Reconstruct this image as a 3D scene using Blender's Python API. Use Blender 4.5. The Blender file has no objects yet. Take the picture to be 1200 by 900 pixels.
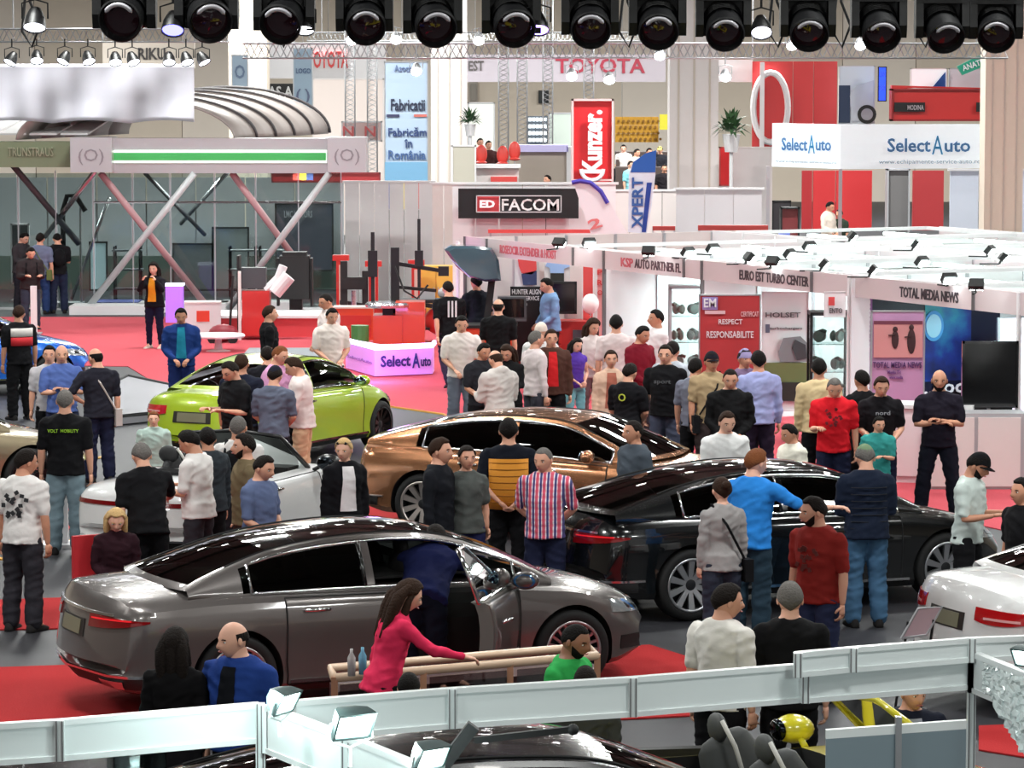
import bpy, bmesh, math, random
import numpy as np
from mathutils import Vector, Matrix
from mathutils.bvhtree import BVHTree
random.seed(7)
PI = math.pi
scn = bpy.context.scene
col = scn.collection

# ---------------------------------------------------------------- camera, world, lights, exposure
CAM_H = 5.45
FPX = 4000.0
PITCH = math.atan(370.0 / FPX)
cam_data = bpy.data.cameras.new('camera')
cam_data.sensor_width = 36.0
cam_data.lens = FPX / 1200.0 * 36.0
cam_data.clip_end = 500
cam = bpy.data.objects.new('camera', cam_data)
col.objects.link(cam)
cam.location = (0, 0, CAM_H)
cam.rotation_euler = (PI / 2 - PITCH, 0, 0)
scn.camera = cam

world = bpy.data.worlds.new('hall_air')
scn.world = world
world.use_nodes = True
bg = world.node_tree.nodes['Background']
bg.inputs['Color'].default_value = (1.0, 0.97, 0.94, 1)
bg.inputs['Strength'].default_value = 0.35

scn.view_settings.view_transform = 'Standard'
scn.view_settings.look = 'None'
scn.view_settings.gamma = 1.0
scn.view_settings.exposure = 0.2
scn.view_settings.use_curve_mapping = False

def area_light(x, y, z, sx, sy, power, color=(0.97, 1.0, 0.97)):
    l = bpy.data.lights.new('hall_or_fill_light', 'AREA')
    l.shape = 'RECTANGLE'; l.size = sx; l.size_y = sy
    l.energy = power; l.color = color
    o = bpy.data.objects.new('hall_or_fill_light', l)
    col.objects.link(o); o.location = (x, y, z)
    return o
# rows of hall lamps under the roof
for yy, pw in ((14, 420), (27, 580), (40, 680), (53, 820), (66, 900), (82, 1500), (100, 2500), (118, 3200)):
    for xx in (-14, -4.5, 4.5, 14):
        area_light(xx * (1 + yy / 200), yy, 10.6, 2.2, 0.7, pw)

# ---------------------------------------------------------------- helpers
def G(px, py, z=0.0):
    """the point of height z that lies on the sight line of a point of the photograph"""
    y = (450.0 - py) / FPX
    c, s = math.cos(PITCH), math.sin(PITCH)
    d = Vector(((px - 600.0) / FPX, c + y * s, -s + y * c))
    t = (z - CAM_H) / d.z
    return Vector((0, 0, CAM_H)) + d * t

def W(px, py, Y):
    y = (450.0 - py) / FPX
    c, s = math.cos(PITCH), math.sin(PITCH)
    d = Vector(((px - 600.0) / FPX, c + y * s, -s + y * c))
    return Vector((0, 0, CAM_H)) + d * (Y / d.y)

def srgb(r, g, b):
    f = lambda c: (c / 12.92) if c <= 0.04045 else ((c + 0.055) / 1.055) ** 2.4
    return (f(r / 255), f(g / 255), f(b / 255))

MATS = {}
def mat(name, rgb, rough=0.6, metal=0.0, coat=0.0, emit=0.0, noise=0.0, bump=0.0, scale=20.0, spec=0.5, flake=0.0):
    if name in MATS: return MATS[name]
    m = bpy.data.materials.new(name); m.use_nodes = True
    nt = m.node_tree; b = nt.nodes['Principled BSDF']
    c = srgb(*rgb)
    b.inputs['Base Color'].default_value = (*c, 1)
    b.inputs['Roughness'].default_value = rough
    b.inputs['Metallic'].default_value = metal
    b.inputs['Coat Weight'].default_value = coat
    b.inputs['Coat Roughness'].default_value = 0.03
    b.inputs['Specular IOR Level'].default_value = spec
    if emit:
        b.inputs['Emission Color'].default_value = (*c, 1)
        b.inputs['Emission Strength'].default_value = emit
        m.cycles.emission_sampling = 'NONE' if emit > 40 else 'AUTO'
    if noise or bump:
        tc = nt.nodes.new('ShaderNodeTexCoord')
        n = nt.nodes.new('ShaderNodeTexNoise'); n.inputs['Scale'].default_value = scale
        n.inputs['Detail'].default_value = 4
        nt.links.new(tc.outputs['Object'], n.inputs['Vector'])
        if noise:
            r = nt.nodes.new('ShaderNodeMixRGB'); r.blend_type = 'MULTIPLY'; r.inputs[0].default_value = 1
            mp = nt.nodes.new('ShaderNodeMapRange')
            mp.inputs['To Min'].default_value = 1 - noise; mp.inputs['To Max'].default_value = 1 + noise
            nt.links.new(n.outputs['Fac'], mp.inputs['Value'])
            r.inputs[1].default_value = (*c, 1)
            nt.links.new(mp.outputs[0], r.inputs[2]); nt.links.new(r.outputs[0], b.inputs['Base Color'])
        if bump:
            bp = nt.nodes.new('ShaderNodeBump'); bp.inputs['Strength'].default_value = bump
            bp.inputs['Distance'].default_value = 0.02
            nt.links.new(n.outputs['Fac'], bp.inputs['Height']); nt.links.new(bp.outputs[0], b.inputs['Normal'])
    MATS[name] = m
    return m

def cloth(rgb, bump=0.35):
    return mat('cloth_%d_%d_%d' % rgb, rgb, 0.9, bump=bump, scale=9.0, noise=0.10, spec=0.15)

def glass(name, tint=(200, 220, 215), amount=0.25, rough=0.02):
    """thin pane: part see-through, part reflecting"""
    if name in MATS: return MATS[name]
    m = bpy.data.materials.new(name); m.use_nodes = True
    nt = m.node_tree; nt.nodes.clear()
    o = nt.nodes.new('ShaderNodeOutputMaterial')
    tr = nt.nodes.new('ShaderNodeBsdfTransparent'); tr.inputs[0].default_value = (*srgb(*tint), 1)
    gl = nt.nodes.new('ShaderNodeBsdfGlossy'); gl.inputs['Roughness'].default_value = rough
    fr = nt.nodes.new('ShaderNodeFresnel'); fr.inputs[0].default_value = 1.5
    ad = nt.nodes.new('ShaderNodeMath'); ad.operation = 'ADD'; ad.use_clamp = True; ad.inputs[1].default_value = amount
    mx = nt.nodes.new('ShaderNodeMixShader')
    nt.links.new(fr.outputs[0], ad.inputs[0]); nt.links.new(ad.outputs[0], mx.inputs[0])
    nt.links.new(tr.outputs[0], mx.inputs[1]); nt.links.new(gl.outputs[0], mx.inputs[2])
    nt.links.new(mx.outputs[0], o.inputs[0])
    MATS[name] = m
    return m

def tag(o, label=None, cat=None, group=None, kind=None):
    if label: o['label'] = label
    if cat: o['category'] = cat
    if group: o['group'] = group
    if kind: o['kind'] = kind
    return o

def empty(name, loc=(0, 0, 0), rz=0.0, label=None, cat=None, group=None, scale=1.0):
    o = bpy.data.objects.new(name, None); col.objects.link(o)
    o.location = loc; o.rotation_euler = (0, 0, rz); o.scale = (scale,) * 3
    o.empty_display_size = 0.1
    return tag(o, label, cat, group)

def link(name, me, parent=None, m=None):
    """an object on (shared) mesh data, its material on the object's slot"""
    o = bpy.data.objects.new(name, me); col.objects.link(o)
    if parent is not None: o.parent = parent
    if m is not None:
        ms = m if isinstance(m, (list, tuple)) else [m]
        while len(me.materials) < len(ms): me.materials.append(None)
        for i, mm in enumerate(ms):
            o.material_slots[i].link = 'OBJECT'; o.material_slots[i].material = mm
    return o

class MB:
    """collects shapes into one mesh"""
    def __init__(s): s.v = []; s.f = []; s.mi = []; s.cur = 0; s.X = None
    def add(s, vs, fs):
        n = len(s.v)
        for p in vs:
            p = Vector(p)
            s.v.append(s.X @ p if s.X is not None else p)
        for f in fs: s.f.append(tuple(i + n for i in f)); s.mi.append(s.cur)
        return s
    def box(s, c, d, rz=0, R=None):
        M = R if R is not None else Matrix.Rotation(rz, 3, 'Z')
        c = Vector(c); vs = []
        for i in (-.5, .5):
            for j in (-.5, .5):
                for k in (-.5, .5): vs.append(c + M @ Vector((i * d[0], j * d[1], k * d[2])))
        return s.add(vs, [(0, 1, 3, 2), (4, 6, 7, 5), (0, 4, 5, 1), (2, 3, 7, 6), (0, 2, 6, 4), (1, 5, 7, 3)])
    def bar(s, a, b, w, h=None):
        """square bar from a to b"""
        a, b = Vector(a), Vector(b); h = h or w
        d = (b - a); L = d.length
        if L < 1e-6: return s
        R = d.to_track_quat('X', 'Z').to_matrix()
        return s.box((a + b) / 2, (L, w, h), R=R)
    def rings(s, rings, cap=True, closed=True):
        n = len(rings[0]); vs = [p for r in rings for p in r]; fs = []
        m = n if closed else n - 1
        for i in range(len(rings) - 1):
            for j in range(m):
                k = (j + 1) % n
                fs.append((i * n + j, i * n + k, (i + 1) * n + k, (i + 1) * n + j))
        if cap and closed:
            fs.append(tuple(range(n))[::-1]); b = (len(rings) - 1) * n
            fs.append(tuple(range(b, b + n)))
        return s.add(vs, fs)
    def tube(s, pts, rad, seg=8, cap=True, round_ends=False):
        pts = [Vector(p) for p in pts]
        if not isinstance(rad, (list, tuple)): rad = [rad] * len(pts)
        rad = list(rad)
        if round_ends:
            d0 = (pts[0] - pts[1]).normalized(); d1 = (pts[-1] - pts[-2]).normalized()
            r0, r1 = rad[0], rad[-1]
            sc_ = lambda q, k: (q[0] * k, q[1] * k) if isinstance(q, tuple) else q * k
            m0 = min(r0) if isinstance(r0, tuple) else r0; m1 = min(r1) if isinstance(r1, tuple) else r1
            pre = [(pts[0] + d0 * m0 * .95, sc_(r0, .3)), (pts[0] + d0 * m0 * .65, sc_(r0, .76))]
            post = [(pts[-1] + d1 * m1 * .65, sc_(r1, .76)), (pts[-1] + d1 * m1 * .95, sc_(r1, .3))]
            pts = [p for p, _ in pre] + pts + [p for p, _ in post]
            rad = [r for _, r in pre] + rad + [r for _, r in post]
        out = []; up = None
        for i, p in enumerate(pts):
            a = pts[max(0, i - 1)]; b = pts[min(len(pts) - 1, i + 1)]
            t = (b - a).normalized()
            if up is None:
                up = Vector((0, 0, 1)) if abs(t.z) < .9 else Vector((0, 1, 0))
            u = t.cross(up).normalized(); w = u.cross(t).normalized(); up = w
            r = rad[i]; ru, rw = (r if isinstance(r, tuple) else (r, r))
            out.append([p + u * (ru * math.cos(2 * PI * k / seg)) + w * (rw * math.sin(2 * PI * k / seg)) for k in range(seg)])
        return s.rings(out, cap)
    def ell(s, c, r, seg=12, rg=8, R=None):
        c = Vector(c); out = []
        for i in range(rg + 1):
            a = -PI / 2 + PI * i / rg
            ca, sa = math.cos(a) + 1e-4, math.sin(a)
            ring = []
            for k in range(seg):
                p = Vector((r[0] * ca * math.cos(2 * PI * k / seg), r[1] * ca * math.sin(2 * PI * k / seg), r[2] * sa))
                ring.append(c + (R @ p if R is not None else p))
            out.append(ring)
        return s.rings(out)
    def lathe(s, prof, axis='Z', c=(0, 0, 0), seg=24, R=None, cap=False):
        c = Vector(c); out = []
        for r, h in prof:
            ring = []
            for k in range(seg):
                a = 2 * PI * k / seg; x, y = r * math.cos(a), r * math.sin(a)
                p = Vector((x, y, h)) if axis == 'Z' else (Vector((x, h, y)) if axis == 'Y' else Vector((h, x, y)))
                ring.append(c + (R @ p if R is not None else p))
            out.append(ring)
        return s.rings(out, cap)
    def prism(s, poly, a, b):
        """poly (list of 3-D points) swept from offset a to offset b"""
        a, b = Vector(a), Vector(b); n = len(poly)
        vs = [Vector(p) + a for p in poly] + [Vector(p) + b for p in poly]
        fs = [tuple(range(n))[::-1], tuple(range(n, 2 * n))] + [(i, (i + 1) % n, n + (i + 1) % n, n + i) for i in range(n)]
        return s.add(vs, fs)
    def grid(s, P, nu, nv, thick=None):
        vs = [P(i / nu, j / nv) for i in range(nu + 1) for j in range(nv + 1)]
        fs = [(i * (nv + 1) + j, (i + 1) * (nv + 1) + j, (i + 1) * (nv + 1) + j + 1, i * (nv + 1) + j + 1) for i in range(nu) for j in range(nv)]
        return s.add(vs, fs)
    def mesh(s, name, smooth=False, angle=None, flip=True):
        me = bpy.data.meshes.new(name)
        me.from_pydata([tuple(p) for p in s.v], [], s.f)
        if any(s.mi):
            me.polygons.foreach_set('material_index', s.mi)
        if flip:
            bm = bmesh.new(); bm.from_mesh(me)
            bmesh.ops.recalc_face_normals(bm, faces=bm.faces)
            bm.to_mesh(me); bm.free()
        if smooth or angle:
            me.polygons.foreach_set('use_smooth', [True] * len(me.polygons))
            if angle: me.set_sharp_from_angle(angle=math.radians(angle))
        me.update()
        return me
    def build(s, name, m, parent=None, smooth=False, angle=None):
        ms = m if isinstance(m, (list, tuple)) else [m]
        me = s.mesh(name, smooth, angle)
        for mm in ms: me.materials.append(mm)
        o = bpy.data.objects.new(name, me); col.objects.link(o)
        if parent is not None: o.parent = parent
        return o

def copy_tree(o, parent=None):
    c = o.copy(); col.objects.link(c)
    if parent is not None: c.parent = parent
    for ch in list(o.children): copy_tree(ch, c)
    return c

TEXT_CACHE = {}
def text_mesh(txt, bold=0.0, extrude=0.01):
    key = (txt, bold, extrude)
    if key in TEXT_CACHE: return TEXT_CACHE[key]
    cu = bpy.data.curves.new('lettering', 'FONT')
    cu.body = txt; cu.size = 1.0; cu.extrude = extrude; cu.offset = bold; cu.resolution_u = 2
    cu.align_x = 'LEFT'
    o = bpy.data.objects.new('lettering_tmp', cu); col.objects.link(o)
    bpy.context.view_layer.update()
    me = bpy.data.meshes.new_from_object(o.evaluated_get(bpy.context.evaluated_depsgraph_get()))
    bpy.data.objects.remove(o); bpy.data.curves.remove(cu)
    n = len(me.vertices); a = np.empty(n * 3); me.vertices.foreach_get('co', a); a = a.reshape(-1, 3)
    lo, hi = a[:, :2].min(0), a[:, :2].max(0)
    a[:, :2] = (a[:, :2] - lo) / np.maximum(hi - lo, 1e-6) - 0.5      # unit box, centred
    me.vertices.foreach_set('co', a.ravel()); me.update()
    TEXT_CACHE[key] = me
    return me

def lettering(txt, parent, m, c, w, h, facing=(0, -1, 0), up=(0, 0, 1), bold=0.0, depth=0.01, name='lettering'):
    """flat letters w wide and h high centred on c, read by someone looking against `facing`"""
    me = text_mesh(txt, bold, 0.5)
    o = link(name, me, parent, m)
    n = Vector(facing).normalized(); u = Vector(up).normalized(); x = u.cross(n).normalized(); u = n.cross(x)
    M = Matrix((x * w, u * h, n * depth)).transposed().to_4x4()
    M.translation = Vector(c) + n * depth / 2
    o.matrix_local = M
    return o

def polyplate(name, pts, z0, z1, m, parent=None):
    b = MB(); b.prism([(p[0], p[1], 0) for p in pts], (0, 0, z0), (0, 0, z1))
    return b.build(name, m, parent)
# ---------------------------------------------------------------- people
from mathutils import noise as _nz
noise_fn = _nz.noise
def V(*a): return Vector(a)
SK = {}
ARMS = {   # (upper arm direction, forearm direction) for the person's right arm (-x); the left is mirrored
 'down': ((-.14, .02, -1), (-.04, -.14, -1)),
 'front': ((-.12, -.18, -1), (.30, -.9, .22)),
 'low': ((-.16, -.12, -1), (.50, -.62, -.5)),
 'cam': ((-.22, -.62, -.6), (.42, -.28, .85)),
 'crossed': ((-.18, -.28, -1), (.95, -.30, .10)),
 'back': ((-.22, .34, -1), (.62, .30, -.62)),
 'hips': ((-.62, .18, -.8), (.68, -.30, -.42)),
 'reach': ((-.35, -.9, -.55), (-.1, -1, .0)),
 'side': ((-.85, -.35, -.55), (-.9, -.25, .05)),
 'swingf': ((-.14, -.30, -1), (.05, -.55, -.8)),
 'swingb': ((-.14, .36, -1), (-.02, .12, -1)),
 'chin': ((-.12, -.30, -.9), (.45, -.35, .9)),
}
POSES = {  # right arm, left arm, legs, lean (deg), head yaw, head pitch (deg, + down)
 'stand': ('down', 'down', 'stand', 0, 0, 0),
 'stand_left': ('down', 'down', 'stand', 2, -35, 6),
 'stand_right': ('down', 'front', 'stand', 2, 35, 4),
 'phone': ('front', 'front', 'stand', 3, 0, 24),
 'phone_one': ('front', 'down', 'stand', 3, 10, 24),
 'hold_low': ('low', 'low', 'stand', 2, 0, 14),
 'photo': ('cam', 'cam', 'stand', 0, 0, 4),
 'crossed': ('crossed', 'crossed', 'wide', 0, 0, 4),
 'behind': ('back', 'back', 'stand', -2, 0, 0),
 'behind_turn': ('back', 'back', 'stand', 0, -20, 8),
 'hips': ('down', 'hips', 'stand', 3, 20, 8),
 'walk': ('swingf', 'swingb', 'walk', 3, 0, 6),
 'walk_down': ('swingb', 'swingf', 'walk', 5, 0, 16),
 'point': ('side', 'front', 'stand', 4, -25, 6),
 'reach': ('reach', 'down', 'stand', 14, 0, 14),
 'bend': ('reach', 'reach', 'stand', 58, 0, -10),
 'chin': ('chin', 'low', 'stand', 0, 12, 0),
 'sit': ('low', 'low', 'sit', 6, 0, 22),
 'sit_up': ('down', 'low', 'sit', 2, 15, 6),
}
def skeleton(pose, fem=False):
    key = (pose, fem)
    if key in SK: return SK[key]
    ra, la, legs, lean, hyaw, hpit = POSES[pose]
    sw = 0.160 if fem else 0.190
    hipz = 0.93
    dz = 0.0
    if legs == 'sit': dz = -0.44
    P = {}
    L = Matrix.Rotation(math.radians(lean), 3, 'X')      # forward is -y
    piv = V(0, 0, hipz + dz)
    up = lambda x, y, z: piv + L @ (V(x, y, z + dz) - piv)
    P['spine'] = [up(0, y, z) for y, z in ((0, .90), (0, .97), (-.008, 1.05), (-.012, 1.13), (-.012, 1.22), (-.004, 1.31), (.004, 1.39), (.006, 1.45), (.006, 1.50))]
    P['neck0'] = up(0, .008, 1.45); P['neck1'] = up(0, -.008, 1.575)
    HL = Matrix.Rotation(math.radians(hyaw), 3, 'Z') @ Matrix.Rotation(math.radians(hpit + lean * .8), 3, 'X')
    P['head'] = up(0, 0, 1.527) + HL @ V(0, -.018, .098)
    P['HR'] = HL
    for sd, key2 in ((-1, ra), (1, la)):
        a, f = ARMS[key2]
        a = V(a[0] * -sd, a[1], a[2]).normalized(); f = V(f[0] * -sd, f[1], f[2]).normalized()
        if lean > 30: pass
        else: a = L @ a; f = L @ f
        if key2 == 'crossed' and sd == 1: f = V(f.x, f.y - .12, f.z + .15).normalized()
        s = up(sd * sw, .004, 1.395)
        e = s + a * (.275 if fem else .295); w = e + f * (.235 if fem else .255)
        P['arm%d' % sd] = (s, e, w, f)
        h = V(sd * .086, 0, .91 + dz)
        if legs == 'stand': k = V(sd * .105, -.015, .50); an = V(sd * .115, .02, .09); toe = V(sd * .145, -.99, 0)
        elif legs == 'wide': k = V(sd * .15, -.015, .50); an = V(sd * .19, .02, .09); toe = V(sd * .3, -.95, 0)
        elif legs == 'walk':
            if sd == -1: k = V(-.10, -.20, .52); an = V(-.10, -.27, .10); toe = V(-.08, -.99, .0)
            else: k = V(.10, .06, .50); an = V(.10, .34, .14); toe = V(.08, -.95, -.3)
        else: k = V(sd * .13, -.43, .50); an = V(sd * .14, -.40, .09); toe = V(sd * .12, -.99, 0)
        P['leg%d' % sd] = (h, k, an, toe.normalized())
    SK[key] = P
    return P

def frame_of(P):
    sp = P['spine']; return (sp[5] - sp[0]).normalized()

def ell_loft(b, pts, rad, seg=16, xdir=V(1, 0, 0)):
    out = []
    n = len(pts)
    for i, p in enumerate(pts):
        t = (pts[min(n - 1, i + 1)] - pts[max(0, i - 1)]).normalized()
        yd = t.cross(xdir).normalized()
        rx, ry = rad[i]
        out.append([p + xdir * rx * math.cos(2 * PI * k / seg) + yd * ry * math.sin(2 * PI * k / seg) for k in range(seg)])
    b.rings(out)

def torso(b, P, fem, grow=0.0, hem=None, heavy=0.0):
    r = [(.165, .110), (.166, .114), (.156, .110), (.152, .108), (.164, .114), (.182, .120), (.190, .108), (.158, .082), (.078, .064)]
    if fem: r = [(.166, .112), (.162, .114), (.140, .098), (.126, .090), (.138, .102), (.154, .116), (.160, .096), (.128, .070), (.062, .054)]
    g = [(a + grow, c + grow + (heavy * (.05 if i < 5 else .015))) for i, (a, c) in enumerate(r)]
    pts = list(P['spine'])
    if hem is not None:
        d = (pts[1] - pts[0]).normalized()
        pts = [pts[0] - d * hem] + pts; g = [(g[0][0] + .016, g[0][1] + .014)] + g
    ell_loft(b, pts, g)

def arm_tube(b, P, sd, r, upto=1.0, fem=False, grow=0.0):
    s, e, w, f = P['arm%d' % sd]
    k = .84 if fem else 1.0
    a = [(s, .054), (s.lerp(e, .3), .054), (s.lerp(e, .75), .043), (e, .040), (e.lerp(w, .3), .041), (e.lerp(w, .75), .030), (w, .025)]
    L1 = (e - s).length; L2 = (w - e).length; T = (L1 + L2) * upto
    pts = []; rs = []; last = None; run = 0
    for p, q in a:
        q = q * k + grow
        if last is not None:
            step = (p - last[0]).length
            if run + step > T:
                u = (T - run) / step
                pts.append(last[0].lerp(p, u)); rs.append(last[1] * (1 - u) + q * u); break
            run += step
        pts.append(p); rs.append(q); last = (p, q)
    b.tube(pts, rs, seg=10, round_ends=True)

def leg_tube(b, P, sd, fem, grow=0.0, upto='ankle', wide=0.0):
    h, k, an, toe = P['leg%d' % sd]
    r = [.080, .082, .068, .054, .053, .044, .037]
    if fem: r = [.080, .080, .064, .049, .048, .038, .032]
    pts = [h, h.lerp(k, .3), h.lerp(k, .75), k, k.lerp(an, .3), k.lerp(an, .7), an]
    g = [x + grow + wide * i / 6 for i, x in enumerate(r)]
    if upto == 'knee': pts = pts[:4]; g = g[:4]; g[3] += .014
    elif upto == 'thigh': pts = pts[:3]; g = g[:3]
    b.tube(pts, g, seg=12, round_ends=True)

def hand(b, P, sd, fem):
    s, e, w, f = P['arm%d' % sd]
    k = .88 if fem else 1.0
    inward = V(-sd, -.2, 0) if abs(f.z) > .6 else V(0, 0, -1)
    n = (inward - f * inward.dot(f)).normalized()       # palm side
    l = f.cross(n).normalized()
    if l.y > 0 and abs(f.z) > .6: l = -l                 # thumb side forward
    if abs(f.z) <= .6 and l.dot(V(-sd, 0, 0)) < 0 and abs(f.x) < .7: l = -l
    c0 = w + f * .005
    palm = []
    for t, hw, ht in ((0, .024, .019), (.025, .034, .019), (.06, .042, .016), (.088, .040, .013)):
        palm.append([c0 + f * t * k + l * hw * k * math.cos(q) + n * ht * k * math.sin(q) for q in [2 * PI * i / 10 for i in range(10)]])
    b.rings(palm)
    for j, (off, ln) in enumerate(((.031, .068), (.011, .078), (-.010, .072), (-.030, .055))):
        base = c0 + f * .082 * k + l * off * k
        p1 = base + (f * .9 + n * .35).normalized() * ln * .45 * k
        p2 = p1 + (f * .55 + n * .8).normalized() * ln * .35 * k
        p3 = p2 + (f * .2 + n * .95).normalized() * ln * .25 * k
        b.tube([base, p1, p2, p3], [.0095 * k, .009 * k, .008 * k, .006 * k], seg=6)
    tb = c0 + f * .022 * k + l * .026 * k
    t1 = tb + (f * .5 + l * .75 + n * .35).normalized() * .042 * k
    t2 = t1 + (f * .85 + l * .25 + n * .45).normalized() * .03 * k
    b.tube([tb, t1, t2], [.013 * k, .011 * k, .008 * k], seg=6)

def head_pt(th, ph):
    """surface of the head: th around (0 = face), ph from -90 to 90"""
    x = .074 * math.cos(ph) * math.sin(th); y = -.094 * math.cos(ph) * math.cos(th); z = .116 * math.sin(ph)
    if z < 0:
        t = -z / .116
        x *= 1 - .30 * t; 
        if y > 0: y *= 1 - .45 * t
        else: y = y * (1 - .05 * t) - .010 * t
    fr = max(0.0, math.cos(th)) ** 3 * math.cos(ph)
    g = lambda a, c, w: math.exp(-((a - c) / w) ** 2)
    y -= .026 * g(x, 0, .013) * g(z, -.026, .020) * (1 if y < 0 else 0)          # nose
    y -= .010 * g(x, 0, .011) * g(z, -.002, .020) * (1 if y < 0 else 0)
    y -= .006 * g(z, .024, .010) * g(abs(x), .026, .022) * (1 if y < 0 else 0)   # brows
    y += .011 * g(abs(x), .031, .013) * g(z, .004, .011) * (1 if y < 0 else 0)   # eye hollows
    y -= .007 * g(x, 0, .022) * g(z, -.060, .012) * (1 if y < 0 else 0)          # lips
    y -= .008 * g(x, 0, .022) * g(z, -.098, .014) * (1 if y < 0 else 0)          # chin
    return V(x, y, z)

def head_mesh(b, P, sc=1.0):
    R, c = P['HR'], P['head']
    nu, nv = 32, 26
    vs = [c + R @ (head_pt(2 * PI * i / nu - PI, -PI / 2 + PI * (j + .02) / (nv + .04)) * sc) for j in range(nv + 1) for i in range(nu)]
    b.rings([vs[j * nu:(j + 1) * nu] for j in range(nv + 1)])
    for sd in (-1, 1):
        b.ell(c + R @ V(sd * .080, .006, -.006), (.010, .019, .031), 8, 6, R=R @ Matrix.Rotation(sd * .3, 3, 'Z'))

HS = 1.065
def hair_shell(b, P, style):
    R, c = P['HR'], P['head']
    nu, nv = 30, 16
    rings = []
    thick = {'crop': .006, 'short': .013, 'bald': .004, 'curly': .028, 'bun': .012, 'long': .017, 'tail': .012}[style]
    for j in range(nv + 1):
        ring = []
        for i in range(nu):
            th = 2 * PI * i / nu - PI
            a = abs(th)
            if style == 'bald': lo = .75 if a < 1.9 else -.45; hi = .62
            # hairline height by direction: high over the face, low at the nape
            if a < .95: lo = .72
            elif a < 1.35: lo = .72 - (a - .95) / .4 * .62
            elif a < 1.75: lo = .10 - (a - 1.35) / .4 * .10
            else: lo = -.0 - (a - 1.75) / 1.4 * .62
            top = PI / 2 if style != 'bald' else .42
            if style == 'bald': lo = -.05 if a > 1.35 else .40; lo = -.5 if a > 2.1 else lo
            ph = lo + (top - lo) * j / nv
            p = head_pt(th, ph) * HS
            t = thick * (0.15 if j == 0 else (0.8 if j == 1 else 1.0))
            q = V(p.x / .074 / .074, p.y / .094 / .094, p.z / .116 / .116).normalized()
            if style == 'bald' and a < 1.45: t = -.008
            if style in ('curly',): t *= 1 + .35 * math.sin(i * 2.4) * math.cos(j * 1.9)
            if style == 'short' and a < 1.2 and ph > .8: t *= 1.35
            ring.append(c + R @ (p + q * t))
        rings.append(ring)
    b.rings(rings, cap=False)
    if style in ('long', 'curly'):
        body = P['spine'][6]
        for dx in (-.05, 0, .05):
            pts = [c + R @ V(dx * 1.1, .045, .06), c + R @ V(dx * 1.35, .085, -.03), c + R @ V(dx * 1.4, .085, -.13), c + R @ V(dx * 1.3, .07, -.24 if style == 'long' else -.18), c + R @ V(dx * 1.1, .075, -.36 if style == 'long' else -.22)]
            b.tube(pts, [.03, .048, .046, .042, .018], seg=8, round_ends=True)
        for sd in (-1, 1):
            b.tube([c + R @ V(sd * .06, -.01, .06), c + R @ V(sd * .082, .01, -.03), c + R @ V(sd * .082, .0, -.13), c + R @ V(sd * .08, .0, -.22 if style == 'long' else -.17)], [.02, .024, .03, .015], seg=8, round_ends=True)
    if style == 'bun': b.ell(c + R @ V(0, .10, .06), (.045, .04, .045))
    if style == 'tail':
        b.ell(c + R @ V(0, .098, .045), (.028, .026, .028))
        b.tube([c + R @ V(0, .11, .045), c + R @ V(0, .155, .0), c + R @ V(0, .15, -.09), c + R @ V(0, .13, -.15)], [.018, .028, .024, .008], seg=8, round_ends=True)

def face_bits(P):
    """eyes (white, iris) + brows"""
    R, c = P['HR'], P['head']
    b = MB()
    for sd in (-1, 1):
        o = c + R @ V(sd * .033, -.0735 * HS - .001, .004)
        b.cur = 0; b.ell(o, (.0135, .009, .0075), 8, 6, R=R)
        b.cur = 1; b.ell(o + R @ V(0, -.006, 0), (.006, .005, .0065), 8, 6, R=R)
        b.cur = 2; b.tube([c + R @ V(sd * .049, -.079, .021), c + R @ V(sd * .035, -.091, .026), c + R @ V(sd * .017, -.095, .022)], .0042, seg=5)
    return b
def mouth_bits(P):
    R, c = P['HR'], P['head']
    b = MB()
    b.tube([c + R @ V(-.026, -.096, -.062), c + R @ V(-.010, -.1115, -.060), c + R @ V(.010, -.1115, -.060), c + R @ V(.026, -.096, -.062)], [.002, .005, .005, .002], seg=6)
    return b
def beard_mesh(P):
    R, c = P['HR'], P['head']; b = MB(); rings = []
    for j in range(9):
        ring = []
        for i in range(17):
            th = -1.35 + 2.7 * i / 16
            lo, hi = -1.35, (-.62 if abs(th) < .45 else -.62 + (abs(th) - .45) * .55)
            p = head_pt(th, lo + (hi - lo) * j / 8) * HS
            q = V(p.x, p.y, p.z * .6).normalized()
            ring.append(c + R @ (p + q * (.001 if j in (8,) else .008)))
        rings.append(ring)
    b.rings(rings, cap=False, closed=False)
    return b
def cap_mesh(P, brim=True, beanie=False):
    R, c = P['HR'], P['head']; b = MB(); rings = []
    lo = .30 if not beanie else .12
    for j in range(9):
        ring = []
        for i in range(24):
            th = 2 * PI * i / 24 - PI
            l2 = lo - (.12 if abs(th) > 1.2 else 0)
            ph = l2 + (PI / 2 - l2) * j / 8
            p = head_pt(th, ph); p.y = min(max(p.y, -.098), .098)
            ring.append(c + R @ (p * 1.19 + V(0, 0, .006)))
        rings.append(ring)
    b.rings(rings, cap=False)
    if brim:
        b.grid(lambda u, v: c + R @ V(math.sin((u - .5) * 2.3) * .078, -math.cos((u - .5) * 2.3) * (.085 + .085 * v * max(0, math.cos((u - .5) * 2.6))), .045 - .012 * v - .018 * abs(u - .5) * 2), 10, 4)
        b.grid(lambda u, v: c + R @ V(math.sin((u - .5) * 2.3) * .078, -math.cos((u - .5) * 2.3) * (.085 + .085 * v * max(0, math.cos((u - .5) * 2.6))), .039 - .012 * v - .018 * abs(u - .5) * 2), 10, 4)
    return b
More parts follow.
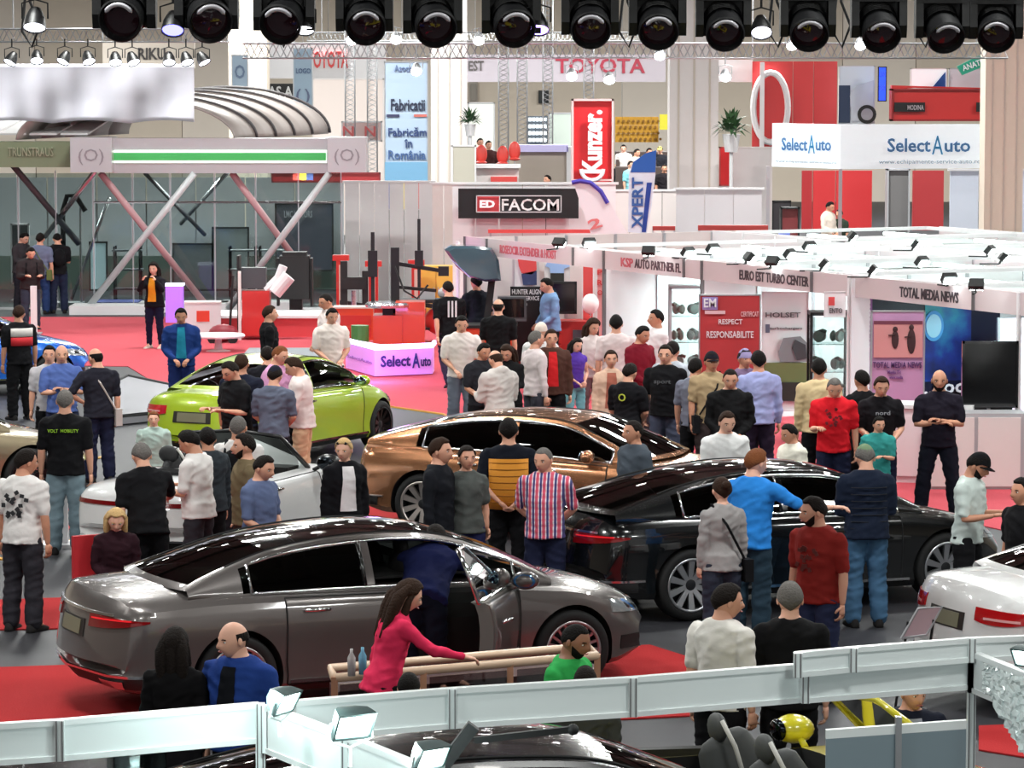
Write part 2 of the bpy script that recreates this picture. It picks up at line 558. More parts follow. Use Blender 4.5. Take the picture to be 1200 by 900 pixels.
def shoes_mesh(P):
    b = MB()
    for sd in (-1, 1):
        h, k, an, toe = P['leg%d' % sd]
        t = V(toe.x, toe.y, 0).normalized(); l = V(-t.y, t.x, 0); tz = toe.z
        rings = []
        zb = an.z - .09 + (.03 if tz < -.1 else 0)
        for d, hw, ht in ((-.085, .020, .05), (-.07, .034, .085), (-.02, .040, .095), (.05, .043, .075), (.11, .047, .055), (.16, .042, .042), (.195, .022, .028)):
            base = V(an.x, an.y, 0) + t * d; z0 = zb + d * tz * .6
            rings.append([base + l * hw * x + V(0, 0, z0 + ht * z) for x, z in ((-1, 0), (-1.03, .35), (-.75, .8), (-.3, 1), (.3, 1), (.75, .8), (1.03, .35), (1, 0))])
        b.rings(rings)
    return b

# meshes that need joining into one skin are remeshed together in one pass
REMESH = []
def remeshed(key, builder, voxel, store={}):
    if key in store: return store[key]
    b = builder()
    me = b.mesh('skin_part')
    o = bpy.data.objects.new('remesh_tmp', me); col.objects.link(o)
    md = o.modifiers.new('r', 'REMESH'); md.mode = 'VOXEL'; md.voxel_size = voxel; md.use_smooth_shade = True
    sm = o.modifiers.new('s', 'SMOOTH'); sm.factor = .5; sm.iterations = 4
    bpy.context.view_layer.update()
    out = bpy.data.meshes.new_from_object(o.evaluated_get(bpy.context.evaluated_depsgraph_get()))
    bpy.data.objects.remove(o); bpy.data.meshes.remove(me)
    if key[0] != 'body':          # folds of the cloth
        nz = noise_fn; n = len(out.vertices); co = np.empty(n * 3); no = np.empty(n * 3)
        out.vertices.foreach_get('co', co); out.vertices.foreach_get('normal', no); co = co.reshape(-1, 3); no = no.reshape(-1, 3)
        s1 = hash(str(key)) % 17 if False else len(str(key)) % 17
        d = np.array([nz((x * 6 + s1, y * 6, z * 13 + x * 5)) for x, y, z in co]); d2 = np.array([nz((x * 14, y * 14 + s1, z * 22 - x * 9)) for x, y, z in co])
        co += no * (np.maximum(-.003, .012 * (1 - 2 * np.abs(d)) - .004 + .004 * d2)[:, None]); out.vertices.foreach_set('co', co.ravel()); out.update()
    out.polygons.foreach_set('use_smooth', [True] * len(out.polygons))
    store[key] = out
    return out
STATIC = {}
def cached(key, fn, smooth=True):
    if key not in STATIC: STATIC[key] = fn().mesh(str(key[0]), smooth)
    return STATIC[key]

def body_mesh(pose, fem, voxel):
    key = ('body', pose, fem, voxel)
    if key in STATIC: return STATIC[key]
    P = skeleton(pose, fem)
    def core():
        b = MB(); torso(b, P, fem)
        for sd in (-1, 1):
            arm_tube(b, P, sd, 0, 1.0, fem); leg_tube(b, P, sd, fem)
            h, k, an, toe = P['leg%d' % sd]
            b.tube([an, an + toe * .12 - V(0, 0, .05)], [.036, .028], seg=8, round_ends=True)
        r = .064 if not fem else .049
        b.tube([P['neck0'], P['neck0'].lerp(P['neck1'], .6), P['neck1'] + (P['head'] - P['neck1']) * .3], [r + .012, r - .002, r - .006], seg=12, round_ends=True)
        return b
    me = remeshed(key, core, voxel)
    extra = MB(); head_mesh(extra, P, 1.03 if fem else 1.07)
    for sd in (-1, 1): hand(extra, P, sd, fem)
    me2 = extra.mesh('x', True)
    bm = bmesh.new(); bm.from_mesh(me); bm.from_mesh(me2)
    out = bpy.data.meshes.new('body'); bm.to_mesh(out); bm.free()
    out.polygons.foreach_set('use_smooth', [True] * len(out.polygons))
    STATIC[key] = out
    return out

SLEEVE = {'tee': .44, 'polo': .46, 'long': .97, 'jacket': .98, 'vest': .10, 'sleeveless': .12, 'hoodie': .97}
def top_mesh(pose, fem, kind, heavy, voxel):
    P = skeleton(pose, fem)
    grow = {'tee': .016, 'polo': .017, 'long': .015, 'jacket': .030, 'vest': .034, 'sleeveless': .011, 'hoodie': .024}[kind]
    def core():
        b = MB()
        torso(b, P, fem, grow, hem=(.05 if kind != 'sleeveless' else .02), heavy=heavy)
        for sd in (-1, 1): arm_tube(b, P, sd, 0, SLEEVE[kind], fem, grow=.013 if kind in ('tee', 'polo') else grow * .62)
        if kind in ('hoodie',):
            b.ell(P['neck0'] + V(0, .07, .02), (.10, .05, .07))
        if kind in ('jacket', 'vest', 'polo'):
            b.tube([P['neck0'] + V(0, 0, .0), P['neck0'] + (P['neck1'] - P['neck0']) * .35], [.085 if not fem else .07, .074 if not fem else .06], seg=14)
        return b
    return remeshed(('top', pose, fem, kind, heavy, voxel), core, voxel)
def bottom_mesh(pose, fem, kind, voxel):
    legs = POSES[pose][2]; P = skeleton(pose, fem)
    def core():
        b = MB()
        sp = P['spine']
        hip = V(0, 0, P['leg1'][0].z)
        ell_loft(b, [hip + V(0, 0, -.07), hip, hip + V(0, 0, .08)], [(.146, .104), (.162, .112), (.152, .104)])
        for sd in (-1, 1): leg_tube(b, P, sd, fem, grow=.014, upto='knee' if kind == 'shorts' else 'ankle', wide=.006 if kind == 'slim' or fem else .024)
        return b
    return remeshed(('bottom', legs, fem, kind, voxel), core, voxel)

def plaid(name='plaid_shirt'):
    if name in MATS: return MATS[name]
    m = bpy.data.materials.new(name); m.use_nodes = True; nt = m.node_tree; b = nt.nodes['Principled BSDF']
    b.inputs['Roughness'].default_value = .9
    tc = nt.nodes.new('ShaderNodeTexCoord'); sp = nt.nodes.new('ShaderNodeSeparateXYZ')
    nt.links.new(tc.outputs['Object'], sp.inputs[0])
    def wave(out, freq, phase, thr):
        a = nt.nodes.new('ShaderNodeMath'); a.operation = 'MULTIPLY_ADD'; a.inputs[1].default_value = freq; a.inputs[2].default_value = phase
        nt.links.new(out, a.inputs[0])
        s = nt.nodes.new('ShaderNodeMath'); s.operation = 'SINE'; nt.links.new(a.outputs[0], s.inputs[0])
        g = nt.nodes.new('ShaderNodeMath'); g.operation = 'GREATER_THAN'; g.inputs[1].default_value = thr; nt.links.new(s.outputs[0], g.inputs[0])
        return g.outputs[0]
    base = (*srgb(238, 226, 236), 1)
    prev = None
    for out, fr, ph, th, c, fac in ((sp.outputs[2], 110, 0, .1, (214, 120, 140), .45), (sp.outputs[0], 95, .6, .25, (205, 40, 80), .9), (sp.outputs[0], 95, 3.6, .55, (30, 40, 110), .95)):
        w = wave(out, fr, ph, th)
        k = nt.nodes.new('ShaderNodeMath'); k.operation = 'MULTIPLY'; k.inputs[1].default_value = fac; nt.links.new(w, k.inputs[0])
        mx = nt.nodes.new('ShaderNodeMixRGB'); nt.links.new(k.outputs[0], mx.inputs[0])
        if prev is None: mx.inputs[1].default_value = base
        else: nt.links.new(prev, mx.inputs[1])
        mx.inputs[2].default_value = (*srgb(*c), 1); prev = mx.outputs[0]
    nt.links.new(prev, b.inputs['Base Color'])
    MATS[name] = m
    return m

SKIN = [(228, 174, 150), (214, 158, 132), (198, 140, 112), (150, 104, 82)]
HAIRC = {'black': (15, 11, 10), 'brown': (48, 30, 20), 'grey': (104, 100, 97), 'blond': (205, 170, 118), 'dark': (25, 18, 15), 'white': (190, 186, 180), 'ginger': (120, 70, 40)}
def person(px, py, label, h=1.75, face=0, pose='stand', top=('tee', (230, 228, 226)), bottom=('trousers', (40, 42, 52)), hair=('short', 'dark'),
           skin=1, fem=False, heavy=0.0, shoes=(40, 38, 38), cap=None, beard=False, glasses=False, lift=0.0, print_=None, front=None, group='visitors standing in the hall',
           lod=0, loc=None, straps=None, bag=None, tie=None, detail=True, shades=False):
    """px, py: the top of the head in the photograph; h: the person's full height"""
    sc = h / 1.755
    P = skeleton(pose, fem)
    cap_ex = .02 if cap else .008
    topz = (P['head'].z + (.123 * max(.7, P['HR'][2][2])) + cap_ex) * sc
    if loc is None:
        g = G(px, py, topz + lift)
        off = Matrix.Rotation(math.radians(face), 3, 'Z') @ V(P['head'].x, P['head'].y, 0) * sc * 1.09
        loc = V(g.x - off.x, g.y - off.y, lift)
    vox = 0.0165 if lod == 0 else 0.022
    root = empty('person', loc, math.radians(face), label, 'person', group, sc); root.scale = (sc * 1.09, sc * 1.09, sc)
    sk = mat('skin_%d' % skin, SKIN[skin], .55, noise=.06, scale=14)
    hc = mat('hair_' + hair[1], HAIRC[hair[1]], .8, bump=.6, scale=70, noise=.25, spec=.2)
    link('body', body_mesh(pose, fem, vox), root, sk)
    tm = top[1] if not isinstance(top[1], tuple) else cloth(top[1])
    link({'tee': 'tshirt', 'polo': 'polo_shirt', 'long': 'shirt', 'jacket': 'jacket', 'vest': 'padded_vest', 'sleeveless': 'sleeveless_top', 'hoodie': 'hooded_top'}[top[0]], top_mesh(pose, fem, top[0], heavy, vox), root, tm)
    link('shorts' if bottom[0] == 'shorts' else 'trousers', bottom_mesh(pose, fem, bottom[0], vox), root, cloth(bottom[1]))
    link('shoes', cached(('shoes', POSES[pose][2], fem), lambda: shoes_mesh(P)), root, cloth(shoes, 0.1))
    if hair[0] != 'none':
        def hb():
            b = MB(); hair_shell(b, P, hair[0]); return b
        link('hair', cached(('hair', pose, fem, hair[0]), hb), root, hc)
    back = 120 < (face % 360) < 240
    fb = cached(('eyes', pose, fem), lambda: face_bits(P))
    link('eyes', fb, root, [mat('eye_white', (225, 222, 218), .3), mat('iris', (40, 28, 22), .3), hc])
    link('mouth', cached(('mouth', pose, fem), lambda: mouth_bits(P)), root, mat('lips', (170, 90, 84), .5))
    if beard: link('beard', cached(('beard', pose, fem), lambda: beard_mesh(P)), root, hc)
    if cap: link('cap', cached(('cap', pose, fem, cap[0]), lambda: cap_mesh(P, cap[0] == 'cap', cap[0] != 'cap')), root, cloth(cap[1], .1))
    R, c = P['HR'], P['head']
    if glasses or shades:
        b = MB()
        for sd in (-1, 1):
            zz = .004 if glasses else .085
            yy = -.094 if glasses else -.062
            b.tube([c + R @ V(sd * .033 + .02 * math.cos(a), yy, zz + .015 * math.sin(a)) for a in [2 * PI * i / 10 for i in range(11)]], .0025, seg=4)
            if shades: b.ell(c + R @ V(sd * .033, yy, zz), (.024, .006, .017), 8, 6, R=R)
            b.tube([c + R @ V(sd * .052, yy, zz), c + R @ V(sd * .079, .0, zz)], .0022, seg=4)
        b.build('glasses', mat('frame_black', (22, 22, 24), .3), root, smooth=True)
    if front:     # what shows in the opening of an open jacket
        b = MB(); sp = P['spine']; tmesh = top_mesh(pose, fem, top[0], heavy, vox)
        bv = BVHTree.FromPolygons([v.co for v in tmesh.vertices], [tuple(p.vertices) for p in tmesh.polygons])
        wd = .15 if not fem else .17
        def fpt(u, v):
            k = v * 6; q = sp[1 + min(5, int(k))].lerp(sp[2 + min(5, int(k))], k - min(5, int(k)))
            x = q.x + (u - .5) * wd * (1 - .35 * v); hit = bv.ray_cast(V(x, q.y - .5, q.z), V(0, 1, 0))[0]
            y = hit.y if hit is not None and q.y - .30 < hit.y < q.y - .05 else q.y - .15
            return V(x, y - .007, q.z)
        b.grid(fpt, 8, 22)
        b.build('shirt_front', cloth(front), root, smooth=True)
    if print_:    # (where, colour, w, h, text or None, dz)
        where, pc, w, hh, txt, dz = print_
        sp = P['spine']; o = sp[5] + V(0, 0, dz)
        dirn = V(0, -1, 0) if where == 'front' else V(0, 1, 0)
        o = o + dirn * (.150 + (heavy * .03))
        if txt: lettering(txt, root, mat('print_%d_%d_%d' % pc, pc, .7), o, w, hh, facing=dirn, up=(0, 0, 1), bold=.01, depth=.006, name='shirt_print')
        else:
            b = MB(); rr = random.Random(px)
            for q in range(16):
                a = rr.random() * 6.28; r = rr.random() ** .5
                b.box(o + V(math.cos(a) * r * w / 2, 0, math.sin(a) * r * hh / 2), (w * .16, .006, hh * .12), R=Matrix.Rotation(rr.random() * 3, 3, 'Y'))
            b.build('shirt_print', mat('print_%d_%d_%d' % pc, pc, .7), root)
    if straps:
        b = MB(); sp = P['spine']
        for sd in (-1, 1):
            b.tube([sp[2] + V(sd * .11, .10, 0), sp[5] + V(sd * .10, .145, 0), sp[7] + V(sd * .10, .04, .045), sp[6] + V(sd * .10, -.12, 0), sp[3] + V(sd * .11, -.13, 0)], (.018), seg=6)
        b.ell(sp[4] + V(0, .19, 0), (.13, .085, .20), 14, 10)
        b.build('backpack', cloth(straps, .2), root, smooth=True)
    if bag:
        b = MB(); sp = P['spine']
        b.tube([sp[7] + V(.11, 0, .05), sp[5] + V(.02, -.155, 0), sp[1] + V(-.17, -.10, 0)], .012, seg=6)
        b.tube([sp[7] + V(.11, 0, .05), sp[5] + V(.02, .155, 0), sp[1] + V(-.17, .10, 0)], .012, seg=6)
        b.box(sp[0] + V(-.21, 0, -.05), (.08, .26, .22))
        b.build('shoulder_bag', cloth(bag, .1), root, smooth=False)
    return root
# ---------------------------------------------------------------- cars
def smooth_curve(ctrl, L, n=240, sig=3):
    xs = np.linspace(0, L, n); a = np.array(ctrl, float)
    y = np.interp(xs, a[:, 0], a[:, 1])
    k = np.exp(-0.5 * (np.arange(-3 * sig, 3 * sig + 1) / sig) ** 2); k /= k.sum()
    yp = np.pad(y, 3 * sig, mode='edge'); 
    # keep slope at the ends
    yp[:3 * sig] = y[0] - (y[1] - y[0]) * np.arange(3 * sig, 0, -1); yp[-3 * sig:] = y[-1] + (y[-1] - y[-2]) * np.arange(1, 3 * sig + 1)
    ys = np.convolve(yp, k, 'valid')
    return lambda x: float(np.interp(x, xs, ys))

SPECS = {
 'limo': dict(L=5.30, W=1.945, wb=3.128, ro=1.184, R=.36, rim=.262,
   zt=[(0, .66), (.03, 1.00), (.14, 1.09), (.7, 1.125), (1.3, 1.12), (2.2, 1.06), (3.9, 1.02), (4.3, .985), (4.8, .89), (5.12, .77), (5.26, .64), (5.3, .56)],
   zs=[(0, .62), (.03, .90), (.2, .955), (1.0, .985), (2.2, .975), (3.7, .945), (4.4, .88), (4.9, .77), (5.2, .64), (5.3, .54)],
   zb=[(0, .42), (.08, .28), (.5, .22), (.9, .19), (4.6, .18), (5.0, .20), (5.3, .30)],
   w=[(0, .86), (.1, .93), (.6, .965), (2.0, .9725), (4.3, .965), (4.9, .93), (5.2, .86), (5.3, .80)],
   arc=[(.78, .80, 1.10), (1.15, .70, 1.23), (1.65, .62, 1.37), (2.2, .60, 1.44), (2.75, .605, 1.452), (3.2, .62, 1.40), (3.7, .70, 1.22), (4.15, .80, 1.00)],
   crown=.045, side=(1.28, 3.88), pill=(2.42,), qtr=1.62, rear_glass=(.86, 1.62), front_glass=(3.22, 4.08), doors=(1.62, 2.74, 3.82), spokes=20),
 'fastback': dict(L=4.97, W=1.91, wb=2.926, ro=1.10, R=.36, rim=.265,
   zt=[(0, .68), (.03, .98), (.10, 1.07), (.5, 1.11), (1.2, 1.09), (3.6, .99), (4.1, .93), (4.6, .80), (4.9, .66), (4.97, .52)],
   zs=[(0, .62), (.03, .88), (.2, .94), (1.0, .96), (2.2, .94), (3.6, .91), (4.2, .84), (4.7, .70), (4.97, .50)],
   zb=[(0, .44), (.08, .30), (.5, .22), (4.4, .17), (4.97, .28)],
   w=[(0, .84), (.1, .91), (.6, .95), (2.0, .955), (4.1, .955), (4.7, .90), (4.97, .76)],
   arc=[(.32, .78, 1.08), (.75, .69, 1.20), (1.3, .61, 1.33), (1.9, .58, 1.40), (2.4, .58, 1.405), (2.85, .60, 1.36), (3.3, .68, 1.19), (3.78, .78, .98)],
   crown=.045, side=(.98, 3.52), pill=(2.18,), qtr=1.2, rear_glass=(.42, 1.34), front_glass=(2.90, 3.72), doors=(1.45, 2.45, 3.48), spokes=10),
 'coupe': dict(L=4.60, W=1.84, wb=2.76, ro=1.02, R=.34, rim=.25,
   zt=[(0, .62), (.03, .98), (.12, 1.06), (.8, 1.09), (1.2, 1.07), (3.3, .99), (3.8, .94), (4.3, .82), (4.55, .66), (4.6, .54)],
   zs=[(0, .58), (.03, .88), (.3, .94), (2.2, .93), (3.4, .91), (3.9, .83), (4.4, .68), (4.6, .50)],
   zb=[(0, .42), (.08, .27), (.5, .20), (4.1, .17), (4.6, .26)],
   w=[(0, .80), (.1, .87), (.5, .92), (1.2, .92), (2.2, .90), (3.7, .92), (4.3, .87), (4.6, .74)],
   arc=[(.72, .76, 1.06), (1.1, .67, 1.21), (1.55, .59, 1.34), (2.0, .57, 1.40), (2.35, .58, 1.40), (2.7, .60, 1.34), (3.1, .67, 1.18), (3.45, .75, 1.0)],
   crown=.04, side=(1.12, 3.22), pill=(1.95,), qtr=1.3, rear_glass=(.80, 1.52), front_glass=(2.68, 3.40), doors=(1.42, 2.2, 3.2), spokes=10),
 'roadster': dict(L=4.35, W=1.82, wb=2.55, ro=.95, R=.33, rim=.24,
   zt=[(0, .60), (.04, .90), (.2, .98), (.9, 1.00), (1.4, .93), (2.7, .93), (3.1, .94), (3.6, .86), (4.1, .72), (4.35, .50)],
   zs=[(0, .56), (.04, .80), (.4, .88), (2.0, .86), (3.2, .86), (3.8, .76), (4.2, .60), (4.35, .46)],
   zb=[(0, .40), (.08, .26), (.5, .19), (3.9, .16), (4.35, .25)],
   w=[(0, .76), (.1, .84), (.5, .90), (2.2, .89), (3.5, .91), (4.1, .84), (4.35, .70)],
   arc=None, crown=.04, side=None, pill=(), qtr=1.3, rear_glass=None, front_glass=None, doors=(1.45, 2.2, 2.85), spokes=10),
}
def lighter(k): return k
def paint(name, rgb, metal=.0, rough=.28, coat=1.0):
    return mat('paint_' + name, rgb, rough, metal, coat)

def wheel_parts(R, rim, nsp, style='multi'):
    """tyre, rim, spoke meshes with the axle along y, outside at -y"""
    k = ('wheel', R, rim, nsp, style)
    if k in STATIC: return STATIC[k]
    b = MB(); b.lathe([(rim - .01, -.10), (rim + .012, -.118), (rim + .05, -.122), (R - .02, -.112), (R - .004, -.095), (R, -.05), (R, .05), (R - .004, .095), (R - .03, .115), (rim, .11)], 'Y', seg=40)
    tyre = b.mesh('tyre', angle=40)
    b = MB(); b.lathe([(rim - .035, .08), (rim - .03, -.02), (rim - .022, -.085), (rim - .018, -.112), (rim + .004, -.116), (rim + .006, -.10)], 'Y', seg=40)
    b.lathe([(.0, -.085), (.035, -.085), (.055, -.078), (.062, -.03), (.062, .0)], 'Y', seg=20)
    b.lathe([(.0, -.01), (rim - .03, -.0)], 'Y', seg=24)
    rm = b.mesh('rim', angle=40)
    b = MB()
    if style == 'multi': b.prism([(-.013, -.07, .05), (.013, -.07, .05), (.011, -.105, rim - .02), (-.011, -.105, rim - .02)], (0, 0, 0), (0, .03, 0))
    else: b.prism([(-.022, -.075, .045), (.022, -.075, .045), (.034, -.108, rim - .02), (-.034, -.108, rim - .02)], (0, 0, 0), (0, .035, 0))
    sp = b.mesh('spoke')
    STATIC[k] = (tyre, rm, sp)
    return STATIC[k]

def make_car(spec, label, color, loc, yaw, wheel=('multi', (200, 202, 205)), plate=True, tail='bar', chrome=True, seats=None, open_door=None,
             black_roof=False, tail_col=(120, 8, 14), interior=(30, 28, 28), wheels_vis=('fr', 'rr', 'rl', 'fl'), dark_trim=False, group='show cars on the stand', glassmat=None, lamps_on=False):
    S = SPECS[spec]; L = S['L']; Wd = S['W']; wb = S['wb']; ro = S['ro']; Rw = S['R']
    zt, zs, zb, w = (smooth_curve(S[k], L) for k in ('zt', 'zs', 'zb', 'w'))
    root = empty('car', loc, yaw, label, 'car', group)
    o0 = ro + wb / 2                     # local origin: midway between the axles
    oC = o0
    K = [0, 1, 2, 3, 4, 5, 6, 7, 8, 9, 10, 11, 12]
    def sec(x):
        W_, a, b_, c = w(x), zb(x), zs(x), zt(x)
        h = b_ - a
        return [(0, a), (W_ * .78, a), (W_ * .93, a + .02), (W_ * .982, a + h * .12), (W_ * .975, a + h * .30), (W_ * .995, a + h * .55), (W_ * 1.0, a + h * .72), (W_ * .985, a + h * .88), (W_ * .955, b_ - .005),
                (W_ * .89, b_ + (c - b_) * .22 + .01), (W_ * .74, b_ + (c - b_) * .58 + .012), (W_ * .42, b_ + (c - b_) * .90 + .006), (0, c)]
    def Spt(x, k, sd):
        s = sec(x); i = min(int(k), 11); f = k - i
        y = s[i][0] * (1 - f) + s[i + 1][0] * f; z = s[i][1] * (1 - f) + s[i + 1][1] * f
        q = y / (Wd / 2)
        sh = 0
        if x < .9: sh += .30 * (1 - x / .9) ** 1.5 * q ** 2.6
        if x > L - 1.1: sh -= .42 * ((x - L + 1.1) / 1.1) ** 1.5 * q ** 2.3
        return V(x + sh - oC, sd * y, z)
    xs = np.unique(np.concatenate([[0, .012, .03, .06, .1, .16], np.arange(.25, L - .3, .11), [L - .25, L - .18, L - .12, L - .07, L - .03, L - .01, L]]))
    kk = [0, 1, 1.5, 2, 2.5, 3, 3.5, 4, 4.5, 5, 5.5, 6, 6.5, 7, 7.5, 8, 8.5, 9, 9.5, 10, 10.5, 11, 11.5, 12]
    b = MB(); rings = []
    for x in xs:
        rings.append([Spt(x, k, 1) for k in kk] + [Spt(x, k, -1) for k in kk[-2:0:-1]])
    b.rings(rings)
    pm = color if not isinstance(color, tuple) else paint('%d_%d_%d' % color, color)
    dark = mat('arch_black', (14, 14, 15), .7)
    chromem = mat('chrome', (225, 226, 228), .12, 1.0) if chrome else mat('gloss_black', (16, 16, 18), .15, 0, 1)
    shell = b.mesh('body_shell', angle=28)
    shell.materials.append(pm); shell.materials.append(dark)
    body = bpy.data.objects.new('body_shell', shell); col.objects.link(body)
    cutb = MB()
    for xw in (ro, ro + wb):
        for sd in (-1, 1):
            cutb.lathe([(Rw + .045, sd * .58), (Rw + .045, sd * 1.2)], 'Y', c=(xw - o0, 0, Rw + .005), seg=40, cap=True)
    if seats is not None and S['arc'] is None:
        x0, x1 = 1.45, 2.75
        cutb.box(((x0 + x1) / 2 - o0, 0, .95), (x1 - x0, Wd * .74, .75))
    cm = cutb.mesh('cut'); cm.materials.append(dark); cm.materials.append(dark)
    cut = bpy.data.objects.new('cut', cm); col.objects.link(cut)
    md = body.modifiers.new('b', 'BOOLEAN'); md.object = cut; md.operation = 'DIFFERENCE'; md.solver = 'EXACT'; md.material_mode = 'TRANSFER'
    bpy.context.view_layer.update()
    out = bpy.data.meshes.new_from_object(body.evaluated_get(bpy.context.evaluated_depsgraph_get()))
    body.modifiers.clear(); body.data = out; bpy.data.objects.remove(cut); bpy.data.meshes.remove(shell)
    out.set_sharp_from_angle(angle=math.radians(28))
    body.parent = root
    bm0 = b.mesh('tmp'); bmx = bmesh.new(); bmx.from_mesh(bm0); bvh = BVHTree.FromBMesh(bmx); bmx.free(); bpy.data.meshes.remove(bm0)

    # strips, lamps, plate: patches laid on the ends of the body
    def wrap(name, m, a0, a1, z0, z1, end='rear', off=.012, nu=14, nv=3, parent=root, depth=1.0):
        cx = (depth - o0) if end == 'rear' else (L - depth - o0); sg = -1 if end == 'rear' else 1
        fz0 = z0 if callable(z0) else (lambda u: z0); fz1 = z1 if callable(z1) else (lambda u: z1)
        outer = []; 
        def P(u, v, o):
            a = math.radians(a0 + (a1 - a0) * u); z = fz0(u) + (fz1(u) - fz0(u)) * v
            d = V(sg * math.cos(a), math.sin(a), 0)
            hit = bvh.ray_cast(V(cx, 0, z) + d * 3, -d)
            p = hit[0] if hit[0] is not None else V(cx, 0, z) + d
            return p + d * o
        mb = MB()
        top = [[P(i / nu, j / nv, off) for j in range(nv + 1)] for i in range(nu + 1)]
        bot = [[P(i / nu, j / nv, -.01) for j in range(nv + 1)] for i in range(nu + 1)]
        mb.rings([t + bo[::-1] for t, bo in zip(top, bot)])
        return mb.build(name, m, parent, angle=35)
    red = mat('tail_lamp_%d_%d_%d' % tail_col, tail_col, .12, 0, 1.0)
    redlit = mat('tail_lamp_lit', (230, 30, 40), .2, 0, 1, emit=.3)
    black = mat('gloss_black', (16, 16, 18), .15, 0, 1)
    trim = mat('black_trim', (24, 24, 25), .55)
    zz = zs(.25)
    if tail == 'bar':
        for sd in (-1, 1):
            wrap('tail_lamp', red, sd * 22, sd * 58, lambda u: zz - .155 + .07 * u * u, lambda u: zz - .04 - .03 * u, off=.014)
            wrap('lamp_strip', redlit, sd * 24, sd * 50, lambda u: zz - .085 + .01 * u, lambda u: zz - .072 + .01 * u, off=.018, nv=1)
        wrap('chrome_strip', chromem, -40, 40, zz - .045, zz - .025, off=.016, nv=1)
    elif tail == 'block':
        for sd in (-1, 1):
            wrap('tail_lamp', red, sd * 25, sd * 62, lambda u: zz - .20 + .10 * u * u + .05 * (1 - u) ** 3, lambda u: zz - .04 - .02 * u, off=.014)
            wrap('lamp_strip', mat('lamp_clear', (225, 160, 160), .1, 0, 1), sd * 31, sd * 50, zz - .135, zz - .115, off=.018, nv=1)
    elif tail == 'line':
        wrap('tail_lamp', red, -60, 60, zz - .09, zz - .045, off=.014, nv=1, nu=30)
    if plate:
        wrap('number_plate', mat('plate_recess', (40, 36, 34), .4), -17, 17, zz - .26, zz - .11, off=.008)
        wrap('plate', mat('plate_olive', (120, 118, 96), .4), -13, 13, zz - .245, zz - .125, off=.014)
    wrap('bumper_trim', trim, -62, 62, zb(.1) + .0, zb(.1) + .10, off=.012, nu=24)
    wrap('bumper_strip', chromem, -66, 66, zb(.1) + .10, zb(.1) + .122, off=.018, nv=1, nu=24)
    for sd in (-1, 1):
        wrap('exhaust_tip', chromem, sd * 30, sd * 46, zb(.1) - .0, zb(.1) + .07, off=.03)
        wrap('headlamp', mat('lamp_glass', (190, 196, 200), .08, .6, 1), sd * 34, sd * 66, lambda u: zs(L - .3) - .10 + .05 * u, lambda u: zs(L - .3) - .0 + .06 * u, end='front', off=.012)
        wrap('headlamp_insert', black, sd * 40, sd * 54, lambda u: zs(L - .3) - .07 + .04 * u, lambda u: zs(L - .3) - .04 + .05 * u, end='front', off=.018)
        wrap('air_intake', trim, sd * 34, sd * 60, zb(L - .1) + .07, zb(L - .1) + .19, end='front', off=.008)
    wrap('grille', black, -24, 24, zb(L - .1) + .08, zs(L - .3) - .03, end='front', off=.012)
    wrap('grille_frame', chromem, -25, 25, zs(L - .3) - .03, zs(L - .3) - .008, end='front', off=.018, nv=1)
    # sills and bright side strip
    for sd in (-1, 1):
        sb = MB()
        xa, xb_ = ro + Rw + .10, ro + wb - Rw - .10
        def strip(k0, k1, off):
            r = []
            for i in range(15):
                x = xa + (xb_ - xa) * i / 14
                p0, p1 = Spt(x, k0, sd), Spt(x, k1, sd)
                n = V(0, sd, 0)
                r.append([p0 + n * off, p1 + n * off, p1 - n * .01, p0 - n * .01])
            sb.rings(r)
        strip(2.0, 2.75, .012); sb.build('sill', trim, root)
        sb = MB(); strip(3.0, 3.2, .016); sb.build('side_strip', chromem, root)
    # doors: skin patches with a dark joint line, handle
    dx = S['doors']
    def door(xa, xb_, sd, m=pm):
        def edge(x, k):      # keep clear of the rear wheel arch
            z = Spt(x, k, sd).z; r = Rw + .085
            if x < ro + r + .15 and abs(z - Rw) < r: return max(x, ro + math.sqrt(r * r - (z - Rw) ** 2))
            return x
        ks = [2.9, 3.5, 4.2, 5, 5.6, 6.2, 7, 7.5, 8, 8.6]
        db = MB(); rr = []
        for k in ks:
            x0 = edge(xa, k); rr.append([Spt(x0 + (xb_ - x0) * i / 10, k, sd) + V(0, sd * .004, 0) for i in range(11)])
        db.rings(rr, cap=False, closed=False)
        dr = db.build('door', m, root, smooth=True)
        outline = [r_[0] for r_ in rr] + rr[-1][1:] + [r_[-1] for r_ in rr[::-1]][1:] + rr[0][::-1][1:]
        jb = MB(); jb.tube([p + V(0, sd * .001, 0) for p in outline], .0065, seg=5); jb.build('door_joint', dark, dr, smooth=True)
        hb = MB(); xh = xa + .16 if xb_ - xa > .3 else xa
        p0, p1 = Spt(xh, 7.15, sd) + V(0, sd * .03, 0), Spt(xh + .22, 7.15, sd) + V(0, sd * .03, 0)
        hb.tube([p0 - V(0, sd * .035, 0), p0, p0.lerp(p1, .5) + V(0, sd * .008, 0), p1, p1 - V(0, sd * .035, 0)], [(.012), .016, .017, .016, .012], seg=8, round_ends=True)
        hb.build('door_handle', chromem, dr, smooth=True)
        return dr
    two = spec in ('coupe', 'roadster')
    for sd in (-1, 1):
        if two:
            if not (open_door == sd): door(dx[0], dx[2], sd)
        else:
            door(dx[0], dx[1] - .01, sd)
            if open_door != sd: door(dx[1] + .01, dx[2], sd)
    # greenhouse
    gm = glassmat or glass('car_glass', (70, 76, 74), .10)
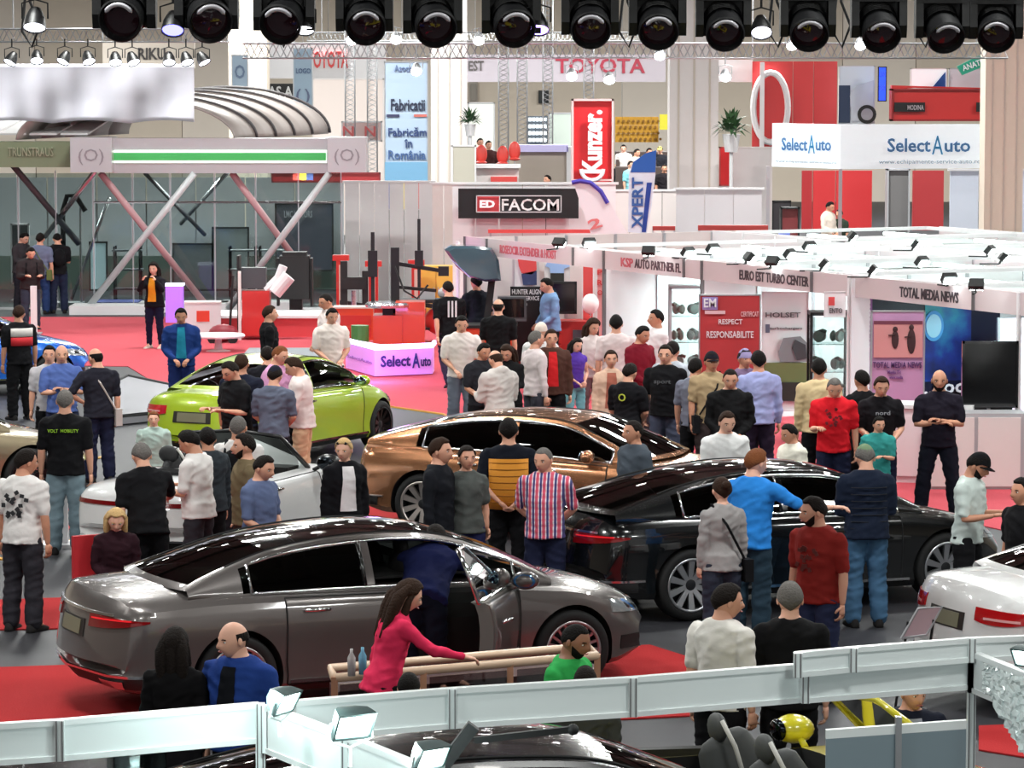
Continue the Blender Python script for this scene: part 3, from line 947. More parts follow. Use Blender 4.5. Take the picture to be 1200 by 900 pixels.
    if S['arc']:
        A = S['arc']; n = 44
        pts = [np.array((a[0], a[1], a[2])) for a in A]
        # Catmull-Rom through the arc points
        def arc(t):
            q = t * (len(pts) - 1); i = min(int(q), len(pts) - 2); f = q - i
            p0 = pts[max(0, i - 1)]; p1 = pts[i]; p2 = pts[i + 1]; p3 = pts[min(len(pts) - 1, i + 2)]
            return .5 * ((2 * p1) + (p2 - p0) * f + (2 * p0 - 5 * p1 + 4 * p2 - p3) * f * f + (3 * p1 - p0 - 3 * p2 + p3) * f ** 3)
        ts = [i / n for i in range(n + 1)]
        vl = [0, .10, .30, .55, .80, .90, 1.0]
        cl = [.14, .30, .55, .80, 1.0]
        cr = S['crown']
        def side(t, v, sd):
            x, y, z = arc(t)
            bz = Spt(x, 9.2, sd); zb0 = bz.z - .01; yb = abs(bz.y) - .0
            yy = yb + (y - yb) * (v ** 1.12) + .022 * math.sin(PI * v); z2 = zb0 + (z - zb0) * v
            return V(x - o0, sd * yy, z2)
        mid = .5
        def top(t, c):            # c 0 at the rail to 1 on the centre line
            x, y, z = arc(t)
            bul = cr * math.sin(PI * min(1, max(0, t * 1.0))) ** .4 * (1 - (1 - c) ** 2)
            fx = .16 * (1 - (1 - c) ** 2)
            xx = x - o0
            ends = 0
            if t < .42: ends = -fx * (1 - t / .42) ** .8
            if t > .62: ends = fx * ((t - .62) / .38) ** .7
            return xx + ends, y * (1 - c), z + bul
        def toppt(t, c, sd):
            X, Y, Z = top(t, c); return V(X, sd * Y, Z)
        sx0, sx1 = S['side']; rg0, rg1 = S['rear_glass']; fg0, fg1 = S['front_glass']
        def inside(x, a, c): return a <= x <= c
        fr = MB(); roofb = MB(); panes = []; rear = MB(); front = MB()
        pill = list(S['pill'])
        cols = [( side, None )]
        vi1, vi2 = 1, 5
        sidewin = {}
        for i in range(n):
            t0, t1 = ts[i], ts[i + 1]; xm = (arc(t0)[0] + arc(t1)[0]) / 2
            for sd in (-1, 1):
                for j in range(len(vl) - 1):
                    q = [side(t0, vl[j], sd), side(t1, vl[j], sd), side(t1, vl[j + 1], sd), side(t0, vl[j + 1], sd)]
                    win = inside(xm, sx0, sx1) and vi1 <= j < vi2 and all(abs(xm - p) > .035 for p in pill)
                    if win:
                        idx = sum(xm > p for p in pill)
                        sidewin.setdefault((sd, idx), MB()).add(q, [(0, 1, 2, 3)])
                    else: fr.add(q, [(0, 1, 2, 3)])
                cs = [0, .12, .35, .6, .8, 1.0]
                for j in range(5):
                    q = [toppt(t0, cs[j], sd), toppt(t1, cs[j], sd), toppt(t1, cs[j + 1], sd), toppt(t0, cs[j + 1], sd)]
                    if j >= 1 and inside(xm, rg0, rg1): rear.add(q, [(0, 1, 2, 3)])
                    elif j >= 1 and inside(xm, fg0, fg1): front.add(q, [(0, 1, 2, 3)])
                    elif j >= 1 and rg1 < xm < fg0: roofb.add(q, [(0, 1, 2, 3)])
                    else: fr.add(q, [(0, 1, 2, 3)])
        def weld(mb, name, m):
            me = mb.mesh(name, flip=False); bm = bmesh.new(); bm.from_mesh(me); bmesh.ops.remove_doubles(bm, verts=bm.verts, dist=.0008)
            bmesh.ops.recalc_face_normals(bm, faces=bm.faces); bm.to_mesh(me); bm.free()
            me.polygons.foreach_set('use_smooth', [True] * len(me.polygons)); me.set_sharp_from_angle(angle=math.radians(40))
            me.materials.append(m); o = bpy.data.objects.new(name, me); col.objects.link(o); o.parent = root; return o
        weld(fr, 'window_frame', pm)
        weld(roofb, 'roof', mat('roof_glass', (22, 18, 18), .06, 0, 1) if black_roof else pm)
        weld(rear, 'rear_window', gm); weld(front, 'windscreen', gm)
        for k_, mb in sidewin.items():
            if open_door == k_[0] and k_[1] == 1: continue
            weld(mb, 'side_window', gm)
        # bright trim round the side glass
        for sd in (-1, 1):
            tt = [t for t in ts if sx0 <= arc(t)[0] <= sx1]
            lo = [side(t, .085, sd) + V(0, sd * .006, 0) for t in tt]; hi = [side(t, .905, sd) + V(0, sd * .006, 0) for t in tt]
            tb = MB(); tb.tube(lo + hi[::-1] + lo[:1], .016, seg=6); tb.build('window_trim', chromem, root, smooth=True)
            for p in pill:
                t = min(ts, key=lambda q: abs(arc(q)[0] - p)); tb = MB()
                tb.tube([side(t, v, sd) + V(0, sd * .004, 0) for v in (.1, .5, .9)], .02, seg=6); tb.build('pillar', black, root, smooth=True)
            tb = MB(); tb.tube([toppt(t, .10, sd) + V(0, 0, .004) for t in ts if sx0 - .1 < arc(t)[0] < sx1 - .3], .007, seg=5); tb.build('roof_joint', dark, root)
        # inside: floor tub, dashboard, seats
        ib = MB(); ib.box(((sx0 + sx1) / 2 - o0, 0, zt(2) + .012), (sx1 - sx0, Wd * .72, .02)); ib.build('cabin_floor', mat('cabin_dark', (18, 17, 17), .8), root)
        ib = MB(); ib.box((S['front_glass'][0] + .12 - o0, 0, zt(2) + .05), (.4, Wd * .70, .10)); ib.build('dashboard', mat('cabin_black', (26, 25, 25), .6), root)
        for xq in ((sx0 + sx1) / 2 + .35, (sx0 + sx1) / 2 - .62):
            for sd in (-1, 1):
                sb = MB(); sb.ell((xq - o0, sd * .38, zt(2) + .02), (.10, .25, .20)); sb.ell((xq - o0 - .02, sd * .38, zt(2) + .235), (.055, .13, .085))
                sb.build('seat', mat('seat_%d_%d_%d' % interior, interior, .7), root, smooth=True)
        # mirror
        for sd in (-1, 1):
            xm_ = fg0 + .38; p = side(min(ts, key=lambda q: abs(arc(q)[0] - xm_)), .12, sd)
            mbm = MB(); mbm.ell(p + V(.02, sd * .17, .06), (.075, .125, .078), 14, 10); mbm.tube([p + V(0, 0, .0), p + V(.02, sd * .10, .03)], .022, seg=6)
            mo = mbm.build('mirror', pm, root, smooth=True)
            g2 = MB(); g2.ell(p + V(-.045, sd * .17, .06), (.012, .105, .062), 14, 8); g2.build('mirror_glass', mat('mirror_face', (150, 175, 190), .03, 1.0), mo, smooth=True)
    else:
        # open roadster: windscreen frame, seats, dash, mirrors
        xw = 2.82 + seats.get('wx', 0.0)
        fm = seats.get('frame', pm); fo = MB()
        base = [Spt(xw + .05, 9.6, 1), Spt(xw + .10, 12, 1) + V(.16, 0, 0), Spt(xw + .05, 9.6, -1)]
        T = [V(xw - o0 - .42, .60, 1.30), V(xw - o0 - .34, 0, 1.34), V(xw - o0 - .42, -.60, 1.30)]
        fo.tube([base[0], T[0] + V(0, 0.01, 0), T[1], T[2], base[2]], [.030, .026, .022, .026, .030], seg=8); fo.build('windscreen_frame', fm, root, smooth=True)
        gb = MB()
        def wp(u, v):
            lo = base[0].lerp(base[1], u * 2) if u < .5 else base[1].lerp(base[2], u * 2 - 1)
            hi = T[0].lerp(T[1], u * 2) if u < .5 else T[1].lerp(T[2], u * 2 - 1)
            return lo.lerp(hi, v)
        gb.grid(wp, 10, 4); gb.build('windscreen', glass('clear_screen', (205, 215, 212), .06), root, smooth=True)
        ib = MB(); ib.box((xw - .18 - o0, 0, .86), (.30, Wd * .70, .16)); ib.build('dashboard', mat('cabin_black', (26, 25, 25), .6), root)
        dxs = seats.get('dx', 0.0); o_keep = o0; o0 = o0 - dxs
        for sd in (-1, 1):
            sb = MB(); sb.tube([V(1.78 - o0, sd * .38, .55), V(1.70 - o0, sd * .38, .82), V(1.60 - o0, sd * .38, 1.05)], [(.23, .12), (.25, .09), (.19, .07)], seg=14, round_ends=True)
            sb.ell((1.56 - o0, sd * .38, 1.15), (.05, .13, .10)); sb.ell((1.98 - o0, sd * .38, .62), (.28, .25, .10))
            so = sb.build('seat', mat('seat_%d_%d_%d' % interior, interior, .6), root, smooth=True)
            pb = MB(); pb.tube([V(1.70 - o0 + .02, sd * .38 - .22, .66), V(1.60 - o0, sd * .38 - .20, 1.06), V(1.54 - o0, sd * .38 - .12, 1.22)], .016, seg=6); pb.build('seat_piping', mat('piping_pale', (196, 194, 188), .5), so, smooth=True)
            p = Spt(2.84, 9, sd); kx = 1.25 if dxs else 1.0; mbm = MB()
            mbm.ell(p + V(.0, sd * .19, .09), (.09 * kx * kx, .15, .10), 14, 10); mbm.tube([p, p + V(0, sd * .1, .05)], .025, seg=6)
            mo = mbm.build('mirror', fm, root, smooth=True)
            g2 = MB(); g2.ell(p + V(-.075 * kx * kx, sd * .19, .09), (.03 * kx, .115, .075), 14, 8); g2.build('mirror_glass', mat('mirror_dark', (40, 44, 48), .05, 1.0), mo, smooth=True)
        o0 = o_keep
        st = MB(); st.lathe([(.16 + .014 * math.cos(a), .014 * math.sin(a)) for a in [2 * PI * i / 8 for i in range(9)]], 'X', c=(xw - .42 - o0, .38, .88), seg=20); st.build('steering_wheel', trim, root, smooth=True)
        rb = MB(); rb.box((1.35 - o0, 0, 1.0), (.10, Wd * .72, .04)); rb.build('roll_bar', fm, root)
    # wheels
    ty, rm, sp = wheel_parts(Rw, S['rim'], S['spokes'], wheel[0])
    wm = mat('alloy_%d_%d_%d' % wheel[1], wheel[1], .3, .85)
    rub = mat('rubber', (20, 20, 21), .75)
    nsp = {'multi': 20, 'five': 5, 'ten': 10}[wheel[0]]
    for nm, x, sd in (('rr', ro, -1), ('fr', ro + wb, -1), ('rl', ro, 1), ('fl', ro + wb, 1)):
        if nm not in wheels_vis: continue
        we = bpy.data.objects.new('wheel', None); col.objects.link(we); we.parent = root; we.empty_display_size = .1
        we.location = (x - o0, sd * (Wd / 2 - .135), Rw); we.rotation_euler = (0, 0, 0 if sd == -1 else PI)
        link('tyre', ty, we, rub); link('rim', rm, we, mat('rim_barrel', (52, 53, 56), .4, .7)); 
        lb = ('rim_lip', Rw, S['rim'])
        if lb not in STATIC:
            q = MB(); q.lathe([(S['rim'] - .022, -.108), (S['rim'] - .016, -.120), (S['rim'] + .006, -.121), (S['rim'] + .008, -.10)], 'Y', seg=40); STATIC[lb] = q.mesh('rim_lip', True)
        link('rim_lip', STATIC[lb], we, wm)
        if sd == -1:
            for i in range(nsp):
                so = link('spoke', sp, we, wm); so.rotation_euler = (0, 2 * PI * i / nsp, 0)
    return root, (Spt, o0, S)

def car_at(px, py, px2, py2, spec):
    """pose from the contact points of the two near wheels in the photograph"""
    S = SPECS[spec]; a, b_ = G(px, py), G(px2, py2); d = (b_ - a).normalized()
    left = V(-d.y, d.x, 0)
    m = (a + b_) / 2 + left * (S['W'] / 2 - .13)
    return V(m.x, m.y, 0), math.atan2(d.y, d.x), (b_ - a).length, S['wb']
# ---------------------------------------------------------------- the hall shell
def struct(o): o['kind'] = 'structure'; return o
floor_m = mat('floor_grey', (44, 44, 49), .55, noise=.12, bump=.05, scale=3.0)
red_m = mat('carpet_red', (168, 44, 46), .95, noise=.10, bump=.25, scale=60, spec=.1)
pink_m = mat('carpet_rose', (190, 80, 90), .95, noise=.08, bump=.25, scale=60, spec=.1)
b = MB(); b.box((0, 75, -.05), (130, 190, .1)); struct(b.build('floor', floor_m))
cream = mat('wall_cream', (214, 200, 184), .9, noise=.04, scale=1.5)
cream2 = mat('wall_cream_pale', (224, 212, 200), .9, noise=.04, scale=1.5)
ceil_m = mat('ceiling_brown', (92, 82, 76), .9, noise=.1, scale=1.0)
wb_ = struct(empty('wall_back'))
b = MB()
for i in range(26):
    b = MB(); b.box((-39 + i * 3.0, 140.2, 6.8), (2.97, .3, 13.6)); b.build('wall_panel', cream if i % 3 else cream2, wb_)
b = MB()
for sx in (-1, 1):
    b = MB(); b.box((sx * 40, 70, 6.8), (.3, 140, 13.6)); struct(b.build('wall_left' if sx < 0 else 'wall_right', cream))
b = MB(); b.box((0, 68, 13.7), (80, 146, .2)); ce = struct(b.build('ceiling', ceil_m))
for i in range(12):
    b = MB(); b.box((0, 8 + i * 11.5, 13.1), (80, .35, 1.0)); b.build('roof_beam', mat('beam_brown', (74, 66, 62), .8), ce)
lampm = mat('lamp_face', (255, 250, 244), .5, emit=14)
shadem = mat('lamp_housing', (120, 120, 122), .5, .5)
for j, yy in enumerate((14, 27, 40, 53, 66, 82, 100, 118)):
    for i, xx in enumerate((-14, -4.5, 4.5, 14)):
        X = xx * (1 + yy / 200)
        o = empty('hall_lamp', (X, yy + .6, 10.7), 0, 'flat rectangular hall lamp hanging from the roof above the stands', 'lamp', 'lamps under the hall roof')
        b = MB(); b.box((0, 0, .1), (2.3, .5, .12)); b.tube([(-.9, 0, .1), (-.9, 0, 2.8)], .012, 6); b.tube([(.9, 0, .1), (.9, 0, 2.8)], .012, 6); b.build('housing', shadem, o)
        b = MB(); b.box((0, 0, .03), (2.2, .42, .02)); b.build('lamp_face', lampm, o)
# round show lamps, whose points shine in the car paint
ptm = mat('show_lamp_face', (255, 252, 246), .5, emit=60)
for j in range(9):
    for i in range(8):
        X = -12 + i * 3.5 + (j % 2) * 1.6; Y_ = 34 + j * 5.6
        o = empty('round_lamp', (X, Y_, 8.6 + (i % 3) * .5), 0, 'small round show lamp on a thin rod under the roof', 'lamp', 'round show lamps')
        b = MB(); b.lathe([(0, .22), (.08, .2), (.16, .05), (.17, 0)], 'Z', seg=12); b.tube([(0, 0, .2), (0, 0, 4.6)], .01, 5); b.build('housing', shadem, o)
        b = MB(); b.lathe([(0, .02), (.15, .01)], 'Z', seg=12); b.build('lamp_face', ptm, o)

# columns and bulkheads at the back
def slab(name, x0, y0, x1, y1, Y, depth, m, parent=None, bottom=None):
    """a block facing the camera whose front face has depth Y and covers this part of the view"""
    a, c = W(x0, y0, Y), W(x1, y1, Y)
    z1, z0 = a.z, (c.z if bottom is None else bottom)
    b = MB(); b.box(((a.x + c.x) / 2, Y + depth / 2, (z0 + z1) / 2), (abs(c.x - a.x), depth, abs(z1 - z0)))
    return b.build(name, m, parent)
white_m = mat('panel_white', (222, 220, 222), .7, noise=.02, scale=4)
white2 = mat('panel_white_warm', (216, 208, 206), .7, noise=.02, scale=4)
greyw = mat('panel_grey', (168, 168, 172), .6)
alu = mat('aluminium', (190, 192, 196), .35, .8)
steel = mat('steel_bright', (214, 214, 220), .22, .9)
blackm = mat('matt_black', (17, 17, 19), .6)
blackg = mat('shiny_black', (12, 12, 14), .12, 0, 1)
def column(x0, x1, Y, m, label):
    a, c = W(x0, 100, Y), W(x1, 100, Y); w = c.x - a.x
    o = empty('column', ((a.x + c.x) / 2, Y + w / 2, 0), 0, label, 'column', 'hall columns')
    b = MB(); b.box((0, 0, 6.8), (w, w, 13.6)); b.build('shaft', m, o)
    b = MB()
    for k in (-.32, 0, .32): b.box((w * k, -w / 2 - .01, 6.8), (w * .04, .03, 13.6))
    b.build('flute', mat('column_line', (196, 184, 172), .8), o)
    b = MB(); b.box((0, 0, .3), (w * 1.12, w * 1.12, .6)); b.build('plinth', greyw, o)
column(268, 313, 104, cream, 'tall cream column behind the arched canopy')
column(505, 547, 104, white2, 'tall pale column right of the flag banner')
column(785, 842, 96, white2, 'wide pale column behind the white booth wall, right of the seating')
column(1155, 1200, 78, cream, 'cream column at the right edge beside the two-sided white sign')

def bulkhead(x0, y0, x1, y1, Y, m, label, texts=(), cat='sign', name='bulkhead_sign'):
    o = empty(name, (0, 0, 0), 0, label, cat)
    slab('board', x0, y0, x1, y1, Y, .25, m, o)
    a = W(x0, y0, Y); c = W(x1, y1, Y)
    b = MB()
    b.bar((a.x, Y + .1, a.z), (a.x, Y + .1, 13.5), .04); b.bar((c.x, Y + .1, a.z), (c.x, Y + .1, 13.5), .04); b.build('hanger', alu, o)
    for (t, tx0, ty0, tx1, ty1, cc) in texts:
        p, q = W(tx0, ty0, Y), W(tx1, ty1, Y)
        lettering(t, o, mat('ink_%d_%d_%d' % cc, cc, .5), ((p.x + q.x) / 2, Y, (p.z + q.z) / 2), abs(q.x - p.x), abs(q.z - p.z), bold=.02, depth=.05)
    return o
bulkhead(312, 52, 452, 92, 118, white_m, 'white bulkhead with red lettering left of the flag banner', [('TOYOTA', 360, 60, 408, 80, (200, 60, 60))])
bulkhead(546, 64, 780, 96, 112, mat('panel_lilac', (214, 204, 214), .7), 'long pale bulkhead with red lettering behind the truss', [('TOYOTA', 651, 68, 756, 86, (196, 60, 84)), ('EST', 549, 71, 567, 83, (110, 104, 104))])
bulkhead(120, 48, 228, 80, 110, cream2, 'cream board with dark lettering behind the white drape', [('RIKU', 162, 56, 194, 70, (70, 66, 66))])
bulkhead(312, 98, 345, 118, 116, blackm, 'small black board with pale letters behind the canopy', [('AS A', 314, 101, 343, 114, (200, 200, 200))])
bulkhead(840, 70, 882, 96, 100, white_m, 'short white board right of the wide pale column')

# door openings, shelves, small frames on the far wall
for i, (x0, y0, x1, y1, cc, lb) in enumerate(((414, 90, 425, 118, (176, 164, 150), 'narrow brown shutter on the far wall, left one'), (433, 92, 439, 118, (160, 150, 140), 'narrow brown shutter on the far wall, right one'),
        (550, 96, 560, 120, (170, 160, 150), 'narrow shutter right of the pale column'), (631, 106, 643, 121, (50, 52, 54), 'small black loudspeaker on the far wall'))):
    o = empty('wall_shutter' if i != 3 else 'loudspeaker', (0, 0, 0), 0, lb, 'shutter' if i != 3 else 'loudspeaker')
    slab('frame', x0, y0, x1, y1, 139.8, .25, mat('shutter_%d' % i, cc, .7), o)
    slab('panel', x0 + 1.5, y0 + 2, x1 - 1.5, y1 - 2, 139.7, .1, mat('shutter_in_%d' % i, tuple(int(v * .85) for v in cc), .6), o)

# ---------------------------------------------------------------- carpets
def rug(name, pts, z, m, label):
    o = polyplate(name, [G(*p) for p in pts], z - .012 if z > .012 else 0.001, z, m); tag(o, label, 'carpet'); return o
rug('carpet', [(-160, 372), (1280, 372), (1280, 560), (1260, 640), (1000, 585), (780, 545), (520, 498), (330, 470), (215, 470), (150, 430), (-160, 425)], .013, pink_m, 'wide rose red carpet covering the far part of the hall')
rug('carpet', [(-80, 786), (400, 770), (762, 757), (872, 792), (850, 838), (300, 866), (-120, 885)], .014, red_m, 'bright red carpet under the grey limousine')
rug('carpet', [(-60, 706), (60, 702), (420, 690), (470, 712), (60, 738), (-60, 740)], .014, red_m, 'narrow red carpet strip behind the grey limousine')
rug('carpet', [(40, 578), (330, 560), (600, 556), (640, 606), (330, 614), (60, 622)], .014, red_m, 'red carpet strip between the lime coupe and the white roadster')
rug('carpet', [(1147, 852), (1300, 846), (1300, 905), (1147, 880)], .014, red_m, 'red carpet corner at the lower right behind the post')
# low turning platform with a yellow edge under the lime coupe
o = empty('platform', (0, 0, 0), 0, 'dark low platform with yellow edge under the lime coupe', 'platform')
pp = [G(*p) for p in ((165, 520), (330, 462), (520, 490), (600, 536), (450, 575), (300, 590), (180, 575))]
polyplate('deck', pp, .02, .05, mat('deck_dark', (46, 46, 48), .6), o)
b = MB(); b.tube([V(p.x, p.y, .055) for p in pp + [pp[0]]], .022, 6); b.build('edge_band', mat('edge_yellow', (206, 150, 40), .6), o)
o = empty('platform', (0, 0, 0), 0, 'pale grey ramp with dark rim left of the lime coupe', 'ramp')
pp = [G(*p) for p in ((150, 450), (205, 462), (205, 492), (130, 500), (110, 470))]
polyplate('deck', pp, .02, .14, mat('ramp_grey', (132, 132, 138), .6), o)
b = MB(); b.tube([V(p.x, p.y, .145) for p in pp + [pp[0]]], .03, 6); b.build('rim', blackm, o)
for (a, c, lb) in (((-10, 524), (20, 532), 'leftmost yellow floor line piece under the bronze car'), ((40, 545), (58, 537), 'yellow floor line piece behind the black shirt man'), ((108, 538), (122, 536), 'yellow floor line piece near the dark trousers man'), ((68, 640), (93, 632), 'yellow floor line piece by the blonde seated woman'), ((-4, 655), (8, 656), 'short yellow floor line at the left edge')):
    p, q = G(*a), G(*c); b = MB(); b.bar((p.x, p.y, .008), (q.x, q.y, .008), .12, .012); tag(b.build('floor_marking', mat('edge_yellow', (206, 150, 40), .6)), lb, 'marking')

# ---------------------------------------------------------------- trusses
def truss(a, b_, size, m, label, posts=True, group=None):
    a, b_ = Vector(a), Vector(b_); o = empty('truss', (0, 0, 0), 0, label, 'truss', group)
    d = (b_ - a); L = d.length; d.normalize(); up = V(0, 0, 1); s = d.cross(up).normalized() * size / 2; u = up * size / 2
    cs = [s + u, -s + u, -s - u, s - u]
    for c in cs:
        q = MB(); q.tube([a + c, b_ + c], size * .075, 6); q.build('chord', m, o, smooth=True)
    q = MB(); n = max(2, int(L / size)); 
    for i in range(n):
        p0 = a + d * (L * i / n); p1 = a + d * (L * (i + .5) / n); p2 = a + d * (L * (i + 1) / n)
        for k in range(4):
            c0, c1 = cs[k], cs[(k + 1) % 4]
            q.tube([p0 + c0, p1 + c1], size * .035, 5); q.tube([p1 + c1, p2 + c0], size * .035, 5)
    br = q.build('brace', m, o); br['kind'] = 'stuff'
    if posts:
        q = MB()
        for t in (.04, .35, .65, .96):
            p = a + d * L * t; q.tube([p + u, V(p.x, p.y, 13.6)], .012, 5)
        q.build('hanging_cable', alu, o)
    return o
def truss_px(x0, x1, y0, y1, Y, label, **k):
    a, c = W(x0, (y0 + y1) / 2, Y), W(x1, (y0 + y1) / 2, Y); return truss(a, c, (y1 - y0) * Y / FPX, alu, label, **k)
truss_px(-120, 268, 34, 49, 53, 'silver truss above the white drape at upper left')
truss_px(285, 1180, 51, 68, 66, 'long silver truss behind the row of black stage lights')
truss_px(360, 790, 38, 48, 84, 'thin silver truss behind the long truss')
truss_px(-150, 1350, -62, -40, 28, 'silver truss that carries the big black stage lights')
for x in (410, 436, 590, 612, 642, 690):
    a = W(x, 60, 100); o = truss((a.x, 100, 0), (a.x, 100.01, 9.5), .28, alu, {410: 'slim upright truss post just left of the flag banner', 436: 'slim upright truss post touching the flag banner', 590: 'slim upright truss post left of the red chairs', 612: 'slim upright truss post right of the red chairs', 642: 'slim upright truss post beside the rack of small lamps', 690: 'slim upright truss post behind the red sign tower'}[x], posts=False, group='upright truss posts')

# ---------------------------------------------------------------- stage lights
housing = mat('fixture_black', (14, 14, 16), .42, bump=.1)
lens_m = mat('lens_dark', (44, 18, 26), .08, .2, 1)
rim_highlight_m = mat('lens_highlight', (196, 194, 200), .25)
def moving_head(px, py, s, tilt, pan, label):
    Y = 28; p = W(px, py, Y)
    o = empty('stage_light', (p.x, Y, p.z), 0, label, 'stage light', 'big black moving stage lights')
    k = s / 62.0
    b = MB(); b.box((0, 0, .34 * k), (.36 * k, .26, .14 * k)); b.box((0, 0, .46 * k), (.26 * k, .18, .10 * k)); b.tube([(0, 0, .44 * k), (0, 0, 6.62 - p.z)], .02, 8); b.build('base_box', housing, o)
    b = MB()
    for sd in (-1, 1):
        b.prism([(sd * .215 * k, -.07, .27 * k), (sd * .215 * k, .07, .27 * k), (sd * .215 * k, .09, .0), (sd * .215 * k, .05, -.11 * k), (sd * .215 * k, -.05, -.11 * k), (sd * .215 * k, -.09, 0)], (-.04 * k, 0, 0), (.03 * k, 0, 0))
    b.box((0, 0, .245 * k), (.49 * k, .16, .06 * k)); b.box((0, .17, .08 * k), (.42 * k, .12, .36 * k)); b.build('yoke', housing, o)
    R = Matrix.Rotation(math.radians(pan), 3, 'Z') @ Matrix.Rotation(math.radians(tilt), 3, 'X')
    b = MB(); b.lathe([(0, .20), (.09 * k, .20), (.155 * k, .14), (.165 * k, .0), (.172 * k, -.10), (.178 * k, -.17), (.165 * k, -.18), (.150 * k, -.155), (.145 * k, -.12)], 'Y', seg=28, R=R)
    hd = b.build('lamp_head', housing, o, angle=35)
    b = MB(); b.lathe([(0, -.145), (.07 * k, -.14), (.145 * k, -.12)], 'Y', seg=24, R=R); b.build('lens', lens_m, hd, smooth=True)
    b = MB()
    for i in range(14):
        a = math.radians(35 + 110 * i / 13)
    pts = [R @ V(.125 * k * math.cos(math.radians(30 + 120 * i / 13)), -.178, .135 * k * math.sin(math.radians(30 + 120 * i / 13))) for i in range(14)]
    b.tube(pts, [.006] + [.02 * k] * 12 + [.006], 6); b.build('rim_highlight', rim_highlight_m, hd, smooth=True)  # pale arc modelled as the highlight along the top of the front bezel
    b = MB()
    for i in range(5):
        b.lathe([(.168 * k, .02 + i * .022), (.176 * k, .025 + i * .022), (.176 * k, .033 + i * .022), (.168 * k, .038 + i * .022)], 'Y', seg=20, R=R)
    b.build('cooling_fin', housing, hd)
for i, (x, y, s, t, pn, lb) in enumerate((
    (147, 17, 64, 18, -10, 'big black stage light, leftmost of the large ones'), (243, 18, 64, 20, 14, 'big black stage light just left of the cream column'),
    (334, 20, 62, 22, -12, 'big black stage light beside a bright white lamp, above the canopy'), (428, 22, 58, 24, 4, 'big black stage light left of the flag banner'),
    (508, 24, 60, 24, 10, 'big black stage light right of the flag banner'), (600, 24, 60, 24, 10, 'big black stage light left of the violet lamp'),
    (692, 26, 58, 24, 0, 'big black stage light right of the violet lamp'), (771, 27, 58, 26, 0, 'big black stage light with a hanging bright lamp right below'),
    (848, 29, 56, 28, 2, 'big black stage light in front of the wide pale column'), (947, 29, 56, 30, 0, 'big black stage light above the red round sign'),
    (1030, 30, 56, 32, 4, 'big black stage light above the white car poster'), (1104, 31, 54, 34, 8, 'big black stage light above the red wall sign'),
    (1167, 32, 54, 26, -6, 'big black stage light at the right edge'))):
    moving_head(x, y, s, t, pn, lb)
def par_lamp(px, py, w, Y, tiltdeg, label, glow=(255, 255, 255), strength=14, pan=0, group=None, topz=None, name='spot_lamp', m=housing):
    p = W(px, py, Y); k = w * Y / FPX
    o = empty(name, (p.x, Y, p.z), 0, label, 'lamp', group)
    R = Matrix.Rotation(math.radians(pan), 3, 'Z') @ Matrix.Rotation(math.radians(tiltdeg), 3, 'X')
    b = MB(); b.lathe([(0, .45 * k), (.22 * k, .42 * k), (.30 * k, .25 * k), (.40 * k, 0), (.46 * k, -.42 * k), (.43 * k, -.42 * k), (.38 * k, -.30 * k)], 'Y', seg=18, R=R); b.build('can', m, o, angle=35)
    b = MB(); b.lathe([(0, -.38 * k), (.42 * k, -.36 * k)], 'Y', seg=18, R=R); b.build('lamp_face', mat('glow_%d_%d_%d_%d' % (*glow, strength), glow, .5, emit=strength), o)
    b = MB(); tz = (.95 * k if topz is None else topz - p.z)
    b.tube([(-.5 * k, 0, 0), (-.5 * k, 0, .6 * k), (0, 0, .75 * k), (.5 * k, 0, .6 * k), (.5 * k, 0, 0)], .035 * k, 6); b.tube([(0, 0, .75 * k), (0, 0, tz)], .05 * k, 6); b.build('bracket', m, o)
    return o
for x, y, w, t, lb, g in ((41, 22, 30, 62, 'bright white wash lamp at the upper left corner', (235, 240, 255)), (203, 26, 30, 55, 'black wash lamp between the two left stage lights', (90, 90, 190)),
        (357, 27, 26, 60, 'bright white wash lamp above the canopy, by a black stage light', (245, 248, 255)), (631, 26, 28, 58, 'violet glowing wash lamp in the middle of the row', (170, 140, 255)), (892, 30, 28, 50, 'wash lamp with small white diodes right of the wide column', (220, 220, 235))):
    par_lamp(x, y, w, 28, t, lb, g, 7, topz=6.3)
for i, (x, y, pn, gl) in enumerate(((14, 68, -40, 8), (43, 66, 10, 8), (76, 67, -35, 6), (103, 67, 30, 5), (135, 68, 12, 9), (155, 68, 35, 7), (198, 68, 10, 3), (218, 68, 30, 6), (237, 68, 55, 6))):
    par_lamp(x, y, 17, 52.6, 55, ('small black spot lamp, number %s from the left under the truss over the drape' % ('one', 'two', 'three', 'four', 'five', 'six', 'seven', 'eight', 'nine')[i]), (240, 242, 255), gl, pan=pn, topz=5.9)
for i, (x, y, lb) in enumerate(((488, 80, 'bright lamp hanging in front of the flag banner'), (773, 62, 'bright lamp below the stage light left of the wide column'), (412, 44, 'small bright lamp left of the flag banner'), (464, 43, 'small bright lamp above the flag banner'),
        (561, 44, 'small bright lamp right of the pale column'), (670, 86, 'bright lamp under the lilac bulkhead, left one'), (714, 90, 'bright lamp under the lilac bulkhead, right one'), (850, 87, 'bright lamp beside the short white board'), (928, 50, 'bright lamp above the red round sign'), (1008, 50, 'bright lamp above the white car poster'))):
    par_lamp(x, y, 15, 64, 40, lb, (240, 255, 255), 30, topz=5.9, m=alu)
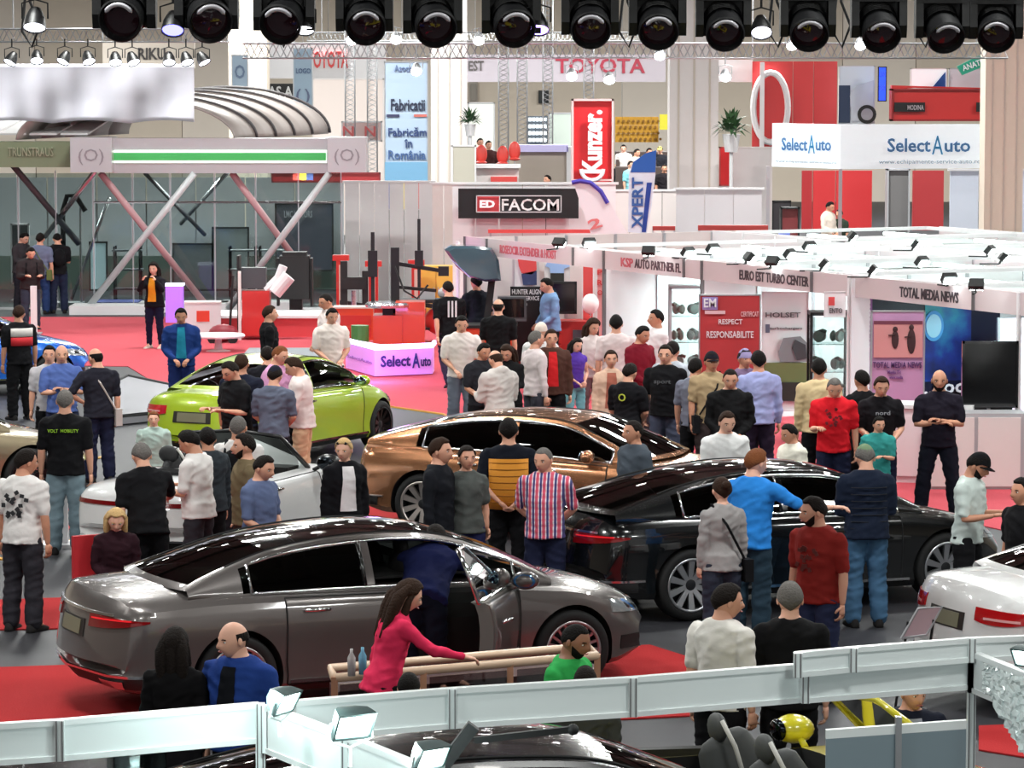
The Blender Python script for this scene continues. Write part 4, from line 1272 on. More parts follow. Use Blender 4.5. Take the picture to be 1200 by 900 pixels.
# hanging cables with loops
for i, (x, lb) in enumerate(((30, 'black cable loop left of the first stage light'), (325, 'black cable loop by the canopy column'), (730, 'dark looped strap between two stage lights'), (1078, 'dark cable between two right stage lights'), (905, 'thin dark cable right of the wide column'), (980, 'black strap loop left of the white car poster'))):
    b = MB(); p = W(x, 30, 29); r = random.Random(i)
    b.tube([p + V(0, 0, .6), p + V(.04, 0, .2), p + V(.12, 0, .0), p + V(.05, 0, -.18), p + V(-.03, 0, -.05), p + V(.0, 0, .25), p + V(-.04, 0, .6)], .012, 6)
    tag(b.build('cable', blackm, None, smooth=True), lb, 'cable')

# ---------------------------------------------------------------- white drape upper left
b = MB(); Yd = 54.0
pl, pr = W(-30, 80, Yd), W(228, 146, Yd)
def drape(u, v):
    x = pl.x + (pr.x - pl.x) * u; top_ = 5.52; bot = pr.z + .02
    sag = .16 * abs(math.sin(u * 9.0)) * v
    y = Yd + .022 * math.sin(u * 46) * (.3 + .7 * v) + .07 * math.sin(u * 15 + v * 2.6) * v
    return V(x, y, top_ + (bot - top_) * v + sag * .3)
b.grid(drape, 150, 14); o = b.build('white_drape', mat('drape_white', (226, 224, 236), .9), None, smooth=True)
tag(o, 'white folded drape hanging under the truss at upper left', 'drape')
o.modifiers.new('t', 'SOLIDIFY').thickness = .01

# ---------------------------------------------------------------- glass pavilion with arched canopy
Yp = 75.0
pav = empty('glass_pavilion', (0, 0, 0), 0, 'glass pavilion with arched metal roof, green light band and crossed steel legs', 'pavilion')
silver = mat('header_silver', (196, 192, 196), .35, .6)
slab('header_beam', 131, 162, 384, 203, Yp, .5, silver, pav)
slab('light_band', 131, 176, 383, 191, Yp - .06, .07, mat('band_white', (235, 255, 240), .5, emit=.7), pav)
slab('light_band', 131, 179, 382, 188, Yp - .08, .03, mat('band_green', (60, 160, 84), .5, emit=.35), pav)
for x0, x1 in ((82, 131), (384, 429)):
    q = slab('header_cube', x0, 161, x1, 202, Yp - .5, 1.1, mat('cube_silver', (205, 202, 206), .3, .5), pav)
    a = W((x0 + x1) / 2, 184, Yp - .52)
    lettering('(O)', pav, mat('ink_grey', (140, 134, 140), .6), (a.x, Yp - .5, a.z), .55, .35, depth=.02)
slab('header_beam', -60, 166, 82, 196, Yp + .4, .5, mat('header_green_grey', (120, 132, 104), .6), pav)
a = W(36, 178, Yp + .4); lettering('TRUNSTRAUS', pav, mat('ink_dull', (160, 166, 140), .6), (a.x, Yp + .38, a.z), 1.0, .2, depth=.03)
# vault: curved metal sheets between ribs
c = W(257, 163, Yp); rad = (384 - 131) / 2 * Yp / FPX * 1.02
vm = mat('vault_metal', (150, 140, 136), .5, .15)
rad0 = rad
for i in range(5):
    y0, y1 = Yp + .3 + i * 1.4, Yp + .3 + i * 1.4 + 1.4
    q = MB()
    cxa = c.x - 2.09 + i * .335; cxb = cxa + .335; rad = rad0
    def vt(u, v, y0=y0, y1=y1, r=0):
        an = PI * u; return V(cxa + (cxb - cxa) * v - math.cos(an) * (rad + r), y0 + (y1 - y0) * v, c.z - .02 + math.sin(an) * (.93 + r + .035 * i))
    q.grid(vt, 28, 1); oo = q.build('roof_sheet', vm, pav, smooth=True); oo.modifiers.new('t', 'SOLIDIFY').thickness = .04
    q = MB(); q.tube([V(cxb - math.cos(PI * k / 28) * (rad + .03), y1 + .03, c.z + math.sin(PI * k / 28) * (.96 + .035 * i)) for k in range(29)], .035, 6); q.build('roof_rib', mat('rib_dark', (70, 66, 68), .5), pav, smooth=True)
for i in range(5):
    q = MB(); a0 = W(-30 + i * 34, 140, Yp + 6); 
    q.prism([(a0.x, Yp + 8, 4.42), (a0.x + .60, Yp + 8, 4.42), (a0.x + .60, Yp + .6, 3.98), (a0.x, Yp + .6, 3.98)], (0, 0, 0), (0, 0, .04)); q.build('side_roof_sheet', mat('sheet_pale', (205, 203, 204), .5), pav)
redw = mat('leg_rose', (190, 150, 154), .4)
steel_leg = mat('leg_silver', (206, 214, 216), .5, .1)
def leg(x0, y0, x1, y1, dy0, dy1, m, r=.075):
    a, c_ = W(x0, y0, Yp + dy0), W(x1, y1, Yp + dy1); c_.z = max(c_.z, .05)
    q = MB(); q.tube([a, c_], r, 10); q.build('leg', m, pav, smooth=True)
leg(118, 203, 240, 356, 0, 1.5, redw); leg(228, 203, 102, 362, 0, 1.2, steel_leg); leg(272, 203, 362, 325, 0.3, 1.5, redw); leg(386, 203, 268, 362, 0, 1.2, steel_leg)
leg(12, 190, 92, 285, 1, 3, mat('leg_dark', (90, 88, 92), .5)); leg(112, 200, 52, 278, 1, 3, steel, .06); leg(170, 203, 240, 275, 5, 7, mat('leg_dark', (90, 88, 92), .5), .05); leg(266, 203, 212, 262, 5, 7, steel, .05); leg(128, 232, 84, 350, 4, 5, steel, .04)
for x0, x1, y0, y1 in ((88, 165, 366, 373), (165, 262, 364, 369), (262, 340, 362, 368)):
    a, c_ = G(x0, y0), G(x1, y1); q = MB(); q.box(((a.x + c_.x) / 2, (a.y + c_.y) / 2 + .4, .11), (abs(c_.x - a.x), 1.0, .2)); q.build('plinth', white_m, pav)
pg = glass('pavilion_glass', (212, 220, 218), .0, .05)
for xq in (-11, -7.5, -4.5): area_light(xq, Yp + 5.5, 3.0, 1.5, .5, 150)  # unseen fill lights added to brighten the pavilion interior
Yg = Yp + 2.2
xs_ = [-60, 22, 66, 110, 156, 200, 252, 300, 350, 400]
for x0, x1 in zip(xs_[:-1], xs_[1:]):
    slab('pane', x0 + .6, 203, x1 - .6, 372, Yg, .03, pg, pav, bottom=.06)
    a = W(x1, 300, Yg); q = MB(); q.box((a.x, Yg, 1.6), (.022, .04, 3.1)); q.build('mullion', alu, pav)
q = MB(); a, c_ = W(110, 237, Yg - .1), W(400, 237, Yg - .1); q.tube([a, c_], .03, 6); q.build('rail', steel, pav)
# inside the pavilion: grey rear wall with dark machines and posters
bo = empty('partition_wall', (0, 0, 0), 0, 'grey partition wall inside the glass pavilion', 'wall')
for i in range(8):
    slab('panel', -60 + i * 58, 208, -60 + i * 58 + 57, 300, Yp + 9.5, .1, mat('inner_grey', (150, 152, 156), .8), bo, bottom=0)
slab('skirting', -60, 300, 404, 302, Yp + 9.4, .12, mat('inner_green', (72, 84, 78), .8), bo, bottom=0)
def framed(name, x0, y0, x1, y1, Y, fm, im, label, cat='poster', texts=(), fw=.04, bottom=None, d=.06, legs=False, extra=None):
    o = empty(name, (0, 0, 0), 0, label, cat)
    a, c_ = W(x0, y0, Y), W(x1, y1, Y); z0 = c_.z if bottom is None else bottom
    q = MB()
    q.box(((a.x + c_.x) / 2, Y + d / 2, a.z - fw / 2), (c_.x - a.x, d, fw)); q.box(((a.x + c_.x) / 2, Y + d / 2, z0 + fw / 2), (c_.x - a.x, d, fw))
    q.box((a.x + fw / 2, Y + d / 2, (a.z + z0) / 2), (fw, d, a.z - z0)); q.box((c_.x - fw / 2, Y + d / 2, (a.z + z0) / 2), (fw, d, a.z - z0))
    q.build('frame', fm, o)
    q = MB(); q.box(((a.x + c_.x) / 2, Y + d / 2 + .005, (a.z + z0) / 2), (c_.x - a.x - fw, d * .6, a.z - z0 - fw)); q.build('panel', im, o)
    if legs:
        q = MB(); q.box(((a.x + c_.x) / 2, Y + .1, .02), (min(.8, c_.x - a.x), .4, .04)); q.bar(((a.x + c_.x) / 2, Y + .12, 0), ((a.x + c_.x) / 2, Y + .12, z0), .04); q.build('foot', alu, o)
    for (t, tx0, ty0, tx1, ty1, cc) in texts:
        p, r = W(tx0, ty0, Y), W(tx1, ty1, Y)
        lettering(t, o, mat('ink_%d_%d_%d' % cc, cc, .5), ((p.x + r.x) / 2, Y, (p.z + r.z) / 2), abs(r.x - p.x), abs(r.z - p.z), bold=.015, depth=.02)
    return o
def patch(parent, x0, y0, x1, y1, Y, m, name='print', d=.012):
    a, c_ = W(x0, y0, Y), W(x1, y1, Y); q = MB(); q.box(((a.x + c_.x) / 2, Y, (a.z + c_.z) / 2), (c_.x - a.x, d, abs(a.z - c_.z))); return q.build(name, m, parent)
framed('framed_board', 322, 238, 391, 318, Yp + 8.8, blackm, mat('screen_grey', (58, 60, 72), .4), 'large dark board inside the pavilion behind the right steel legs', 'board', [('LMC MOTORS', 333, 247, 366, 255, (150, 152, 160))])
framed('doorway_frame', 202, 285, 250, 300, Yp + 8.8, blackm, mat('door_dark', (74, 78, 82), .6), 'dark framed doorway inside the pavilion, middle', 'doorway', bottom=0)
framed('doorway_frame', 248, 266, 292, 300, Yp + 8.8, blackm, mat('door_dark2', (98, 104, 106), .6), 'pale framed doorway inside the pavilion, right', 'doorway', bottom=0)
framed('doorway_frame', 104, 283, 126, 300, Yp + 8.8, blackm, mat('door_pale', (150, 170, 178), .6), 'narrow doorway inside the pavilion, left', 'doorway', bottom=0)
framed('mirror_stand', 12, 262, 35, 320, Yp + 5, white_m, mat('mirror_grey', (90, 94, 96), .2, .3), 'white framed tall mirror at the far left behind the standing men', 'mirror', bottom=.4, legs=True)
for i, (x, y) in enumerate(((150, 330), (285, 315), (320, 335))):
    p = W(x, 330, Yp + 5); o = empty('workshop_stool', (p.x, p.y, 0), 0, ('dark workshop rack inside the pavilion, %s' % ('left', 'middle', 'right')[i]), 'rack')
    q = MB()
    for sx in (-.3, .3):
        for sy in (-.2, .2): q.bar((sx, sy, 0), (sx, sy, 1.3), .04)
    q.build('frame', blackm, o)
    for z in (.3, .75, 1.2):
        q = MB(); q.box((0, 0, z), (.7, .5, .03)); q.build('shelf', mat('rack_grey', (86, 90, 98), .5), o)
p = W(125, 350, Yp + 1.6); o = empty('blue_mat', (p.x, Yp + 3.4, 0), 0, 'blue low mat behind the left steel leg', 'mat')
q = MB(); q.box((0, 0, .06), (1.1, 1.0, .12)); q.build('cushion', mat('blue_dull', (60, 70, 150), .7), o); q = MB(); q.box((0, -.52, .05), (1.0, .04, .06)); q.build('seam', blackm, o)
# black welding arm stand at the left
p = G(80, 360); o = empty('exhaust_arm', (p.x, p.y, 0), 0, 'black curved exhaust hose on a stand left of the pavilion leg', 'hose stand')
q = MB(); q.tube([(-.1, 0, 0), (-.1, 0, 2.2), (.0, 0, 2.55), (.2, 0, 2.55), (.42, 0, 2.2)], .06, 8); q.build('hose', blackm, o, smooth=True)
q = MB(); q.box((0, 0, .06), (.7, .6, .12)); q.tube([(.3, 0, 0), (.3, 0, 2.3)], .025, 6); q.build('stand', alu, o)

# ---------------------------------------------------------------- banners behind
def banner(x0, y0, x1, y1, Y, cc, label, texts=(), bands=(), poles=True):
    o = framed('banner', x0, y0, x1, y1, Y, alu, mat('banner_%d_%d_%d' % cc, cc, .8), label, 'banner', texts, fw=.03)
    for bx0, by0, bx1, by1, bc in bands: patch(o, bx0, by0, bx1, by1, Y - .012, mat('band_%d_%d_%d' % bc, bc, .8), 'colour_band')
    if poles:
        a = W((x0 + x1) / 2, y0, Y); q = MB(); q.tube([(a.x, Y + .05, a.z), (a.x, Y + .05, 13.5)], .01, 5); q.build('hanging_cable', alu, o)
    return o
banner(450, 72, 502, 246, 88, (176, 196, 218), 'tall pale blue hanging banner ending in a three-coloured flag', [('Asociatia', 462, 76, 492, 84, (110, 130, 170)), ('Fabricatii', 458, 116, 498, 130, (40, 44, 70)), ('Fabricăm', 455, 149, 500, 160, (50, 70, 120)), ('în', 474, 163, 483, 173, (50, 70, 120)), ('România', 455, 176, 499, 187, (70, 100, 150))],
       ((451, 190, 501, 212, (120, 170, 205)), (453, 134, 468, 137, (60, 60, 90)), (485, 134, 500, 137, (200, 110, 100)), (451, 212, 465, 245, (50, 74, 150)), (465, 212, 486, 245, (226, 206, 60)), (486, 212, 501, 245, (205, 60, 52))))
banner(343, 56, 367, 152, 96, (168, 190, 208), 'narrow pale blue hanging banner behind the arched roof', [('LOGO', 347, 80, 364, 86, (80, 100, 140)), ('( )', 347, 104, 363, 122, (100, 110, 140))])
banner(271, 64, 291, 110, 96, (176, 196, 214), 'small pale blue banner on the left cream column', [('O', 275, 76, 287, 92, (110, 130, 160))])
# small flag right of the pavilion
o = empty('flag_strip', (0, 0, 0), 0, 'small red yellow and blue flag under the right canopy cube', 'flag')
for x, cc in ((343, (190, 60, 50)), (351, (220, 196, 50)), (359, (50, 60, 110))): slab('flag_band', x, 200, x + 8, 211, Yp + 6, .03, mat('flag_%d' % x, cc, .8), o)
# ---------------------------------------------------------------- right-hand booth row
FA, FB = G(545, 277, 2.5), G(1195, 343, 2.5)
FD = V(FB.x - FA.x, FB.y - FA.y, 0).normalized()           # along the fascia, towards the camera
FN = V(-FD.y, FD.x, 0) if (V(-FD.y, FD.x, 0).x > 0) else V(FD.y, -FD.x, 0)   # into the booths
def along(px, z=2.5):
    """point on the fascia line (at height z) under the sight line's column px"""
    r = W(px, 300, 1.0) - V(0, 0, CAM_H); r.z = 0
    # solve FA + FD*t = r*s
    det = FD.x * (-r.y) - (-r.x) * FD.y
    t = ((-FA.x) * (-r.y) - (-r.x) * (-FA.y)) / det
    p = FA + FD * t; return V(p.x, p.y, z), t
def onwall(px, py, P0, D):
    """point where the sight line meets the upright plane through P0 along D"""
    r = W(px, py, 1.0) - V(0, 0, CAM_H); n = V(-D.y, D.x, 0)
    t = (P0 - V(0, 0, CAM_H)).dot(n) / r.dot(n); return V(0, 0, CAM_H) + r * t
lilac = mat('fascia_lilac', (206, 190, 192), .6)
profile = mat('profile_grey', (120, 116, 118), .4, .5)
posts = [545, 571, 672, 708, 802, 823, 952, 996, 1142, 1195, 1262]
fo = empty('booth_fascia', (0, 0, 0), 0, 'long pale lilac booth fascia running across the right half', 'fascia')
th = FN * .04
for x0, x1 in zip(posts[:-1], posts[1:]):
    p0, _ = along(x0 + .6, 0); p1, _ = along(x1 - .6, 0)
    b = MB(); b.prism([p0, p1, p1 + th, p0 + th], (0, 0, 2.2), (0, 0, 2.5)); b.build('fascia_panel', lilac, fo)
for x in posts:
    p, _ = along(x, 0); b = MB(); full = x in (545, 708, 823, 996, 1195); b.box((p.x, p.y, 1.25 if full else 2.35), (.05, .05, 2.5 if full else .3), rz=math.atan2(FD.y, FD.x)); b.build('post', profile if x not in (996, 1195) else white_m, fo)
def fascia_text(t, x0, x1, cc, z0=2.27, z1=2.42):
    p0, p1 = along(x0, 0)[0], along(x1, 0)[0]
    lettering(t, fo, mat('ink_%d_%d_%d' % cc, cc, .5), ((p0.x + p1.x) / 2, (p0.y + p1.y) / 2, (z0 + z1) / 2), (p1 - p0).length, z1 - z0, facing=-FN, depth=.01, bold=.02)
fascia_text('TOTAL MEDIA NEWS', 1055, 1124, (60, 52, 58)); fascia_text('EURO EST TURBO CENTER', 867, 948, (70, 56, 60)); fascia_text('AUTO PARTNER FL', 744, 798, (90, 66, 72)); fascia_text('KSP', 728, 742, (200, 90, 100))
fascia_text('ROSEOCIR EXTENDER & HOIST', 586, 652, (205, 100, 110)); 
# partitions facing us, built of one-metre panels
part_m = mat('booth_white', (228, 230, 232), .65)
def partition(px, length, label, m=part_m, first=0.0, height=2.48, n=None):
    p, _ = along(px, 0); o = empty('booth_wall', (0, 0, 0), 0, label, 'wall')
    n = n or int(length)
    for i in range(n):
        a = p + FN * (first + length * i / n + .02); c = p + FN * (first + length * (i + 1) / n - .02)
        b = MB(); b.prism([a, c, c - FD * .04, a - FD * .04], (0, 0, 0), (0, 0, height)); b.build('panel', m, o)
        b = MB(); q = c + FN * .02 + FD * .0; b.box((q.x, q.y, height / 2), (.05, .05, height), rz=math.atan2(FN.y, FN.x)); b.build('post', alu, o)
    return o
partition(708, 5, 'white booth partition behind the white balloon')
partition(823, 5, 'white booth partition behind the red roll-up banner')
partition(996, 5, 'white booth partition behind the tall lilac roll-up banner')
partition(545, 6, 'white booth partition at the far end of the lilac fascia', white2)
# rear wall of the row, parallel to the fascia, and a second row behind
def rear(off, label, x0=545, x1=1262, n=16, hgt=2.5, m=part_m):
    a, c = along(x0, 0)[0] + FN * off, along(x1, 0)[0] + FN * off; o = empty('booth_wall', (0, 0, 0), 0, label, 'wall')
    for i in range(n):
        p, q = a.lerp(c, i / n), a.lerp(c, (i + 1) / n - .003)
        b = MB(); b.prism([p, q, q + FN * .04, p + FN * .04], (0, 0, 0), (0, 0, hgt)); b.build('panel', m, o)
    return o
rear(5.0, 'white rear wall of the booths under the lilac fascia'); 
rear(9.6, 'second long white booth wall, farther back on the right', x0=560, n=18)
# light fabric ceilings and floodlights over the booths
ceilw = mat('fabric_ceiling', (168, 180, 178), .8)
tubew = mat('tube_light', (235, 255, 250), .5, emit=5)
ts = [along(x, 0)[1] for x in posts]
t0, t1 = ts[0], ts[-1]
k = 0
for row, (n0, n1) in enumerate(((.25, 4.8), (5.3, 9.4))):
    tt = np.linspace(t0 + .3, t1 - .2, 7)
    for i in range(6):
        if row == 0 and i < 1: continue
        a, c = FA + FD * (tt[i] + .1), FA + FD * (tt[i + 1] - .1)
        q = [V(p.x, p.y, 0) for p in (a + FN * n0, c + FN * n0, c + FN * n1, a + FN * n1)]
        o = empty('ceiling_sail', (0, 0, 0), 0, 'white fabric ceiling sail of booth %s in the %s row' % (('one', 'two', 'three', 'four', 'five', 'six')[i] + ' from the far end', ('front', 'rear')[row]), 'sail')
        b = MB(); b.prism(q, (0, 0, 2.30), (0, 0, 2.33)); b.build('fabric', ceilw, o)
        b = MB()
        for j in range(4): b.bar(q[j] + V(0, 0, 2.47), q[(j + 1) % 4] + V(0, 0, 2.47), .06)
        b.build('frame', white_m, o)
        for j in (.3, .7):
            b = MB(); u = q[0].lerp(q[3], j); w_ = q[1].lerp(q[2], j); b.bar(u.lerp(w_, .2) + V(0, 0, 2.42), u.lerp(w_, .8) + V(0, 0, 2.42), .16, .05); b.build('light_tube', tubew, o)
flood = [(655, 283, 'left'), (690, 283, 'x'), (760, 293, 'x'), (806, 294, ''), (835, 290, ''), (877, 300, ''), (925, 296, ''), (965, 308, ''), (998, 275, ''), (1022, 315, ''), (1072, 285, ''), (1080, 305, ''), (1112, 325, ''), (1144, 332, ''), (1160, 292, ''), (1175, 300, ''), (948, 287, ''), (905, 305, '')]
lbl = ['first', 'second', 'third', 'fourth', 'fifth', 'sixth', 'seventh', 'eighth', 'ninth', 'tenth', 'eleventh', 'twelfth', 'thirteenth', 'fourteenth', 'fifteenth', 'sixteenth', 'seventeenth', 'eighteenth']
for i, (x, y, _) in enumerate(sorted(flood)):
    p = G(x, y, 2.62); o = empty('floodlight', (p.x, p.y, 2.5), random.Random(i).random() * 3, 'small booth floodlight above the lilac fascia row, %s counting from the left' % lbl[i], 'floodlight', 'floodlights over the booths')
    b = MB(); b.box((0, 0, .11), (.20, .08, .13), R=Matrix.Rotation(.7, 3, 'X')); b.bar((0, .05, 0), (0, .35, .0), .02); b.bar((0, .05, 0), (0, 0, .12), .03); b.build('housing', blackm, o)
    b = MB(); b.box((0, -.045, .07), (.17, .02, .10), R=Matrix.Rotation(.7, 3, 'X')); b.build('lamp_face', mat('flood_face', (235, 255, 252), .5, emit=25), o)
# booth lamp light (real lamps inside the white booths)
for x in (735, 790, 870, 950, 1080, 1160):
    p, _ = along(x, 0); p = p + FN * 2.2 - FD * .0
    l = area_light(p.x, p.y, 2.25, 1.6, .6, 75, (.75, 1, .98))
# things in the booths, standing on the partition planes
def wallsheet(name, px0, py0, px1, py1, P0, D, m, parent=None, d=.03, off=0.0):
    nrm = V(-D.y, D.x, 0); 
    if nrm.y > 0: nrm = -nrm
    P = P0 + nrm * off
    a, c, e, g = onwall(px0, py0, P, D), onwall(px1, py0, P, D), onwall(px1, py1, P, D), onwall(px0, py1, P, D)
    z1, z0 = (a.z + c.z) / 2, max(0.0, (e.z + g.z) / 2)
    b = MB(); q = [V(a.x, a.y, 0), V(c.x, c.y, 0), V(c.x, c.y, 0) + nrm * d, V(a.x, a.y, 0) + nrm * d]
    b.prism(q, (0, 0, z0), (0, 0, z1)); return b.build(name, m, parent)
def walltext(t, parent, px0, py0, px1, py1, P0, D, cc, off=.05, bold=.02):
    nrm = V(-D.y, D.x, 0)
    if nrm.y > 0: nrm = -nrm
    P = P0 + nrm * off; a, c = onwall(px0, py0, P, D), onwall(px1, py1, P, D)
    lettering(t, parent, mat('ink_%d_%d_%d' % cc, cc, .5), (a + c) / 2, V(c.x - a.x, c.y - a.y, 0).length, abs(a.z - c.z), facing=nrm, depth=.008, bold=bold)
p996, p823, p708 = along(996, 0)[0] - FD * 0, along(823, 0)[0], along(708, 0)[0]
nr = -FD if FD.y > 0 else FD     # facing the camera
# media booth: dark backdrop
o = empty('backdrop', (0, 0, 0), 0, 'dark blue printed backdrop in the rightmost booth under the fascia', 'backdrop')
S0 = p996 + FD * .06
wallsheet('sheet', 1018, 340, 1171, 472, S0, FN, mat('backdrop_navy', (8, 14, 44), .35), o)
m_ = bpy.data.materials.new('backdrop_print'); m_.use_nodes = True; nt = m_.node_tree; bs = nt.nodes['Principled BSDF']
tc = nt.nodes.new('ShaderNodeTexCoord'); nz = nt.nodes.new('ShaderNodeTexNoise'); nz.inputs['Scale'].default_value = 1.3; nz.inputs['Detail'].default_value = 5; rp = nt.nodes.new('ShaderNodeValToRGB')
for q, (pos, cc) in enumerate(((.30, (6, 10, 34)), (.46, (14, 44, 130)), (.58, (20, 110, 160)), (.72, (40, 170, 170)))):
    e = rp.color_ramp.elements[q] if q < 2 else rp.color_ramp.elements.new(pos)
    e.position = pos; e.color = (*srgb(*cc), 1)
nt.links.new(tc.outputs['Object'], nz.inputs[0]); nt.links.new(nz.outputs[0], rp.inputs[0]); nt.links.new(rp.outputs[0], bs.inputs['Base Color']); bs.inputs['Roughness'].default_value = .4
wallsheet('printed_area', 1084, 352, 1138, 446, S0, FN, m_, o, off=.035, d=.01)
for k_, (rx, cc) in enumerate(((13, (60, 150, 215)), (10, (150, 215, 240)))):
    cpt = onwall(1094, 382, S0 + nr * (.06 + .012 * k_), FN); b = MB(); r_ = rx / 88
    b.prism([cpt + FN * (r_ * 1.15 * math.cos(a)) + V(0, 0, 1.5 * r_ * math.sin(a)) for a in [2 * PI * i / 28 for i in range(28)]], (0, 0, 0), nr * .01); b.build('round_emblem', mat('emblem_%d' % k_, cc, .5), o)
walltext('..nod', o, 1083, 446, 1130, 460, S0, FN, (220, 228, 235), off=.06)
wallsheet('dark_band', 1018, 460, 1171, 500, S0, FN, mat('backdrop_dark', (12, 10, 20), .4), o, off=.032, d=.01)
o = empty('white_booth_pillar', (0, 0, 0), 0, 'white upright booth panel left of the dark blue backdrop', 'wall')
wallsheet('panel', 997, 326, 1019, 590, p996 + FD * .12, FN, part_m, o); wallsheet('edge', 1018, 347, 1021, 590, p996 + FD * .12, FN, mat('edge_violet', (120, 70, 130), .5), o)
o = empty('white_booth_pillar', (0, 0, 0), 0, 'white lilac-lit booth panel at the right edge beside the television', 'wall')
wallsheet('panel', 1171, 372, 1240, 600, p996 + FD * .9, FN, mat('panel_lit', (226, 216, 240), .6), o); wallsheet('edge', 1168, 372, 1171, 600, p996 + FD * .92, FN, alu, o)
# lilac roll-up with two figures
Yq = 47.0
o = framed('rollup_banner', 1021, 364, 1083, 500, Yq, alu, mat('rollup_lilac', (188, 140, 180), .6), 'lilac roll-up banner with a pink picture of two figures', 'banner', [('TOTAL MEDIA NEWS', 1023, 424, 1080, 431, (80, 40, 100)), ('Media TV', 1040, 434, 1056, 438, (110, 60, 130)), ('www.media', 1042, 440, 1058, 444, (110, 60, 130))], fw=.02, bottom=.1, legs=True)
patch(o, 1024, 376, 1081, 419, Yq - .012, mat('picture_pink', (206, 140, 140), .6), 'picture'); patch(o, 1024, 376, 1081, 380, Yq - .02, mat('picture_dark', (110, 50, 70), .6), 'picture_band')
for bx in ((1049, 398, 4.2, 11), (1068, 400, 5.0, 15)):
    q = MB(); c_ = W(bx[0], bx[1], Yq - .03); s_ = Yq / FPX; 
    q.ell((c_.x, c_.y, c_.z - .0), (bx[2] * s_, .01, bx[3] * s_), 12, 8); q.ell((c_.x, c_.y, c_.z + bx[3] * s_ * 1.1), (3 * s_, .012, 3.4 * s_), 10, 6); q.bar((c_.x, c_.y, c_.z + 6 * s_), (c_.x - 8 * s_, c_.y, c_.z + 5 * s_), 3 * s_, .012)
    q.build('figure_print', mat('print_brown', (56, 26, 30), .7), o)
# television on a stand
o = framed('television', 1128, 400, 1193, 478, 44.6, blackg, mat('screen_black', (8, 8, 10), .08, 0, 0, spec=.8), 'large black television on a stand in the rightmost booth', 'television', fw=.03, d=.08, legs=True)
# counter, stools
p = G(1098, 572); o = empty('counter', (p.x, p.y + .7, 0), math.radians(-12), 'pale pink-white counter behind the man with crossed arms', 'counter')
b = MB(); b.box((0, 0, .5), (1.05, .55, 1.0)); b.build('carcass', mat('counter_pinkish', (222, 200, 206), .5), o)
b = MB(); b.box((0, 0, 1.02), (1.15, .62, .05)); b.build('worktop', white_m, o); b = MB(); b.box((0, -.29, .5), (.85, .02, .8)); b.build('front_panel', mat('counter_panel', (232, 214, 218), .5), o)
for i, (x, y) in enumerate(((1158, 560), (1180, 566))):
    p = G(x, y); o = empty('bar_stool', (p.x, p.y, 0), .5 * i, 'black bar stool in the rightmost booth, %s one' % ('left', 'right')[i], 'stool')
    b = MB(); b.box((0, 0, .78), (.38, .36, .07)); b.build('seat', blackm, o); b = MB(); b.box((0, .17, 1.0), (.36, .05, .36)); b.build('backrest', blackm, o)
    for sx in (-1, 1):
        for sy in (-1, 1):
            b = MB(); b.bar((sx * .15, sy * .14, .76), (sx * .22, sy * .20, 0), .03); b.build('leg', blackm, o)
    b = MB(); b.box((0, -.18, .3), (.38, .02, .02)); b.build('footrest', alu, o)
p = G(1160, 590); o = empty('side_table', (p.x, p.y + 1.6, 0), 0, 'pale grey side cabinet behind the black bar stools', 'cabinet'); b = MB(); b.box((0, 0, .5), (1.3, .5, 1.0)); b.build('carcass', greyw, o); b = MB(); b.box((-.3, -.26, .5), (.55, .02, .9)); b.box((.3, -.26, .5), (.55, .02, .9)); b.build('door', white2, o)
# turbo booth: posters, roll-up, glass showcases
S1 = p996 - V(0, 0, 0); Y1 = 51.0
o = framed('wall_poster', 893, 342, 947, 470, Y1 + 1.2, white_m, mat('poster_pale', (226, 230, 232), .6), 'white wall poster with a grey truck and green grass', 'poster', [('HOLSET', 897, 366, 938, 372, (90, 92, 96)), ('turbochargers', 902, 383, 940, 387, (120, 122, 126))], fw=.02, bottom=.2)
patch(o, 893, 425, 946, 466, Y1 + 1.18, mat('grass_print', (104, 116, 70), .7), 'grass_print'); q = MB(); 
pts = [W(*t, Y1 + 1.16) for t in ((912, 412), (918, 396), (938, 394), (946, 402), (946, 424), (914, 424))]; q.prism(pts, (0, 0, 0), (0, -.01, 0)); q.build('truck_print', mat('print_grey', (130, 132, 136), .6), o)
pts = [W(*t, Y1 + 1.14) for t in ((928, 408), (932, 398), (944, 404), (946, 420), (934, 422))]; q = MB(); q.prism(pts, (0, 0, 0), (0, -.01, 0)); q.build('truck_print', mat('print_dark', (60, 62, 66), .6), o)
patch(o, 897, 380, 902, 390, Y1 + 1.16, mat('print_slate', (90, 100, 120), .6)); patch(o, 893, 448, 946, 470, Y1 + 1.16, mat('print_black', (36, 38, 34), .6))
o = framed('rollup_banner', 819, 345, 891, 470, 49.9, alu, mat('rollup_red', (178, 50, 54), .6), 'red roll-up banner with white words in the middle booth', 'banner', [('RESPECT', 842, 374, 870, 380, (235, 220, 225)), ('RESPONSABILITE', 828, 388, 883, 396, (235, 220, 225)), ('CERTIFICAT', 868, 365, 889, 371, (240, 190, 195))], fw=.02, bottom=.1, legs=True)
patch(o, 823, 348, 841, 363, 49.88, mat('print_violet', (150, 130, 190), .6)); lettering('EM', o, mat('ink_white', (235, 235, 240), .5), W(832, 355, 49.86), .18, .13, bold=.02)
patch(o, 826, 364, 850, 368, 49.88, mat('print_pale', (230, 190, 195), .6))
o = framed('wall_poster', 966, 342, 991, 372, 48.6, white_m, mat('poster_white', (240, 240, 242), .6), 'small white sheet with a red square above the glass showcase', 'poster', [('ENTO', 972, 361, 987, 367, (90, 90, 94))], fw=.01)
patch(o, 971, 348, 978, 358, 48.55, mat('print_red', (210, 70, 70), .6))
